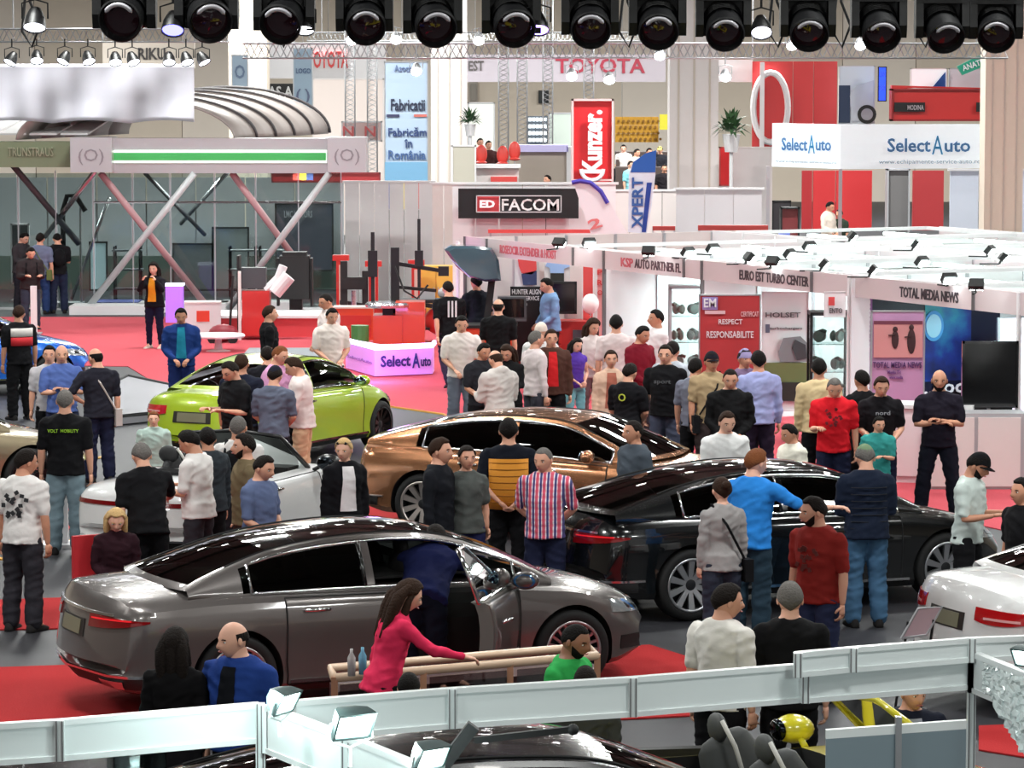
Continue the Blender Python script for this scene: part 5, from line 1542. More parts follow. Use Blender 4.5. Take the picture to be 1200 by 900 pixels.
def showcase(x0, y0, x1, y1, Y, label, m, items):
    a, c = W(x0, y0, Y), W(x1, y1, Y); w = c.x - a.x; h = a.z; d = w * .9
    o = empty('glass_showcase', ((a.x + c.x) / 2, Y + d / 2, 0), 0, label, 'showcase')
    b = MB()
    for sx in (-1, 1):
        for sy in (-1, 1): b.box((sx * w / 2, sy * d / 2, h / 2), (.04, .04, h))
    b.box((0, 0, h), (w + .04, d + .04, .05)); b.box((0, 0, .12), (w + .04, d + .04, .24)); b.build('frame', m, o)
    for z in (.24, .7, 1.15, 1.6):
        b = MB(); b.box((0, 0, h * z / 2.1), (w - .04, d - .04, .012)); b.build('shelf', glass('shelf_glass', (215, 235, 232), .12), o)
    for sx, sy, dx, dy in ((0, -1, w, .01), (-1, 0, .01, d), (1, 0, .01, d)):
        b = MB(); b.box((sx * w / 2, sy * d / 2, h * .55), (dx - .04 if dx > .02 else dx, dy - .04 if dy > .02 else dy, h * .85)); b.build('pane', glass('case_glass', (232, 242, 240), .05), o)
    r = random.Random(x0); k = 0
    for z in (.24, .7, 1.15, 1.6):
        for sx in (-.24, .24):
            q = empty('turbocharger', ((a.x + c.x) / 2 + sx * w, Y + d / 2, h * z / 2.1 + .01), r.random() * 6, 'metal turbocharger on %s shelf, %s side, of the %s' % (('lowest', 'second', 'third', 'top')[k // 2], ('left', 'right')[k % 2], items), 'turbocharger', 'turbochargers in the showcases', scale=.75); k += 1
            b = MB(); b.lathe([(.03, -.10), (.10, -.09), (.12, -.05), (.10, -.01), (.04, 0), (.04, .05), (.09, .06), (.11, .10), (.08, .13), (.03, .13)], 'X', c=(0, 0, .13), seg=16, cap=True); b.build('housing', mat('cast_grey', (176, 176, 172), .5, .2), q, angle=40)
            b = MB(); b.tube([(-.05, 0, .22), (-.05, -.08, .25), (-.05, -.15, .22)], .035, 8); b.build('inlet', mat('cast_dark', (120, 112, 104), .5, .2), q)
showcase(951, 368, 994, 450, 49.6, 'black framed glass showcase left of the white booth pillar', blackm, 'black showcase')
showcase(786, 337, 823, 450, 54.5, 'grey framed glass showcase left of the red roll-up banner', greyw, 'grey showcase')

# red poster booth (under the pinkish fascia)
Yb = 60.5
o = framed('picture_panel', 603, 296, 632, 336, Yb, white_m, mat('print_white', (226, 220, 220), .7), 'picture panel of a person in a red shirt above the black display', 'poster', fw=.01)
q = MB(); pts = [W(*t, Yb - .02) for t in ((606, 298), (628, 298), (629, 316), (623, 322), (611, 320), (608, 312))]; q.prism(pts, (0, 0, 0), (0, -.01, 0)); q.build('red_shirt_print', mat('print_red', (205, 40, 50), .6), o)
pts = [W(*t, Yb - .02) for t in ((611, 321), (629, 317), (629, 334), (613, 334))]; q = MB(); q.prism(pts, (0, 0, 0), (0, -.01, 0)); q.build('dark_print', mat('print_navy', (50, 60, 100), .6), o)
o = framed('picture_panel', 638, 300, 668, 336, Yb, white_m, mat('print_white', (226, 220, 220), .7), 'picture panel of a person in a light blue shirt above the black display', 'poster', fw=.01)
q = MB(); pts = [W(*t, Yb - .02) for t in ((643, 304), (662, 304), (668, 312), (661, 315), (661, 320), (645, 320), (644, 314), (639, 312))]; q.prism(pts, (0, 0, 0), (0, -.01, 0)); q.build('blue_shirt_print', mat('print_sky', (150, 180, 225), .6), o); patch(o, 645, 320, 661, 330, Yb - .02, mat('print_black', (36, 38, 34), .6))
o = framed('panel_board', 682, 307, 696, 360, Yb, white_m, mat('print_red', (210, 60, 60), .6), 'narrow red and white board beside the white balloon', 'board', fw=.02, bottom=0)
o = framed('panel_board', 699, 312, 708, 370, Yb - 1, white_m, mat('print_rose', (220, 150, 150), .6), 'narrow pink board with letters beside the white partition', 'board', [('P', 700, 316, 706, 322, (205, 60, 60)), ('R', 700, 328, 706, 334, (205, 60, 60)), ('O', 700, 340, 706, 346, (205, 60, 60))], fw=.02, bottom=0)
o = framed('display_board', 598, 336, 642, 398, Yb - .5, blackm, mat('board_black', (20, 20, 22), .4), 'black display board with white lettering behind the blue shirt man', 'board', [('HUNTER ALIGN', 600, 339, 634, 345, (230, 230, 232)), ('PRO SERVICE', 603, 347, 632, 352, (230, 230, 232)), ('equipment', 600, 355, 618, 359, (170, 170, 172)), ('systems', 600, 361, 615, 365, (170, 170, 172))], bottom=.3)
o = framed('display_board', 641, 330, 676, 368, Yb - .6, blackm, mat('screen_black', (8, 8, 10), .08), 'black television screen right of the blue shirt man', 'television', bottom=None)
a = W(658, 375, Yb - .4); o = empty('tool_cabinet', (a.x, a.y, 0), 0, 'red tool cabinet under the black television screen', 'cabinet')
b = MB(); b.box((0, .3, .5), (1.6, .6, 1.0)); b.build('body', mat('tool_red', (200, 50, 46), .4), o)
for i in range(5):
    b = MB(); b.box((-.35, -.02, .15 + i * .18), (.7, .04, .15)); dq = b.build('drawer', mat('tool_red2', (212, 62, 54), .35), o); b = MB(); b.box((-.35, -.05, .18 + i * .18), (.5, .02, .02)); b.build('handle', alu, dq)
b = MB(); b.box((.45, -.02, .5), (.5, .03, .7)); b.build('door', mat('drawer_grey', (90, 92, 98), .4), o)

# ---------------------------------------------------------------- white walls in the middle distance
def white_wall(x0, x1, ytop, Y, label, n, m=white_m, dx=0):
    o = empty('booth_wall', (0, 0, 0), 0, label, 'wall'); a, c = W(x0, ytop, Y), W(x1, ytop, Y)
    for i in range(n):
        u0, u1 = a.x + (c.x - a.x) * i / n, a.x + (c.x - a.x) * (i + 1) / n
        b = MB(); b.box(((u0 + u1) / 2, Y + dx * ((u0 + u1) / 2 - a.x), a.z / 2), (u1 - u0 - .015, .08, a.z)); b.build('panel', m, o)
    b = MB(); b.box(((a.x + c.x) / 2, Y, a.z + .02), (c.x - a.x + .1, .14, .05)); b.build('top_rail', white_m, o)
white_wall(404, 508, 214, 79, 'white exhibition wall right of the glass pavilion', 6)
white_wall(506, 534, 216, 77, 'short white wall left of the black sign', 2, white2)
white_wall(530, 722, 216, 72, 'white exhibition wall carrying the black sign', 7)
white_wall(700, 795, 224, 88, 'white exhibition wall behind the blue feather flag', 5, white2)
white_wall(792, 893, 222, 84, 'white exhibition wall below the wide pale column', 3, mat('panel_lilac2', (208, 202, 206), .7))
white_wall(1113, 1215, 200, 84, 'blue-white booth wall under the right end of the two-sided sign', 3, mat('panel_bluish', (206, 212, 226), .7))
o = framed('sign_board', 537, 221, 678, 256, 71.6, blackm, mat('sign_black', (16, 16, 18), .4), 'long black sign with a red and white tool logo', 'sign', [('FACOM', 588, 233, 655, 247, (232, 232, 232))], fw=.03)
patch(o, 558, 229, 585, 249, 71.55, mat('logo_red', (196, 60, 66), .5), 'logo_square')
q = MB(); 
for (u0, v0, u1, v1) in ((558, 229, 658, 230), (558, 248, 658, 249), (558, 229, 559, 249), (657, 229, 658, 249), (585, 229, 586, 249)):
    a, c = W(u0, v0, 71.5), W(u1, v1, 71.5); q.box(((a.x + c.x) / 2, 71.5, (a.z + c.z) / 2), (max(.02, c.x - a.x), .01, max(.02, a.z - c.z)))
q.build('logo_frame', mat('logo_line', (205, 205, 208), .5), o); lettering('ED', o, mat('ink_white', (235, 235, 240), .5), W(571, 239, 71.5), .32, .16, bold=.05)
def red_rail(x0, x1, y0, y1, Y, label):
    o = empty('red_rail', (0, 0, 0), 0, label, 'rail'); a, c = W(x0, y0, Y), W(x1, y1, Y)
    b = MB(); b.box(((a.x + c.x) / 2, Y, (a.z + c.z) / 2), (c.x - a.x, .1, a.z - c.z)); b.build('board', mat('rail_red', (205, 70, 66), .5), o)
    b = MB()
    for t in (.02, .5, .98): x = a.x + (c.x - a.x) * t; b.box((x, Y + .07, a.z / 2), (.04, .04, a.z))
    b.build('upright', alu, o)
red_rail(572, 710, 269, 273, 70.5, 'thin red rail below the black sign'); red_rail(765, 791, 265, 270, 82, 'short red rail left of the glowing floodlights'); red_rail(818, 900, 264, 270, 82, 'red rail below the lilac-white exhibition wall')

# tall red sign with a vertical white name
o = framed('sign_tower', 670, 116, 719, 238, 86, mat('sign_edge', (230, 190, 190), .5), mat('sign_red', (216, 32, 40), .5), 'tall red sign tower with white name written upwards', 'sign', fw=.05, bottom=.0, d=.5)
a = W(694, 166, 86); lettering('Kunzer.', o, mat('ink_white', (235, 235, 240), .5), (a.x, 85.97, a.z), 74 * 86 / FPX, 24 * 86 / FPX, up=(-1, 0, 0), bold=.05, depth=.04)
a = W(694, 198, 86); b = MB(); b.tube([(a.x + math.cos(t) * .28, 85.95, a.z + .28 * math.sin(t)) for t in [PI + PI * i / 12 for i in range(13)]], .05, 6); b.build('logo_arc', mat('ink_white', (235, 235, 240), .5), o)
patch(o, 671, 210, 718, 212, 85.97, mat('sign_edge', (230, 190, 190), .5), 'band')
# feather flags
def feather(pts, Y, cc, label, texts=(), bands=(), edge=None, up=(-1, 0, 0)):
    o = empty('feather_flag', (0, 0, 0), 0, label, 'flag'); q = MB(); pp = [W(*t, Y) for t in pts]; q.prism(pp, (0, 0, 0), (0, .03, 0)); q.build('cloth', mat('flag_%d_%d_%d' % cc, cc, .8), o)
    if edge: q = MB(); q.tube([W(*t, Y - .01) for t in edge[0]], .05, 6); q.build('pole_sleeve', mat('flag_%d_%d_%d' % edge[1], edge[1], .8), o)
    for bp, bc in bands: q = MB(); q.prism([W(*t, Y - .015) for t in bp], (0, 0, 0), (0, .01, 0)); q.build('colour_band', mat('flag_%d_%d_%d' % bc, bc, .8), o)
    for (t, x, y, w, h, bc, u) in texts: p = W(x, y, Y - .02); lettering(t, o, mat('ink_%d_%d_%d' % bc, bc, .5), p, w * Y / FPX, h * Y / FPX, up=u, bold=.03)
    lowx = sum(t[0] for t in pts) / len(pts); p = W(lowx, 280, Y); q = MB(); q.tube([(p.x, Y + .05, 0), (p.x, Y + .05, max(pp, key=lambda v: v.z).z * .8)], .03, 6); q.box((p.x, Y + .05, .04), (.6, .6, .08)); q.build('stand', alu, o)
feather([(736, 272), (737, 202), (742, 190), (756, 180), (769, 176), (768, 205), (764, 240), (758, 274)], 74, (206, 212, 224), 'blue and white feather flag with letters written upwards',
        [('XPERT', 747, 238, 60, 13, (40, 84, 150), (-1, 0, 0))], [([(739, 202), (742, 190), (756, 180), (769, 176), (768, 202)], (34, 84, 160)), ([(758, 214), (764, 214), (757, 272), (752, 272)], (30, 60, 140))])
feather([(672, 214), (690, 213), (706, 224), (716, 240), (745, 290), (724, 298), (700, 296), (684, 250)], 69, (220, 214, 218), 'white curved flag with a blue violet edge and red figures', [('2', 697, 262, 16, 12, (205, 110, 110), (-.3, 0, 1)), ('5', 727, 288, 18, 12, (220, 150, 150), (-.2, 0, 1))], (), ([(670, 214), (680, 212), (692, 214), (704, 224), (712, 238)], (70, 60, 160)))

# ---------------------------------------------------------------- two-sided white sign on its booth, red wall, posters
Ys = 82
o = empty('corner_sign', (0, 0, 0), 0, 'large white corner sign with blue lettering at upper right', 'sign')
ca, cb, cc_ = W(905, 145, Ys + 2.0), W(985, 146, Ys), W(1154, 144, Ys + .6); zt_, zb_ = W(985, 146, Ys).z, W(985, 198, Ys).z
for p, q_ in ((ca, cb), (cb, cc_)):
    d = V(q_.x - p.x, q_.y - p.y, 0).normalized(); n = V(-d.y, d.x, 0) * .15
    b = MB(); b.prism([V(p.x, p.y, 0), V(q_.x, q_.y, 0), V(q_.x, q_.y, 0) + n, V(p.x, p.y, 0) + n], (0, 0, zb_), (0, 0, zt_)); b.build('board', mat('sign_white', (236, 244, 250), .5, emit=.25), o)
blue_i = (70, 120, 170)
def selauto(P, Q, x0, x1, y0, y1, w3=None):
    d = V(Q.x - P.x, Q.y - P.y, 0).normalized()
    walltext('Select', o, x0, y0, x0 + (x1 - x0) * .52, y1, P, d, blue_i, off=.02); walltext('A', o, x0 + (x1 - x0) * .54, y0 - 3, x0 + (x1 - x0) * .67, y1 + 3, P, d, (40, 130, 180), off=.02, bold=0); walltext('uto', o, x0 + (x1 - x0) * .69, y0 + 3, x1, y1, P, d, blue_i, off=.02)
selauto(ca, cb, 916, 974, 161, 177); selauto(cb, cc_, 1040, 1137, 162, 178)
walltext('www.echipamente-service-auto.ro', o, 909, 187, 980, 193, ca, V(cb.x - ca.x, cb.y - ca.y, 0).normalized(), (150, 160, 170), off=.02, bold=0); walltext('www.echipamente-service-auto.ro', o, 1030, 187, 1149, 193, cb, V(cc_.x - cb.x, cc_.y - cb.y, 0).normalized(), (150, 160, 170), off=.02, bold=0)
for x in (907, 985, 1152): b = MB(); a = W(x, 190, Ys + .3); b.box((a.x, Ys + (.3 if x > 910 else 2.2), zb_ / 2), (.08, .08, zb_)); b.build('post', alu, o)
# red panelled wall behind it
o = empty('red_wall', (0, 0, 0), 0, 'red wall of tall panels with thin white joints behind the corner sign', 'wall')
for x0, x1 in ((882, 903), (903, 929), (930, 953), (954, 981)): slab('panel', x0, 72, x1 - .6, 175, 99, .15, mat('wall_red', (204, 52, 54), .5), o)
for x0, x1, cc in ((940, 952, 1), (953, 979, 0), (980, 1022, 0), (1070, 1106, 2)): slab('panel', x0, 200, x1 - .6, 270, 90, .15, mat('wall_red_%d' % cc, ((200, 44, 48), (170, 36, 42), (176, 50, 54))[cc], .5), o)
b = MB(); c = W(903, 126, 98.8); b.tube([(c.x + .5 * math.cos(t), 98.8, c.z + 1.0 * math.sin(t)) for t in [2 * PI * i / 28 for i in range(29)]], .09, 6); b.build('round_emblem', white_m, o)
b = MB(); c = W(893, 126, 98.7); b.box((c.x, 98.7, c.z), (.13, .05, 2.6)); b.build('emblem_bar', white_m, o)
o = framed('poster', 983, 77, 1025, 146, 98, white_m, mat('poster_sky', (222, 232, 240), .5), 'poster of a white car beside the red panelled wall', 'poster', fw=.03)
patch(o, 983, 100, 996, 144, 97.95, mat('print_night', (40, 58, 86), .6)); q = MB(); q.prism([W(*t, 97.93) for t in ((996, 112), (1004, 100), (1024, 94), (1024, 142), (998, 142))], (0, 0, 0), (0, .01, 0)); q.build('car_print', mat('print_carwhite', (200, 208, 216), .4), o)
c = W(1016, 134, 97.9); b = MB(); b.lathe([(.0, 0), (.27, 0), (.27, .02)], 'Y', c=(c.x, c.y, c.z), seg=20); b.build('wheel_print', mat('print_black', (36, 38, 34), .6), o); b = MB(); b.lathe([(0, -.02), (.17, -.02), (.17, 0)], 'Y', c=(c.x, c.y, c.z), seg=20); b.build('hub_print', greyw, o)
o = framed('light_panel', 1029, 78, 1039, 119, 97, blackm, mat('led_blue', (30, 70, 230), .5, emit=1.2), 'narrow glowing blue light panel right of the car poster', 'panel', [('AUTO', 1031, 84, 1037, 90, (90, 130, 240)), ('EXPO', 1031, 100, 1037, 106, (90, 130, 240))], fw=.03)
o = framed('bulkhead_sign', 1045, 104, 1156, 142, 95, mat('red_dark', (150, 30, 34), .4), mat('red_gloss', (206, 46, 44), .3), 'long red bulkhead with two dark name plates', 'sign', fw=.05, d=.6)
patch(o, 1048, 120, 1084, 131, 94.95, blackm, 'name_plate'); lettering('MODINA', o, mat('ink_pale', (180, 170, 176), .5), W(1073, 126, 94.9), .45, .14, bold=.02); patch(o, 1144, 120, 1156, 131, 94.95, blackm, 'name_plate')
q = MB(); q.prism([W(*t, 95.2) for t in ((1045, 106), (1070, 103), (1120, 104), (1156, 110), (1156, 103), (1045, 100))], (0, 0, 0), (0, .3, 0)); q.build('curved_top', mat('red_gloss', (206, 46, 44), .3), o)
o = framed('bulkhead_sign', 1067, 80, 1110, 104, 96, white_m, mat('sign_white', (236, 244, 250), .5), 'white board with a blue corner above the red bulkhead', 'sign', fw=.03); q = MB(); q.prism([W(*t, 95.95) for t in ((1092, 103), (1108, 84), (1108, 103))], (0, 0, 0), (0, .01, 0)); q.build('blue_corner', mat('flag_34_84_160', (34, 84, 160), .6), o)
o = framed('bulkhead_sign', 1112, 80, 1156, 106, 96.5, greyw, mat('sign_lilac', (206, 200, 208), .6), 'plain lilac grey board under the green sign', 'sign', fw=.03)
o = empty('green_sign', (0, 0, 0), 0, 'small slanting green sign with white letters at upper right', 'sign'); q = MB(); q.prism([W(*t, 94) for t in ((1122, 78), (1154, 62), (1157, 76), (1128, 88))], (0, 0, 0), (0, .2, 0)); q.build('board', mat('sign_green', (36, 160, 130), .5), o); p = W(1140, 76, 93.95); lettering('ANATE', o, mat('ink_white', (235, 235, 240), .5), p, .6, .16, up=(-.35, 0, 1), bold=.02)
# kiosk stuff below the sign
o = framed('doorway_frame', 905, 235, 927, 262, 87, blackm, mat('door_shadow', (46, 42, 46), .6), 'dark framed doorway behind the white booths', 'doorway', bottom=0)
o = framed('kiosk_cabinet', 1040, 198, 1066, 272, 88, greyw, mat('kiosk_grey', (112, 110, 110), .5), 'tall grey cabinet between the red panels', 'cabinet', bottom=0, d=.5)
o = framed('kiosk_cabinet', 915, 243, 937, 270, 86, blackm, mat('kiosk_red', (120, 44, 46), .5), 'dark and red cabinet left of the man at the counter', 'cabinet', bottom=0, d=.5)
a = W(990, 262, 84); o = empty('counter', (a.x, 84.8, 0), 0, 'red and white counter in front of the standing man at upper right', 'counter'); b = MB(); b.box((0, 0, .55), (2.4, .7, 1.1)); b.build('carcass', white2, o); b = MB(); b.box((.3, -.37, .75), (1.2, .03, .5)); b.build('front_panel', mat('rail_red', (205, 70, 66), .5), o); b = MB(); b.box((0, 0, 1.12), (2.5, .8, .05)); b.build('worktop', white_m, o)
p = W(919, 270, 80); o = empty('water_dispenser', (p.x, 80, 0), 0, 'white water dispenser with a blue bottle', 'water dispenser'); b = MB(); b.box((0, 0, .6), (.34, .34, 1.2)); b.build('body', white_m, o); b = MB(); b.lathe([(.05, 1.2), (.13, 1.3), (.14, 1.6), (.10, 1.66), (0, 1.66)], 'Z', seg=16); b.build('bottle', mat('bottle_blue', (110, 130, 225), .2), o, smooth=True)
# plant
def plant(px, py, Y, s, label, basez=None):
    p = W(px, py, Y); o = empty('potted_plant', (p.x, Y, p.z), 0, label, 'plant'); r = random.Random(px)
    b = MB(); b.lathe([(.14 * s, -.5 * s), (.2 * s, -.12 * s), (.21 * s, -.1 * s), (0, -.12 * s)], 'Z', seg=14); b.tube([(0, 0, -.5 * s), (0, 0, -p.z)], .05, 6); b.build('pot', white_m, o)
    b = MB()
    for i in range(90):
        a = r.random() * 6.3; e = r.random() * 1.5; L_ = s * (.3 + .35 * r.random()); d = V(math.cos(a) * math.cos(e), math.sin(a) * math.cos(e), math.sin(e)); w_ = V(-d.y, d.x, 0).normalized() * .04 * s
        st = V(0, 0, -.1 * s) + d * .1 * s; m_p = st + d * L_ * .55 + V(0, 0, .05 * s); en = st + d * L_ - V(0, 0, .1 * s)
        b.add([st, m_p + w_, en, m_p - w_], [(0, 1, 2, 3)])
    f = b.build('foliage', mat('leaf_green', (48, 82, 46), .6, noise=.3), o); f['kind'] = 'stuff'
plant(857, 152, 92, 1.2, 'green plant on the white ledge right of the wide column'); plant(551, 142, 92, .8, 'small palm plant right of the pale column')
# middle-back stands: yellow seating wall, purple counter, red chairs
o = empty('seating_wall', (0, 0, 0), 0, 'ochre yellow wall of round holes behind the seated people', 'wall')
for i in range(6):
    for j in range(3): slab('panel', 721 + i * 8.5, 137 + j * 10, 721 + i * 8.5 + 8.2, 137 + j * 10 + 9.7, 112, .15, mat('ochre', (204, 150, 40), .6), o)
q = MB()
for i in range(9):
    for j in range(4): c = W(725 + i * 5.8 + (j % 2) * 2.5, 142 + j * 7, 111.9); q.lathe([(0, 0), (.045, 0), (.045, .03)], 'Y', c=(c.x, c.y, c.z), seg=8)
q.build('hole', mat('ochre_dark', (140, 96, 30), .7), o)['kind'] = 'stuff'
slab('yellow_flag', 773, 134, 783, 152, 111, .1, mat('flag_yellow', (232, 222, 60), .6), o)
o = empty('counter', (0, 0, 0), 0, 'long beige counter with a lilac lit top left of the red sign tower', 'counter')
slab('front_panel', 604, 178, 664, 216, 96, .6, mat('counter_beige', (176, 164, 152), .6), o, bottom=0); slab('worktop', 602, 170, 666, 178, 95.8, .9, mat('counter_lilac', (196, 190, 232), .5, emit=.2), o); slab('end_panel', 664, 172, 671, 216, 95.8, .9, white_m, o, bottom=0)
o = empty('counter', (0, 0, 0), 0, 'white counter with a red band behind the white exhibition wall', 'counter')
slab('front_panel', 557, 196, 608, 216, 90, .6, white2, o, bottom=0); slab('band', 575, 207, 606, 213, 89.9, .08, mat('rail_red', (205, 70, 66), .5), o); slab('worktop', 555, 193, 610, 197, 89.8, .9, white_m, o)
for i, (x, y) in enumerate(((564, 180), (589, 181), (603, 176))):
    c = W(x, y, 93); o = empty('egg_chair', (c.x, 93, c.z - .3), 0, 'red rounded chair in the background stands, %s' % ('left one', 'middle one', 'right one')[i], 'chair', scale=.62)
    b = MB(); b.ell((0, .1, .45), (.26, .12, .42), 14, 10); b.build('backrest', mat('chair_red', (220, 70, 62), .4), o, smooth=True); b = MB(); b.ell((0, -.1, .1), (.25, .24, .08), 12, 8); b.build('seat', mat('chair_red', (220, 70, 62), .4), o, smooth=True); b = MB(); b.tube([(0, 0, .1), (0, 0, -(c.z - .3) / .62)], .03, 6); b.build('stem', alu, o)
# cans on a shelf
o = empty('shelf_rack', (0, 0, 0), 0, 'black rack with rows of small white lamps in the far stands', 'rack'); slab('back_board', 618, 136, 642, 170, 104, .1, mat('slate', (60, 66, 74), .6), o); q = MB()
for i in range(5):
    for j in range(4): c = W(621 + i * 4.4, 140 + j * 8, 103.9); q.box(c, (.09, .05, .1))
q.build('small_lamp', mat('tiny_white', (240, 250, 255), .5, emit=2), o)['kind'] = 'stuff'
framed('stand_wall', 643, 132, 671, 172, 106, greyw, mat('wall_greenish', (180, 190, 182), .7), 'pale greenish stand wall left of the red sign tower', 'wall', bottom=0)
framed('stand_wall', 548, 120, 580, 165, 108, greyw, mat('wall_pale', (206, 208, 200), .7), 'pale stand wall behind the small palm', 'wall', bottom=0)
framed('poster', 529, 170, 558, 216, 88, white_m, mat('poster_portrait', (190, 186, 172), .6), 'pale portrait poster at the foot of the pale column', 'poster')
framed('red_board', 843, 172, 856, 218, 94, mat('rail_red', (205, 70, 66), .5), mat('board_red', (224, 34, 38), .5, emit=.1), 'narrow bright red board right of the wide pale column', 'board')
framed('stand_wall', 842, 172, 905, 222, 95, white2, mat('wall_grey_pale', (205, 200, 200), .7), 'plain pale wall panel below the short white board', 'wall', bottom=0)
framed('stand_wall', 366, 92, 450, 160, 112, white2, mat('wall_pinkish', (222, 208, 202), .7), 'blank pale wall section left of the flag banner', 'wall', bottom=0)
framed('billboard', 400, 142, 448, 166, 100, white_m, mat('board_rosy', (222, 190, 186), .7), 'pink and white board with a camera sign left of the banner', 'board', [('N  N', 402, 148, 440, 160, (200, 90, 90))]); 
framed('red_board', 318, 202, 446, 214, 84, mat('red_dark2', (140, 40, 44), .5), mat('red_board', (178, 46, 50), .5), 'long dark red board behind the right canopy cube', 'board')
# ---------------------------------------------------------------- workshop machines in front of the white walls
orange = mat('machine_orange', (214, 68, 34), .4, 0, .4); mred = mat('machine_red', (196, 40, 36), .4, 0, .4)
def at_floor(px, py): p = G(px, py); return V(p.x, p.y, 0)
def lift_post(x, ytop, ybase, label):
    p = at_floor(x, ybase); h = (ybase - ytop) * p.y / FPX; o = empty('lift_post', p, 0, label, 'vehicle lift')
    b = MB(); b.box((0, 0, h / 2), (.20, .26, h)); b.build('column', mred, o); b = MB(); b.box((0, 0, h - .05), (.36, .3, .12)); b.build('head', mred, o)
    b = MB(); b.box((0, 0, .12), (.42, .5, .24)); b.build('foot', mred, o); b = MB(); b.box((.0, -.15, h * .5), (.08, .06, h * .7)); b.build('slide', mat('slide_pale', (200, 170, 160), .4), o)
    b = MB(); b.bar((0, -.2, .35), (.5, -.5, .3), .09); b.build('arm', blackm, o)
lift_post(400, 299, 372, 'red lift post just right of the pavilion'); lift_post(438, 306, 374, 'red lift post left of the tyre changer'); lift_post(488, 305, 374, 'red lift post in front of the yellow cabinet')
p = at_floor(511, 372); o = empty('yellow_cabinet', p, 0, 'yellow locker cabinet against the white wall', 'cabinet'); b = MB(); b.box((0, .3, .55), (.78, .5, 1.15)); b.build('carcass', mat('locker_yellow', (222, 178, 74), .4), o)
for sx in (-1, 1):
    b = MB(); b.box((sx * .19, .03, .56), (.36, .03, 1.08)); d = b.build('door', mat('locker_yellow2', (230, 188, 84), .4), o); b = MB(); b.box((sx * .05, 0, .6), (.02, .03, .14)); b.build('handle', alu, d)
# tyre changer
p = at_floor(455, 418); o = empty('tyre_changer', p, 0, 'orange tyre changer with black arms behind the glowing counter', 'tyre changer')
b = MB(); b.box((0, .1, .45), (.55, .7, .7)); b.box((.42, .1, .55), (.55, .6, 1.0)); b.build('cabinet', orange, o); b = MB(); b.lathe([(0, 0), (.42, 0), (.44, .05), (.40, .09), (0, .09)], 'Z', c=(0, -.05, .95), seg=24); b.build('turntable', steel, o)
b = MB(); b.box((0, -.05, .88), (.2, .2, .2)); b.build('hub', blackm, o)
for nm, a, c, w_ in (('column', (.12, .45, .3), (.12, .45, 2.05), .16), ('arm', (.12, .45, 1.75), (1.05, .1, 1.62), .07), ('mount_arm', (-.30, .3, 1.0), (-.30, .3, 2.35), .07), ('mount_arm', (.58, .3, 1.3), (.58, .3, 2.6), .06), ('arm', (.12, .45, 1.3), (.9, .1, 1.25), .06)):
    b = MB(); b.bar(a, c, w_); b.build(nm, blackm, o)
for c_, d_ in (((-.30, .28, 1.75), (.18, .14, .5)), ((.58, .28, 1.85), (.16, .14, .3)), ((1.05, .1, 1.62), (.2, .15, .18))): b = MB(); b.box(c_, d_); b.build('gearbox', blackm, o)
b = MB(); b.tube([(.12, .3, 1.7), (.3, .1, 1.25), (.55, .1, 1.1), (.75, .2, 1.35)], .02, 6); b.build('hose', blackm, o)
b = MB(); b.box((-.5, -.35, .12), (.6, .5, .24)); b.box((.0, -.5, .06), (.6, .3, .12)); b.build('base', orange, o); b = MB(); b.tube([(-.52, -.3, .25), (-.52, -.3, .62)], .17, 14); b.build('bottle', mat('bottle_green', (70, 130, 70), .4), o)
p = at_floor(412, 395); o = empty('workshop_press', p, 0, 'black frame press between two red lift posts', 'press'); b = MB(); b.bar((-.15, 0, 0), (-.15, 0, 1.55), .14); b.bar((.28, 0, 0), (.28, 0, 1.35), .12); b.box((.05, 0, 1.1), (.5, .2, .25)); b.build('frame', blackm, o); b = MB(); b.tube([(.05, 0, .95), (.05, 0, .4)], .05, 8); b.build('piston', steel, o)
p = at_floor(413, 402); o = empty('tool_chest', p + V(.05, -.4, 0), 0, 'orange low tool chest left of the tyre changer', 'chest'); b = MB(); b.box((0, 0, .42), (.78, .5, .62)); b.build('carcass', orange, o); b = MB(); b.box((0, -.26, .5), (.7, .02, .2)); b.box((0, -.26, .26), (.7, .02, .2)); b.build('drawer', mred, o); b = MB(); b.box((0, 0, .75), (.8, .52, .03)); b.build('lid', mat('chest_pale', (220, 200, 190), .4), o)
p = at_floor(507, 402); o = empty('workbench', p, 0, 'black workbench with red machine parts left of the black shirt man', 'workbench'); b = MB(); b.box((0, 0, .85), (1.3, .7, .06)); b.build('worktop', blackm, o)
for sx in (-1, 1):
    for sy in (-1, 1): b = MB(); b.bar((sx * .58, sy * .3, 0), (sx * .58, sy * .3, .84), .05); b.build('leg', blackm, o)
b = MB(); b.ell((.2, 0, .45), (.38, .25, .3)); b.build('red_cover', mred, o, smooth=True); b = MB(); b.box((-.1, 0, .98), (.3, .2, .2)); b.ell((.25, 0, 1.0), (.15, .12, .12)); b.build('vice', greyw, o, smooth=False); b = MB(); b.box((-.3, 0, .3), (.5, .5, .04)); b.build('shelf', blackm, o)
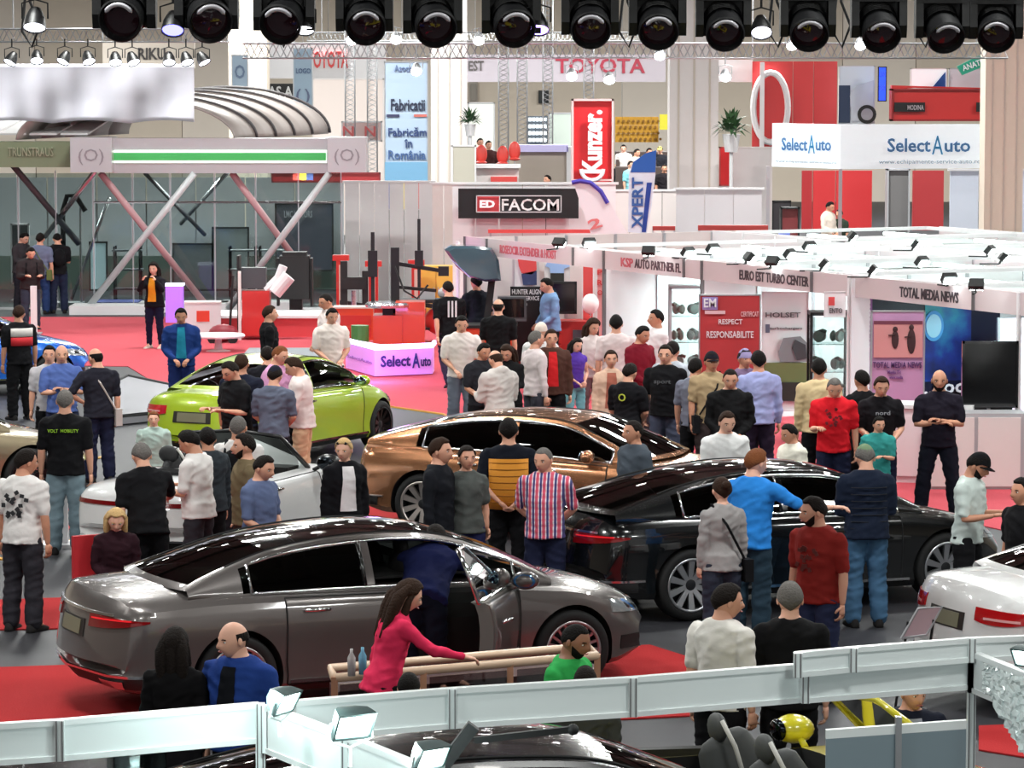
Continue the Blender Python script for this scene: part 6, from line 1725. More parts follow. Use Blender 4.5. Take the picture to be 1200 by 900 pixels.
# wheel balancer with hood
p = at_floor(563, 449); o = empty('wheel_balancer', p, 0, 'orange wheel balancer with raised dark glassy hood', 'wheel balancer')
b = MB(); b.box((.15, .1, .5), (.95, .7, .95)); b.build('cabinet', orange, o)
prof = [(-.62, 2.34), (-.50, 2.40), (-.10, 2.40), (.20, 2.36), (.32, 2.15), (.36, 1.80), (.10, 1.78), (-.20, 1.86), (-.42, 2.05)]
b = MB(); b.rings([[V(x * k_ + (1 - k_) * -.05, yy_, 2.1 + (z - 2.1) * k_) for x, z in prof] for yy_, k_ in ((-.32, .86), (-.25, 1), (.25, 1), (.32, .86))]); hd = b.build('hood', mat('hood_teal', (66, 88, 100), .15, 0, .8), o, angle=30)
b = MB(); b.bar((.1, .1, .95), (.2, .1, 1.8), .12); b.build('hood_arm', blackm, o); b = MB(); b.box((.55, 0, 1.3), (.5, .3, .42)); b.build('monitor', mat('monitor_grey', (70, 74, 78), .4), o); b = MB(); b.box((.55, -.16, 1.32), (.42, .02, .32)); b.build('screen', blackg, o); b = MB(); b.bar((-.28, -.1, .75), (-.28, -.6, .75), .06); b.build('shaft', steel, o); b = MB(); b.box((.15, .1, 1.0), (1.0, .75, .05)); b.build('tray', blackm, o)
p = at_floor(537, 441); o = empty('pole', p, 0, 'slim white pole beside the wheel balancer', 'pole'); b = MB(); b.tube([(0, 0, 0), (0, 0, 2.4)], .035, 8); b.build('tube', white_m, o); b = MB(); b.box((0, 0, .02), (.4, .4, .04)); b.build('foot', alu, o)
# round robot-like black machine and others near the pavilion
p = at_floor(346, 386); o = empty('diagnostic_stand', p, 0, 'tall black covered machine right of the pavilion', 'machine'); b = MB(); b.box((0, 0, 1.1), (.62, .5, .9)); b.box((0, 0, 1.58), (.5, .45, .1)); b.build('cover', blackm, o); b = MB(); b.box((.02, 0, .4), (.26, .3, .8)); b.build('column', blackm, o)
for sx in (-1, 1): b = MB(); b.box((sx * .35, 0, 1.0), (.05, .3, 1.0)); b.build('side_rail', blackm, o)
b = MB(); b.box((0, 0, .04), (.5, .5, .08)); b.build('foot', blackm, o)
p = at_floor(301, 398); o = empty('red_trolley', p, 0, 'red trolley with a black monitor and white cable coil', 'trolley'); b = MB(); b.box((0, 0, .55), (.55, .5, .9)); b.build('cabinet', mred, o); b = MB(); b.box((-.32, -.26, .7), (.06, .04, 1.4)); b.build('upright', mat('slide_pale2', (230, 226, 222), .4), o); b = MB(); b.box((-.35, 0, .9), (.05, .5, 1.6)); b.build('frame', blackm, o); b = MB(); b.box((-.05, 0, 1.25), (.5, .3, .42)); b.build('monitor', mat('monitor_grey', (70, 74, 78), .4), o); b = MB(); b.tube([(.2, -.1, 1.0), (.45, -.1, 1.25), (.55, -.1, 1.5)], .09, 8); b.build('hose', white_m, o)
b = MB(); b.lathe([(.0, 0), (.14, 0), (.14, .45), (0, .45)], 'Z', c=(.38, -.2, .95), seg=12, R=Matrix.Rotation(.7, 3, 'Y')); b.build('canister', white_m, o)
o = empty('low_stage', (0, 0, 0), 0, 'long low red and white step behind the white shirt men', 'step'); a, c = at_floor(258, 392), at_floor(395, 388); b = MB(); b.box(((a.x + c.x) / 2, a.y, .2), (c.x - a.x, 1.6, .4)); b.build('riser', mat('step_red', (205, 66, 72), .6), o); b = MB(); b.box(((a.x + c.x) / 2, a.y, .42), (c.x - a.x + .1, 1.7, .05)); b.build('top', white_m, o)
o = empty('grey_stage', (0, 0, 0), 0, 'grey flat floor plate behind the lime coupe', 'floor plate'); a, c = at_floor(285, 420), at_floor(400, 415); b = MB(); b.box(((a.x + c.x) / 2, a.y, .04), (c.x - a.x, 3.0, .08)); b.build('plate', mat('plate_grey', (120, 126, 132), .6), o); b = MB(); b.box(((a.x + c.x) / 2, a.y - 1.52, .05), (c.x - a.x, .05, .1)); b.build('edge', alu, o)
# white box with red label, maroon bag, pole
p = at_floor(238, 396); o = empty('white_box', p, .1, 'white display box with an orange red square label', 'box'); b = MB(); b.box((0, 0, .36), (.72, .5, .72)); b.build('carton', white_m, o); b = MB(); b.box((0, -.255, .46), (.26, .01, .22)); b.build('label', mat('label_orange', (220, 66, 44), .5), o); b = MB(); b.box((0, 0, .73), (.74, .52, .03)); b.build('lid', white2, o)
p = at_floor(262, 402); o = empty('pressure_washer', p, 0, 'dark red pressure machine with an upright lance', 'machine'); b = MB(); b.ell((0, 0, .2), (.3, .2, .18)); b.build('body', mat('maroon', (130, 30, 44), .5), o, smooth=True); b = MB(); b.tube([(.12, 0, .2), (.2, 0, 1.35)], .025, 6); b.build('lance', blackm, o)
for sx in (-1, 1): b = MB(); b.lathe([(0, -.03), (.1, -.03), (.1, .03), (0, .03)], 'Y', c=(sx * .2, -.2, .1), seg=14); b.build('wheel', blackm, o)
p = at_floor(256, 412); o = empty('round_table', p, 0, 'low white oval table behind the lime coupe', 'table'); b = MB(); b.lathe([(0, .28), (.5, .28), (.52, .31), (.5, .34), (0, .34)], 'Z', seg=28); b.build('top', white_m, o); b = MB(); b.lathe([(.3, 0), (.08, .05), (.06, .28)], 'Z', seg=18, cap=True); b.build('foot', white2, o)
p = at_floor(205, 378); o = empty('glowing_column', p, 0, 'small violet glowing pedestal behind the woman with the orange scarf', 'pedestal'); b = MB(); b.box((0, 0, .4), (.36, .36, .8)); b.build('body', mat('violet_lit', (170, 110, 235), .5, emit=.5), o); b = MB(); b.box((0, 0, .82), (.4, .4, .05)); b.build('top', mat('white_lit', (220, 220, 255), .5, emit=2.0), o)
# glowing counter with lettering
o = empty('glowing_counter', (0, 0, 0), 0, 'lilac glowing reception counter with blue light edge', 'counter')
pts = [G(405, 433), G(439, 443), G(507, 440), G(509, 436.5), G(446, 438), G(409, 431)]
hC = 1.0 * .62
s_ = pts[1].y / FPX; hC = 36 * s_
polyplate('body', [pts[0], pts[1], pts[2], pts[3], pts[4], pts[5]], .03, hC - .06, mat('counter_lilac_lit', (206, 150, 226), .45, emit=.28), o)
b = MB(); tp = [V(p.x, p.y, hC) for p in (pts[0], pts[1], pts[2], pts[3])]; b.tube(tp, .045, 8); b.build('light_edge', mat('edge_lit', (190, 200, 255), .5, emit=3.5), o)
polyplate('worktop', pts, hC - .06, hC - .01, mat('counter_top', (210, 200, 235), .4), o)
D2 = V(pts[2].x - pts[1].x, pts[2].y - pts[1].y, 0).normalized(); D1 = V(pts[1].x - pts[0].x, pts[1].y - pts[0].y, 0).normalized()
dk = (50, 40, 110)
walltext('Select', o, 446, 417, 481, 429, pts[1], D2, dk, off=.02, bold=.03); walltext('A', o, 483, 414, 492, 431, pts[1], D2, (40, 50, 130), off=.02, bold=.02); walltext('uto', o, 493, 419, 505, 429, pts[1], D2, dk, off=.02, bold=.03); walltext('SelectAuto', o, 407, 415, 436, 427, pts[0], D1, (160, 110, 200), off=.02)
l = bpy.data.lights.new('counter_glow', 'POINT'); l.energy = 90; l.color = (.65, .35, 1); l.shadow_soft_size = .3; lo = bpy.data.objects.new('counter_glow', l); col.objects.link(lo); lo.location = (pts[1].x, pts[1].y - 1.0, .5)
# balloon
p = W(692, 356, 55); o = empty('balloon', (p.x, 55, p.z), 0, 'white round balloon above the curly haired woman', 'balloon'); b = MB(); b.ell((0, 0, 0), (.14, .14, .165), 20, 14); b.lathe([(.0, -.15), (.02, -.19), (.0, -.17)], 'Z', seg=8); b.build('skin', mat('balloon_white', (236, 226, 226), .25), o, smooth=True); b = MB(); b.tube([(0, 0, -.18), (.02, 0, -.5), (-.01, 0, -.9)], .004, 5); b.build('string', white_m, o)

# ---------------------------------------------------------------- foreground white booth frames
lit = mat('frame_white', (226, 232, 232), .45, 0, .2)
ZT = 2.30
def fascia_run(pts, label, ztop=ZT, h=.215, joints=None, n_post=()):
    o = empty('booth_fascia', (0, 0, 0), 0, label, 'fascia')
    P = [G(x, y, ztop) for x, y in pts]
    for i, (a, c) in enumerate(zip(P[:-1], P[1:])):
        a, c = V(a.x, a.y, 0), V(c.x, c.y, 0); d = (c - a).normalized(); n = V(-d.y, d.x, 0) * .03
        b = MB(); b.prism([a + d * .025, c - d * .025, c - d * .025 + n, a + d * .025 + n], (0, 0, ztop - h + .02), (0, 0, ztop - .02)); b.build('fascia_panel', lit, o)
        b = MB()
        for z in (ztop - .012, ztop - h + .012): b.prism([a - n * .3, c - n * .3, c + n * 1.3, a + n * 1.3], (0, 0, z - .014), (0, 0, z + .014))
        b.build('rail', mat('rail_white', (236, 240, 240), .35, .2), o)
    for i, p in enumerate(P):
        b = MB(); full = i in n_post; zc = ztop / 2 if full else ztop - h / 2; hh_ = ztop if full else h
        for sx in (-.014, .014): b.box((p.x + sx, p.y - .026, zc), (.006, .006, hh_))
        b.build('groove', profile, o); b = MB(); b.box((p.x, p.y, (0 if full else ztop - h) + (ztop - (0 if full else ztop - h)) / 2), (.045, .045, ztop - (0 if full else ztop - h))); b.build('post', lit, o)
    return o, P
fascia_run([(-120, 856), (70, 844), (305, 824)], 'white booth fascia at the lower left edge', h=.20, n_post=(2,))
fascia_run([(340, 822), (530, 807), (742, 794), (944, 778)], 'long white booth fascia across the lower middle', h=.205, n_post=())
fascia_run([(935, 765), (1000, 759), (1139, 748), (1400, 738)], 'raised white fascia board at the lower right', ztop=2.38, h=.13)
fascia_run([(944, 779), (1139, 764)], 'white booth fascia right of the long one, above the grey panel', h=.205, n_post=(1,))
fascia_run([(310, 826), (405, 862), (560, 925)], 'white booth fascia running towards the camera at lower left', h=.24, n_post=(1,))
fascia_run([(1139, 764), (1230, 800), (1400, 870)], 'white booth fascia running off at the right edge', h=.22)
# grey lower panel with rail
o = empty('booth_wall', (0, 0, 0), 0, 'grey booth wall panels hanging below the raised fascia', 'wall')
a, c = G(968, 862, 1.72), G(1136, 850, 1.72)
a, c = V(a.x, a.y, 0), V(c.x, c.y, 0)
for u0, u1 in ((0, .49), (.51, 1)):
    p, q_ = a.lerp(c, u0), a.lerp(c, u1); b = MB(); b.prism([p, q_, q_ + V(0, .03, 0), p + V(0, .03, 0)], (0, 0, .1), (0, 0, 1.70)); b.build('panel', mat('panel_slate', (124, 140, 148), .5), o)
b = MB(); b.prism([a, c, c + V(0, .04, 0), a + V(0, .04, 0)], (0, 0, 1.70), (0, 0, 1.75)); b.build('top_rail', lit, o); m2 = a.lerp(c, .5); b = MB(); b.box((m2.x, m2.y, .9), (.035, .05, 1.8)); b.build('post', alu, o)
b = MB(); b.box((a.x, a.y, .05), (.05, .5, .1)); b.box((c.x, c.y, .05), (.05, .5, .1)); b.build('foot', alu, o)
# clear wrap on the fascia corner
o = empty('plastic_wrap', (0, 0, 0), 0, 'crumpled clear plastic wrap on the fascia corner at lower right', 'plastic wrap')
c0, c1 = G(1150, 776, 2.36), G(1250, 815, 2.36); rr = random.Random(3)
def wrapf(u, v):
    p = c0.lerp(c1, u); n1 = noise_fn((u * 14, v * 7, 0)); n2 = noise_fn((u * 30, v * 16, 5)); return V(p.x + .02 * n2, p.y - .07 - .07 * abs(n1) - .03 * n2, 2.37 - (.12 + .26 * min(1, u * 2.2)) * v + .02 * n2)
b = MB(); b.grid(wrapf, 60, 24); b.build('sheet', mat('wrap_clear', (222, 230, 230), .12, .2, .6), o)
# foreground floodlights
def big_flood(px, py, z, face, s, label, glow=40):
    p = G(px, py, z); o = empty('floodlight', (p.x, p.y, z), math.radians(face), label, 'floodlight', None, s)
    R = Matrix.Rotation(.5, 3, 'X')
    b = MB(); b.rings([[R @ V(sx * w_, y, sz * h_) for sx, sz in ((-1, -1), (1, -1), (1, 1), (-1, 1))] for w_, h_, y in ((.055, .035, .10), (.10, .07, .04), (.115, .085, -.02), (.12, .09, -.05), (.105, .075, -.05), (.10, .07, -.035))]); b.build('housing', mat('flood_grey', (70, 84, 84), .4, .4), o, angle=30)
    b = MB(); b.box(R @ V(0, -.036, 0), (.20, .012, .14), R=R); b.build('lamp_face', mat('flood_lit_%d' % glow, (225, 255, 250), .5, emit=glow), o)
    b = MB(); b.tube([(-.125, 0, 0), (-.135, .02, -.1), (0, .03, -.15), (.135, .02, -.1), (.125, 0, 0)], .009, 6); b.tube([(0, .03, -.15), (0, .03, -.26)], .014, 6); b.build('bracket', lit, o)
big_flood(412, 846, 2.52, 28, .80, 'lit floodlight with grey housing on the fascia corner, middle of three', 26); big_flood(332, 820, 2.42, 60, .7, 'lit floodlight seen from the side on the left fascia corner', 30); big_flood(503, 884, 2.40, 40, .7, 'lit floodlight at the bottom edge, right of the other two', 26); big_flood(1204, 768, 2.50, -40, .6, 'lit floodlight at the right edge above the plastic wrap', 20)
for x, y, z, pw in ((412, 850, 2.45, 16), (503, 888, 2.3, 14), (330, 824, 2.35, 14), (1190, 790, 2.55, 22)):
    p = G(x, y, z); l = bpy.data.lights.new('flood_glow', 'POINT'); l.energy = pw; l.color = (.8, 1, .97); l.shadow_soft_size = .08; lo = bpy.data.objects.new('flood_glow', l); col.objects.link(lo); lo.location = (p.x - .1, p.y - .35, z + .12)
o = empty('folding_lamp', G(540, 880, 2.3), 0, 'black folded lamp arm at the bottom edge beside the lit floodlight', 'lamp'); b = MB(); b.bar((-.12, 0, -.12), (.06, 0, .12), .06); b.bar((.06, 0, .05), (.5, 0, .10), .03); b.build('arm', blackm, o); b = MB(); b.ell((.52, 0, .1), (.028, .028, .028)); b.bar((-.12, 0, -.12), (-.12, 0, -.4), .03); b.build('joint', blackm, o, smooth=True)
# beige low frame between the grey limousine and the fascia
o = empty('display_counter', (0, 0, 0), 0, 'long low showcase with a beige rim beside the grey limousine', 'showcase')
a, c = G(392, 790, .8), G(700, 764, .8); a, c = V(a.x, a.y, 0), V(c.x, c.y, 0); dd = V(-.06, .42, 0)
polyplate('dark_base', [a, c, c + dd, a + dd], .02, .66, mat('case_brown', (70, 40, 42), .4), o)
b = MB(); b.tube([V(p.x, p.y, .77) for p in (a, c, c + dd, a + dd, a)], .036, 8); b.build('beige_rim', mat('rim_beige', (206, 176, 150), .4), o, smooth=True)
for t in (0, .33, .66, 1): b = MB(); p = a.lerp(c, t); b.box((p.x, p.y, .4), (.05, .05, .76)); b.build('post', mat('rim_tan', (190, 140, 110), .4), o)
for i in range(3):
    p, q_ = a.lerp(c, i / 3 + .02), a.lerp(c, (i + 1) / 3 - .02); b = MB(); b.prism([p + V(0, -.03, 0), q_ + V(0, -.03, 0), q_ + V(0, -.02, 0), p + V(0, -.02, 0)], (0, 0, .2), (0, 0, .72)); b.build('pane', glass('case_glass2', (200, 190, 190), .12), o)
for x, y, cc, lb in ((425, 778, (120, 180, 210), 'small blue clear bottle on the beige rimmed showcase'), (412, 780, (190, 186, 186), 'small clear cup on the beige rimmed showcase')):
    p = G(x, y + 12, .81); b = MB(); b.lathe([(0, 0), (.03, 0), (.032, .14), (.012, .18), (.012, .21), (0, .21)], 'Z', c=p, seg=12); tag(b.build('bottle', mat('pet_%d' % cc[0], cc, .15), None, smooth=True), lb, 'bottle')
p = at_floor(1098, 1010); p = G(1078, 742, 1.0)
# tilted framed placard by the white saloon
o = empty('placard_stand', (0, 0, 0), 0, 'thin framed pinkish placard leaning behind the white saloon', 'placard'); Y0 = 27.6; q = MB(); pts = [W(*t, Y0) for t in ((1056, 748), (1076, 713), (1104, 711), (1086, 744))]; q.prism(pts, (0, 0, 0), (0, .01, 0)); q.build('sheet', mat('placard_pink', (206, 176, 184), .4), o)
q = MB(); q.tube(pts + [pts[0]], .012, 5); q.build('frame', greyw, o); q = MB()
for t in ((1064, 728), (1094, 726)): a = W(*t, Y0); q.tube([a, V(a.x - .1, Y0 + .2, 0)], .012, 5)
q.build('leg', blackm, o)
def chair_at(p, rz, cc, label, k=1.0):
    o = empty('chair', (p.x, p.y, 0), rz, label, 'chair', None, k); m = mat('chair_%d_%d_%d' % cc, cc, .7)
    b = MB(); b.box((0, 0, .42), (.45, .45, .05)); b.build('seat', m, o); b = MB(); b.box((0, .23, .68), (.45, .05, .5)); b.build('backrest', m, o)
    for sx in (-1, 1):
        for sy in (-1, 1): b = MB(); b.bar((sx * .2, sy * .2, .41), (sx * .22, sy * .22, 0), .03); b.build('leg', blackm, o)
chair_at(W(121, 640, 32.75), math.radians(30), (190, 34, 44), 'red chair beside the seated blonde woman')
chair_at(W(1070, 800, 23.6), math.radians(20), (40, 40, 44), 'dark chair under the man in a dark jacket, below the raised fascia')
chair_at(W(1014, 840, 24.1), math.radians(30), (60, 50, 46), 'small dark chair above the grey booth panel', .7)
# black tufted sofa and a dark table seen below the fascia
p = W(745, 870, 23.6); o = empty('sofa', (p.x, p.y, 0), math.radians(8), 'black tufted sofa seen below the long fascia', 'sofa')
b = MB(); b.box((0, 0, .22), (1.5, .8, .34)); b.build('base', blackm, o)
for i in range(5):
    for j in range(2): b = MB(); b.ell((-.6 + i * .3, -.35, .40 + j * .20), (.15, .05, .10), 12, 8); b.build('cushion', mat('sofa_leather', (30, 32, 34), .4), o, smooth=True)
b = MB(); b.box((0, -.30, .45), (1.5, .10, .62)); b.build('back', blackm, o)
for sx in (-1, 1): b = MB(); b.box((sx * .78, 0, .34), (.12, .8, .55)); b.build('armrest', blackm, o)
o = empty('display_table', (0, 0, 0), 0, 'black glossy display table at the bottom left corner', 'table')
pp = [G(x, y, .9) for x, y in ((-60, 890), (235, 880), (240, 980), (-60, 990))]
polyplate('top', pp, .85, .9, blackg, o); 
for q in pp: b = MB(); b.box((q.x + (.1 if q.x < -2.5 else -.1), q.y + (.1 if q.y < 22 else -.1), .43), (.06, .06, .85)); b.build('leg', blackm, o)
p = G(160, 900, .9); o = empty('clear_box', p, .3, 'clear plastic box on the black table at the lower left', 'box')
b = MB()
for sx, sy, dx, dy in ((0, -.12, .34, .008), (0, .12, .34, .008), (-.17, 0, .008, .24), (.17, 0, .008, .24)): b.box((sx, sy, .06), (dx, dy, .12))
b.build('wall', glass('acrylic', (220, 230, 230), .12), o); b = MB(); b.box((0, 0, .125), (.36, .26, .008)); b.build('lid', glass('acrylic', (220, 230, 230), .12), o)
p = G(74, 640); o = empty('info_pedestal', (p.x, p.y, 0), 0, 'white slim information pedestal behind the black shirt man', 'pedestal'); b = MB(); b.box((0, 0, .02), (.5, .4, .04)); b.build('foot', white_m, o); b = MB(); b.box((0, 0, .55), (.12, .08, 1.1)); b.build('stem', white_m, o); b = MB(); b.box((0, -.03, 1.15), (.32, .03, .22), R=Matrix.Rotation(-.5, 3, 'X')); b.build('panel', greyw, o)
p = G(40, 392); o = empty('info_pedestal', (p.x, p.y, 0), 0, 'slim white post beside the men at the far left', 'pedestal'); b = MB(); b.box((0, 0, .5), (.12, .1, 1.0)); b.build('stem', white_m, o); b = MB(); b.box((0, 0, .02), (.3, .3, .04)); b.build('foot', greyw, o)
# ---------------------------------------------------------------- the cars
def rw_pose(px, py, spec, yawdeg, which='rr'):
    S = SPECS[spec]; g = G(px, py); y = math.radians(yawdeg); f = V(math.cos(y), math.sin(y), 0); l = V(-f.y, f.x, 0)
    m = g + l * (S['W'] / 2 - .10) + f * (S['wb'] / 2 * (1 if which in ('rr',) else -1)); return V(m.x, m.y, 0), y
grey_p = paint('grey', (112, 106, 104), .55, .30)
yaw = .44
limo, geo = make_car('limo', 'dark silver grey limousine with its front door open, nearest large car', grey_p, (-3.767 + 2.748 * math.cos(yaw), 28.62 + 2.748 * math.sin(yaw), 0), yaw, wheel=('multi', (190, 180, 182)), open_door=-1, black_roof=True, interior=(32, 30, 30))
# its opened front door, swung out on its front hinge
Sf, o0, S = geo
dm = MB(); hx = 3.80; ang = math.radians(-52)
door = bpy.data.objects.new('door', None); col.objects.link(door); door.parent = limo; door.empty_display_size = .1
hp = Sf(hx, 5, -1); door.location = (hp.x, hp.y, 0); door.rotation_euler = (0, 0, ang * -1)
Rm = Matrix.Identity(3)
rr = []
for k in (2.9, 3.5, 4.2, 5, 5.6, 6.2, 7, 7.5, 8, 8.6):
    rr.append([Sf(2.76 + (hx - .02 - 2.76) * i / 10, k, -1) - hp for i in range(11)])
rr = [[V(p.x, p.y, p.z + hp.z) for p in r] for r in rr]
q = MB(); q.rings(rr, cap=False, closed=False); sk_ = q.build('door_skin', grey_p, door, smooth=True); md = sk_.modifiers.new('t', 'SOLIDIFY'); md.thickness = .012
q = MB(); q.rings([[V(p.x * .98 - .01, p.y + .13, p.z) for p in r] for r in rr], cap=False, closed=False); q.build('door_lining', mat('lining_dark', (44, 42, 44), .6), door, smooth=True)
q = MB(); e = [r[0] for r in rr] + [V(r[0].x, r[0].y + .13, r[0].z) for r in rr[::-1]]; q.add(e, [tuple(range(len(e)))]); e2 = rr[-1] + [V(p.x, p.y + .13, p.z) for p in rr[-1][::-1]]; q.add(e2, [tuple(range(len(e2)))]); q.build('door_edge', mat('edge_grey', (120, 116, 112), .4, .4), door)
top = rr[-1]; fr_ = [top[0] + V(.0, .06, 0), top[0] + V(.03, .16, .25), top[0] + V(.12, .27, .42), top[0] + V(.40, .29, .41), top[-3] + V(.0, .16, .16), top[-1] + V(-.02, .06, 0)]
q = MB(); q.tube(fr_ + [fr_[0]], .022, 8); q.build('window_frame', mat('chrome', (225, 226, 228), .12, 1.0), door, smooth=True)
q = MB(); q.add(fr_, [tuple(range(6))]); q.build('door_glass', glass('door_glass_clear', (190, 205, 202), .15), door)
q = MB(); q.ell(top[-2] + V(0, -.14, .08), (.075, .125, .08), 14, 10); q.tube([top[-2] + V(0, .02, 0), top[-2] + V(0, -.08, .04)], .022, 6); mo = q.build('mirror', grey_p, door, smooth=True); q = MB(); q.ell(top[-2] + V(-.05, -.14, .08), (.012, .10, .06)); q.build('mirror_glass', mat('mirror_blue', (70, 130, 190), .05, .6), mo, smooth=True)
q = MB(); 
p = V(-.9, -.05, .8); q.tube([p, p + V(.2, -.03, 0)], .016, 8, round_ends=True); q.build('door_handle', mat('chrome', (225, 226, 228), .12, 1.0), door, smooth=True)
# dark door opening and front seat
q = MB(); q.rings([[Sf(2.76 + (3.80 - 2.76) * i / 8, k, -1) + V(0, .004, 0) * -1 for i in range(9)] for k in (3.1, 4, 5, 6, 7, 8, 9)], cap=False, closed=False); q.build('door_opening', mat('cabin_dark', (18, 17, 17), .8), limo)
# black saloon, gold liftback, lime coupe, white roadster, bronze, blue, white saloon, bottom ones
blk = paint('black', (10, 12, 14), .2, .22)
loc, y = rw_pose(807, 727, 'fastback', 24); make_car('fastback', 'glossy black saloon with red tail lights, right of the plaid shirt man', blk, loc, y, wheel=('ten', (190, 192, 196)), black_roof=True, plate=False)
gold = paint('gold', (176, 122, 86), .75, .26)
loc, y = rw_pose(497, 626, 'fastback', -26); make_car('fastback', 'copper gold liftback behind the orange vest man', gold, loc, y, wheel=('ten', (206, 196, 190)), plate=False, tail='none', tail_col=(120, 60, 50))
lime = paint('lime', (168, 196, 40), .1, .30)
loc, y = rw_pose(443, 529, 'coupe', 64, 'fr'); loc.z = .05; make_car('coupe', 'bright lime green coupe on the dark platform', lime, loc, y, wheel=('ten', (26, 26, 28)), tail='block', chrome=False, tail_col=(196, 24, 28), black_roof=False)
wht = paint('white', (226, 226, 226), .0, .28)
loc, y = rw_pose(282, 667, 'roadster', 68); make_car('roadster', 'white open roadster with its black cabin showing, people around it', wht, loc, y, wheel=('five', (170, 172, 176)), seats=dict(frame=mat('screen_frame_black', (20, 20, 22), .3)), interior=(30, 30, 32), tail='line', plate=False)
brz = paint('bronze', (150, 138, 112), .6, .32)
loc, y = rw_pose(36, 592, 'fastback', 24, 'fr'); make_car('fastback', 'bronze grey car at the left edge', brz, loc, y, wheel=('five', (40, 40, 42)), plate=False, tail='line')
blu = paint('blue', (24, 104, 206), .45, .24)
loc, y = rw_pose(62, 462, 'coupe', 22, 'fr'); make_car('coupe', 'bright blue sports car at the far left edge', blu, loc, y, wheel=('five', (40, 40, 42)), plate=False, tail='line')
loc, y = rw_pose(1305, 836, 'limo', 22); make_car('limo', 'white saloon at the right edge with red tail lamps', wht, loc, y, wheel=('multi', (190, 192, 196)), tail='block', black_roof=False, tail_col=(176, 16, 22))
bc, _ = make_car('fastback', 'shiny black car at the bottom edge, only its roof in view', blk, V(.05, 19.5, 0), math.radians(16), wheel=('ten', (190, 192, 196)), black_roof=False, plate=False); bc.scale = (1.1, 1.1, 1.13)
p = G(925, 851, .98); yy = math.radians(20); f = V(math.cos(yy), math.sin(yy), 0)
S = SPECS['roadster']; oo = S['ro'] + S['wb'] / 2
make_car('roadster', 'yellow open car with black seats behind the grey booth panels at lower right', paint('yellow_body', (206, 190, 36), 0, .3), V(p.x, p.y, 0) - f * (2.84 - oo) - V(-f.y, f.x, 0) * 1.06, yy, wheel=('five', (170, 172, 176)), seats=dict(frame=paint('yellow', (214, 204, 40), 0, .3), dx=.45, wx=.5), interior=(66, 68, 68), plate=False)
# ---------------------------------------------------------------- the people
WHT = (226, 222, 220); BLK = (20, 20, 23); NAVY = (30, 34, 58); JEAN = (84, 108, 134); DJ = (38, 46, 66); CH = (48, 46, 52)
g1 = 'visitors around the near cars'; g2 = 'visitors in the crowd before the booths'; g3 = 'visitors in the far part of the hall'
T = lambda c: ('trousers', c)
# near rows
person(30, 526, 'man in a white t-shirt with a black round print on the back, left edge', 1.78, 158, 'stand_left', ('tee', WHT), T(CH), ('short', 'dark'), 2, print_=('back', (40, 40, 44), .26, .30, None, -.06), group=g1, heavy=.3)
person(76, 456, 'man seen from behind in a black t-shirt with a small lime print', 1.86, 180, 'stand', ('tee', BLK), T((120, 140, 150)), ('crop', 'grey'), 1, print_=('back', (150, 200, 40), .30, .035, 'VOLT  MOBILITY', .02), group=g1, heavy=.3)
person(166, 520, 'broad man from behind in a plain black t-shirt beside the white roadster', 1.80, 200, 'reach', ('tee', BLK), T(BLK), ('short', 'grey'), 1, group=g1, heavy=1.0)
person(136, 596, 'seated blonde woman in a dark plum cardigan looking down', 1.66, 10, 'sit', ('long', (44, 22, 30)), T(BLK), ('long', 'blond'), 0, fem=True, group=g1)
person(222, 505, 'man in a white t-shirt holding a phone by the white roadster', 1.78, -112, 'phone', ('tee', WHT), T(CH), ('short', 'black'), 2, group=g1, heavy=.4)
person(243, 501, 'man in a dark slate jacket right behind the white t-shirt man', 1.70, -130, 'stand_left', ('jacket', (46, 52, 58)), T(BLK), ('short', 'black'), 2, group=g1)
person(279, 487, 'man with a white t-shirt and black strap seen from behind', 1.76, 170, 'stand', ('tee', WHT), T(CH), ('crop', 'grey'), 2, straps=BLK, group=g1)
person(286, 508, 'bearded man in an olive brown shirt looking left', 1.78, -75, 'stand', ('tee', (112, 98, 74)), T((60, 50, 44)), ('short', 'dark'), 1, beard=True, group=g1)
person(309, 534, 'man in a slate blue shirt with black shoulders looking down', 1.70, 60, 'hold_low', ('polo', (92, 104, 138)), T(NAVY), ('short', 'dark'), 1, group=g1, heavy=.4)
person(180, 482, 'small child in a pale mint shirt behind the white roadster', 1.30, 5, 'stand', ('tee', (170, 190, 182)), T((120, 120, 126)), ('short', 'ginger'), 0, group=g1)
person(403, 513, 'blonde woman in a white top and black cardigan with sunglasses on her head', 1.68, 20, 'stand_left', ('jacket', (20, 20, 24)), T(BLK), ('tail', 'blond'), 0, fem=True, group=g1, shades=True, front=(228, 222, 224))
person(516, 513, 'man in a black sweater in profile beside the gold liftback', 1.80, 70, 'stand', ('long', (24, 26, 32)), T(BLK), ('short', 'brown'), 1, group=g1)
person(547, 522, 'woman in a grey green top with a dark scarf', 1.70, 20, 'stand', ('tee', (82, 86, 84)), T((40, 44, 86)), ('tail', 'dark'), 1, fem=True, group=g1)
vest = person(596, 490, 'man from behind in a black shirt with an orange quilted back, hands behind his back', 1.84, 180, 'behind', ('tee', (20, 24, 34)), T(BLK), ('short', 'black'), 1, group=g1, heavy=.8)
person(637, 524, 'stout man in a red, white and blue plaid shirt', 1.74, -8, 'behind_turn', ('polo', plaid()), T(NAVY), ('crop', 'grey'), 1, group=g1, heavy=1.0)
person(742, 492, 'man in a slate grey t-shirt between the gold and black cars', 1.76, -60, 'stand', ('tee', (74, 82, 92)), T(CH), ('crop', 'dark'), 2, group=g1, heavy=.5)
person(852, 482, 'man in a white polo shirt leaning behind the black saloon', 1.72, 15, 'hold_low', ('polo', (234, 234, 234)), T(CH), ('short', 'brown'), 0, group=g1)
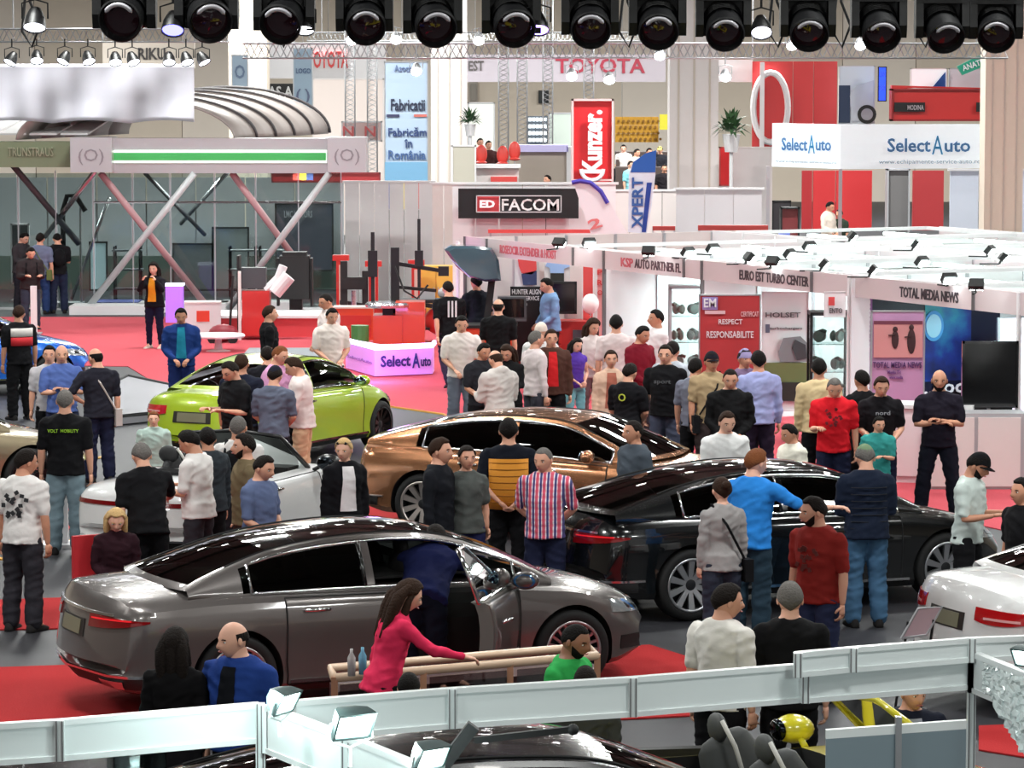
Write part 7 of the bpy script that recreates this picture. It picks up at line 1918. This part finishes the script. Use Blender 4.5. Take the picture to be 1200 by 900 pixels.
person(925, 497, 'man in a cream white shirt in profile behind the black saloon', 1.52, -60, 'hold_low', ('polo', (238, 234, 220)), T(CH), ('short', 'black'), 2, group=g1)
person(886, 526, 'man in a bright blue t-shirt reaching into the black saloon', 1.84, 150, 'point', ('tee', (44, 130, 214)), T((40, 58, 72)), ('short', 'ginger'), 0, group=g1, heavy=.5)
person(846, 559, 'woman in a light grey sweater with a small bun', 1.68, -160, 'stand', ('long', (156, 152, 152)), T((48, 52, 66)), ('bun', 'brown'), 0, fem=True, group=g1, bag=BLK)
person(954, 582, 'bearded man in a brick red t-shirt beside the black saloon', 1.78, -40, 'stand_left', ('tee', (138, 40, 36)), T((44, 50, 78)), ('short', 'dark'), 1, beard=True, group=g1, heavy=.5, print_=('front', (96, 30, 26), .24, .24, None, -.08))
quilt = person(1014, 521, 'man from behind in a navy quilted jacket and green cap', 1.80, 185, 'phone', ('jacket', (26, 34, 52)), T((70, 104, 136)), ('short', 'grey'), 1, cap=('beanie', (112, 134, 104)), group=g1, heavy=.5)
person(1146, 530, 'young man in a pale mint t-shirt and black cap reading his phone', 1.76, 62, 'phone', ('tee', (204, 216, 212)), T(BLK), ('short', 'black'), 2, cap=('cap', BLK), group=g1, beard=True)
person(1198, 560, 'person in a black shirt cut off by the right edge', 1.72, -60, 'stand', ('tee', BLK), T(BLK), ('short', 'black'), 2, group=g1)
person(1101, 433, 'man with crossed arms in a dark navy shirt before the counter', 1.82, -5, 'crossed', ('tee', (30, 26, 38)), T((26, 28, 40)), ('bald', 'dark'), 2, beard=True, group=g1, heavy=.6)
person(978, 443, 'man in a bright red t-shirt holding his hand out', 1.78, -10, 'phone_one', ('tee', (214, 30, 42)), T(NAVY), ('crop', 'grey'), 1, group=g1, heavy=.8, print_=('front', (120, 16, 30), .22, .22, None, -.04))
person(1030, 488, 'boy in a teal t-shirt before the man in black', 1.34, -20, 'stand_right', ('tee', (56, 150, 146)), T(NAVY), ('short', 'black'), 1, group=g1)
person(1033, 441, 'man in a black t-shirt behind the teal shirt boy', 1.76, 5, 'low' if False else 'hold_low', ('tee', (24, 22, 26)), T(NAVY), ('short', 'brown'), 1, group=g1, print_=('front', (170, 172, 180), .16, .05, 'nord', 0))
person(1010, 434, 'dark haired person turned away behind the red t-shirt man', 1.72, -150, 'stand', ('tee', BLK), T(BLK), ('short', 'black'), 2, group=g1)
# lowest row behind the white fascia
person(478, 680, 'woman in a hot pink jacket with very long brown hair', 1.70, 112, 'reach', ('long', (226, 50, 90)), T(BLK), ('long', 'brown'), 0, fem=True, group=g1)
person(478, 604, 'man in a navy jacket bent into the open door of the limousine', 1.80, 172, 'bend', ('jacket', (32, 38, 82)), T((18, 20, 34)), ('short', 'dark'), 1, group=g1, loc=G(496, 826) + V(0, 0, 0))
person(274, 728, 'balding man in a blue vest over a dark shirt at the lower left', 1.72, -25, 'stand_left', ('jacket', (34, 62, 132)), T(BLK), ('bald', 'dark'), 0, group=g1, heavy=.6, front=(18, 20, 26))
person(205, 735, 'long haired person in black from behind at the lower left', 1.66, 170, 'stand', ('long', (16, 15, 17)), T(BLK), ('long', 'dark'), 0, fem=True, group=g1)
person(674, 731, 'man in a green shirt with cropped black hair at the front wheel', 1.66, 60, 'hold_low', ('polo', (52, 168, 84)), T(CH), ('crop', 'black'), 3, beard=True, group=g1)
person(686, 781, 'dark grey haired head just above the long fascia', 1.44, 180, 'stand', ('tee', (60, 62, 64)), T(CH), ('short', 'dark'), 1, group=g1)
person(479, 789, 'small dark haired head beside the woman in pink', 1.40, 180, 'stand', ('tee', (150, 190, 210)), T(CH), ('short', 'black'), 1, group=g1)
person(852, 684, 'young man from behind in a white t-shirt in front of the fascia gap', 1.76, 140, 'stand_left', ('tee', (228, 224, 218)), T(BLK), ('short', 'dark'), 1, group=g1)
person(926, 682, 'man with grey hair and a black shirt from behind', 1.76, 178, 'stand', ('tee', (20, 20, 22)), T(BLK), ('short', 'grey'), 0, group=g1, heavy=.8)
person(1070, 792, 'seated man in a grey shirt and dark jacket under the raised fascia', 1.66, 10, 'sit_up', ('jacket', (24, 28, 42)), T(NAVY), ('crop', 'dark'), 1, group=g1, front=(150, 154, 166), heavy=.5)
person(1014, 826, 'small seated person with brown hair above the grey booth panel', 1.25, 30, 'sit_up', ('tee', (60, 50, 46)), T(BLK), ('short', 'brown'), 1, group=g1)
# left middle
sport = person(22, 358, 'man in a white, red and black sports shirt before the blue car', 1.78, -150, 'stand_left', ('tee', BLK), T(BLK), ('short', 'brown'), 2, group=g1, heavy=.5)
person(72, 404, 'bald man in a blue polo shirt with crossed arms', 1.76, 10, 'crossed', ('polo', (84, 106, 170)), T(NAVY), ('bald', 'grey'), 1, group=g1, heavy=.6)
person(58, 405, 'dark haired person half hidden behind the bald man', 1.72, 0, 'stand', ('tee', (196, 192, 196)), T(BLK), ('short', 'black'), 1, group=g1)
person(112, 408, 'man with a pale sweater over his shoulders, hand on hip', 1.78, -155, 'hips', ('tee', (34, 34, 44)), T(NAVY), ('bald', 'black'), 1, group=g1, heavy=.5, bag=(190, 180, 176))
# lime coupe group
person(270, 424, 'man in a black t-shirt with glasses holding papers by the lime coupe', 1.80, -50, 'phone', ('tee', BLK), T(BLK), ('short', 'dark'), 1, group=g2, heavy=.8, glasses=True)
person(283, 414, 'man in navy behind the man with glasses', 1.82, 170, 'stand', ('tee', (28, 32, 48)), T(BLK), ('crop', 'brown'), 2, group=g2)
person(313, 405, 'dark cropped head left in the group at the lime coupe', 1.74, -170, 'stand', ('tee', (30, 30, 36)), T(BLK), ('crop', 'dark'), 1, group=g2)
person(328, 405, 'red faced man in a pink shirt inside the lime coupe group', 1.84, 60, 'hold_low', ('tee', (206, 150, 190)), T(BLK), ('crop', 'ginger'), 1, group=g2)
person(322, 428, 'man with a navy cap and blue grey polo from behind', 1.74, 165, 'hold_low', ('polo', (92, 98, 116)), T((28, 28, 38)), ('short', 'dark'), 1, cap=('cap', (28, 30, 44)), group=g2, heavy=.5)
person(345, 419, 'man in a white shirt and beige trousers at the lime coupe door', 1.80, -95, 'phone', ('long', (228, 214, 212)), T((206, 170, 138)), ('short', 'brown'), 1, group=g2, heavy=.4)
person(316, 358, 'young man in a black t-shirt beside the red trolley', 1.78, 100, 'stand', ('tee', BLK), T(CH), ('short', 'brown'), 1, group=g2)
person(382, 344, 'man with cropped hair in a white t-shirt behind the other white t-shirt man', 1.84, -60, 'hold_low', ('tee', (228, 214, 210)), T((150, 130, 120)), ('crop', 'dark'), 2, group=g2)
person(389, 361, 'young man in a white t-shirt left of the glowing counter', 1.78, 20, 'hold_low', ('tee', (230, 218, 212)), T(CH), ('short', 'black'), 1, group=g2)
person(541, 370, 'young man in a white v-neck t-shirt and grey jeans', 1.80, 5, 'hold_low', ('tee', (230, 218, 214)), T((104, 110, 124)), ('short', 'black'), 1, group=g2)
person(525, 329, 'man in a black shirt with a white back emblem leaning over the bench', 1.86, -160, 'walk', ('tee', BLK), T((48, 40, 62)), ('crop', 'dark'), 1, group=g2, print_=('back', (210, 210, 214), .14, .26, 'III', 0))
person(558, 322, 'man in a dark navy shirt with black hair at the wheel balancer', 1.84, -150, 'stand', ('tee', (26, 28, 36)), T(BLK), ('short', 'black'), 2, group=g2, heavy=.5)
person(584, 350, 'bald man in black from behind right of the wheel balancer', 1.80, 175, 'stand', ('tee', (18, 18, 20)), T(BLK), ('bald', 'dark'), 1, group=g2, heavy=.6)
person(567, 402, 'person in a colourful vest with a red cheeked face', 1.70, 30, 'hold_low', ('tee', (40, 40, 46)), T(BLK), ('short', 'black'), 2, group=g2)
person(581, 411, 'man with shaved head in a pale grey hooded top', 1.78, -150, 'phone', ('hoodie', (202, 196, 192)), T((196, 180, 176)), ('bald', 'brown'), 1, group=g2, heavy=.4)
person(594, 404, 'woman with dark hair in black holding a bag', 1.68, -20, 'phone', ('long', (24, 24, 26)), T(BLK), ('long', 'brown'), 1, fem=True, group=g2)
person(641, 326, 'man in a light blue shirt leaning to the left', 1.82, -70, 'hold_low', ('long', (128, 164, 208)), T((36, 34, 40)), ('short', 'black'), 1, group=g2, heavy=.4)
person(628, 387, 'grey haired man in a white shirt and dark jeans', 1.78, 120, 'stand', ('long', (222, 208, 210)), T((66, 66, 76)), ('crop', 'grey'), 1, group=g2)
person(646, 386, 'man in a red shirt under an open brown jacket', 1.78, 10, 'stand', ('jacket', (78, 52, 44)), T(BLK), ('short', 'brown'), 1, glasses=True, front=(206, 40, 44), group=g2)
person(634, 377, 'person with a pale hat behind the grey haired man', 1.74, 160, 'stand', ('tee', (214, 212, 212)), T(CH), ('none', 'grey'), 1, cap=('hat', (222, 206, 196)), group=g2)
person(676, 396, 'girl in a purple top and pale turquoise leggings', 1.50, 30, 'hold_low', ('sleeveless', (92, 62, 170)), ('slim', (120, 190, 200)), ('long', 'dark'), 0, fem=True, group=g2)
person(695, 374, 'curly haired woman in a white blouse under the balloon', 1.72, 30, 'hold_low', ('tee', (226, 216, 214)), T((130, 110, 112)), ('curly', 'brown'), 1, fem=True, group=g2)
person(722, 369, 'broad man from behind in a pale pink white t-shirt', 1.84, 180, 'stand', ('tee', (222, 206, 206)), T((120, 104, 104)), ('short', 'black'), 1, group=g2, heavy=.8)
person(753, 382, 'man in a dark red sweater before the white partition', 1.78, 45, 'hold_low', ('long', (124, 28, 44)), T(CH), ('short', 'black'), 2, group=g2)
person(769, 363, 'man in a white shirt looking left in front of the showcase', 1.84, -70, 'stand', ('long', (230, 224, 226)), T((206, 190, 194)), ('short', 'black'), 2, group=g2, heavy=.3)
person(716, 410, 'woman in a beige cardigan over a brown top', 1.72, 5, 'stand', ('long', (216, 182, 160)), T(BLK), ('bun', 'brown'), 1, fem=True, group=g2, front=(164, 96, 80))
person(738, 426, 'boyish man in a black shirt with a yellow and blue patch', 1.70, 150, 'hold_low', ('tee', (22, 22, 26)), T(BLK), ('short', 'dark'), 1, group=g2, print_=('back', (200, 210, 70), .10, .10, 'O', 0))
person(780, 404, 'man in a black t-shirt with glasses in the middle of the crowd', 1.82, -15, 'stand', ('tee', BLK), T((74, 80, 100)), ('short', 'dark'), 1, group=g2, heavy=.9, glasses=True, print_=('front', (90, 92, 96), .20, .06, 'sport', -.02))
person(788, 400, 'dark haired person in pale grey behind the man with glasses', 1.80, 160, 'stand', ('tee', (184, 190, 200)), T(CH), ('short', 'dark'), 1, group=g2)
person(834, 411, 'man in a beige shirt with a black cap and shoulder strap', 1.80, 15, 'stand', ('tee', (176, 152, 118)), T((60, 50, 50)), ('short', 'dark'), 2, cap=('cap', (26, 24, 34)), bag=BLK, group=g2)
person(856, 432, 'man in a black long sleeved shirt with his hands joined', 1.80, 0, 'hold_low', ('long', (20, 20, 22)), T(BLK), ('crop', 'dark'), 1, group=g2, heavy=.9)
person(889, 411, 'man from behind in a pale lilac blue shirt', 1.82, -175, 'stand', ('long', (160, 166, 214)), T((40, 30, 48)), ('short', 'black'), 2, group=g2, heavy=.5)
person(873, 408, 'person in a purple grey top behind the lilac shirt man', 1.76, 20, 'stand', ('tee', (120, 100, 130)), T(BLK), ('short', 'black'), 2, cap=('hat', (150, 140, 180)), group=g2)
person(815, 420, 'dark haired person just left of the beige shirt man', 1.70, 150, 'stand', ('tee', (120, 124, 140)), T(BLK), ('short', 'black'), 1, group=g2)
person(960, 420, 'man from behind in a beige yellow shirt before the showcase', 1.80, 175, 'stand', ('long', (214, 192, 150)), T(BLK), ('short', 'black'), 2, group=g2, heavy=.5)
# far people
person(28, 273, 'man in a dark vest with a pale face at the far left', 1.80, 60, 'phone', ('jacket', (60, 56, 60)), T((40, 38, 46)), ('short', 'black'), 0, group=g3, lod=1)
person(36, 290, 'man with a black backpack looking at his phone at the far left', 1.76, 20, 'phone', ('jacket', (48, 42, 44)), T((52, 56, 70)), ('short', 'black'), 1, group=g3, lod=1, straps=BLK)
person(47, 273, 'man in a blue grey shirt seen from behind at the far left', 1.80, 170, 'stand', ('tee', (110, 120, 146)), T((40, 58, 100)), ('short', 'dark'), 1, group=g3, lod=1, bag=(104, 116, 70))
person(67, 274, 'man in black with a black backpack, right in the far left group', 1.80, -165, 'phone', ('tee', BLK), T((34, 40, 62)), ('short', 'black'), 1, group=g3, lod=1, straps=BLK)
person(180, 308, 'woman in black with an orange scarf holding a phone to her face', 1.68, -15, 'photo', ('jacket', (22, 20, 26)), ('slim', (26, 28, 52)), ('curly', 'dark'), 0, fem=True, group=g3, lod=1, front=(222, 150, 40), shoes=(210, 190, 180))
person(212, 361, 'young man in a blue open shirt over turquoise holding a white bag', 1.76, 5, 'hold_low', ('jacket', (30, 56, 116)), T((30, 44, 96)), ('short', 'black'), 2, group=g3, front=(40, 140, 170))
person(970, 236, 'man in a white shirt at the counter under the corner sign', 1.76, 50, 'hold_low', ('long', (222, 208, 196)), T(CH), ('short', 'black'), 2, group=g3, lod=1, loc=V(W(970, 236, 85.9).x, 85.9, .36))
person(984, 249, 'dark haired person beside the man at the upper right counter', 1.60, -40, 'stand', ('tee', (50, 60, 50)), T(CH), ('short', 'black'), 2, group=g3, lod=1, loc=V(W(984, 249, 86.2).x, 86.2, .30))
o = empty('podium', (W(975, 250, 86).x, 86, 0), 0, 'low grey podium behind the red and white counter', 'podium'); b = MB(); b.box((0, 0, .16), (2.4, 1.2, .28)); b.build('deck', greyw, o); b = MB(); b.box((0, -.62, .16), (2.4, .04, .32)); b.build('edge', alu, o)
person(642, 194, 'far person in white at the foot of the beige counter', 1.70, -60, 'chin', ('tee', (214, 210, 208)), T(CH), ('short', 'dark'), 1, group=g3, lod=1, loc=V(W(642, 200, 90).x, 90, .95))
for i, (x, y, cc, lb) in enumerate(((731, 160, (226, 220, 218), 'seated far person in white before the ochre wall, left'), (745, 165, (206, 190, 180), 'seated far person in beige before the ochre wall, middle'), (760, 164, (150, 200, 214), 'seated far person in pale blue before the ochre wall, right'), (774, 162, (40, 40, 46), 'seated far person in black with a yellow cap before the ochre wall'), (736, 186, (130, 200, 210), 'far person in light turquoise left of the feather flag'), (775, 190, (34, 30, 34), 'far person in black right of the feather flag'))):
    p = W(x, y + 14, 106); person(x, y, lb, 1.70, (-20, 30, 10, -30, 40, 0)[i], 'sit_up' if i < 4 else 'stand', ('tee', cc), T(CH), ('short', 'dark'), i % 3, group=g3, lod=1, loc=V(p.x, 106 - (2 if i > 3 else 0), p.z - 1.15 if i < 4 else p.z - 1.35), cap=('cap', (222, 200, 120)) if i == 3 else None)
o = empty('seat_tier', (0, 0, 0), 0, 'stepped dark seating tier under the far seated people', 'seating')
for i in range(3): slab('step', 722, 178 + i * 9, 790, 188 + i * 9, 107 - i * 1.1, 1.1, mat('tier_dark', (70, 56, 52), .7), o, bottom=0)
for i, (x, y) in enumerate(((562, 165), (572, 168))):
    p = W(x, y + 15, 94); person(x, y, 'far figure in dark clothes behind the red chairs, %s' % ('left', 'right')[i], 1.7, 20, 'stand', ('tee', ((40, 36, 40), (70, 40, 40))[i]), T(CH), ('short', 'dark'), 1, group=g3, lod=1, loc=V(p.x, 95, p.z - 1.3))

def back_bits(root, pose, items):
    sp = skeleton(pose)['spine']
    for nm, dz, w, hh, off, cc in items:
        b = MB(); c = sp[5] + V(0, 0, dz)
        b.grid(lambda u, v: c + V((u - .5) * w, off - .05 * (abs(u - .5) * 2) ** 2.5, (v - .5) * hh), 10, 2); o_ = b.build(nm, mat('patch_%d_%d_%d' % cc, cc, .85), root, smooth=True); o_.modifiers.new('t', 'SOLIDIFY').thickness = .008
back_bits(sport, 'stand_left', [('white_block', .04, .33, .13, .165, (222, 216, 212)), ('red_block', -.10, .33, .13, .165, (196, 34, 44))])
back_bits(vest, 'behind', [('orange_back', -.19, .36, .50, .182, (206, 134, 38))] + [('quilt_seam', .02 - i * .065, .35, .008, .187, (150, 92, 24)) for i in range(7)])
back_bits(quilt, 'phone', [('quilt_seam', .04 - i * .065, .32, .008, .178, (12, 16, 26)) for i in range(7)])
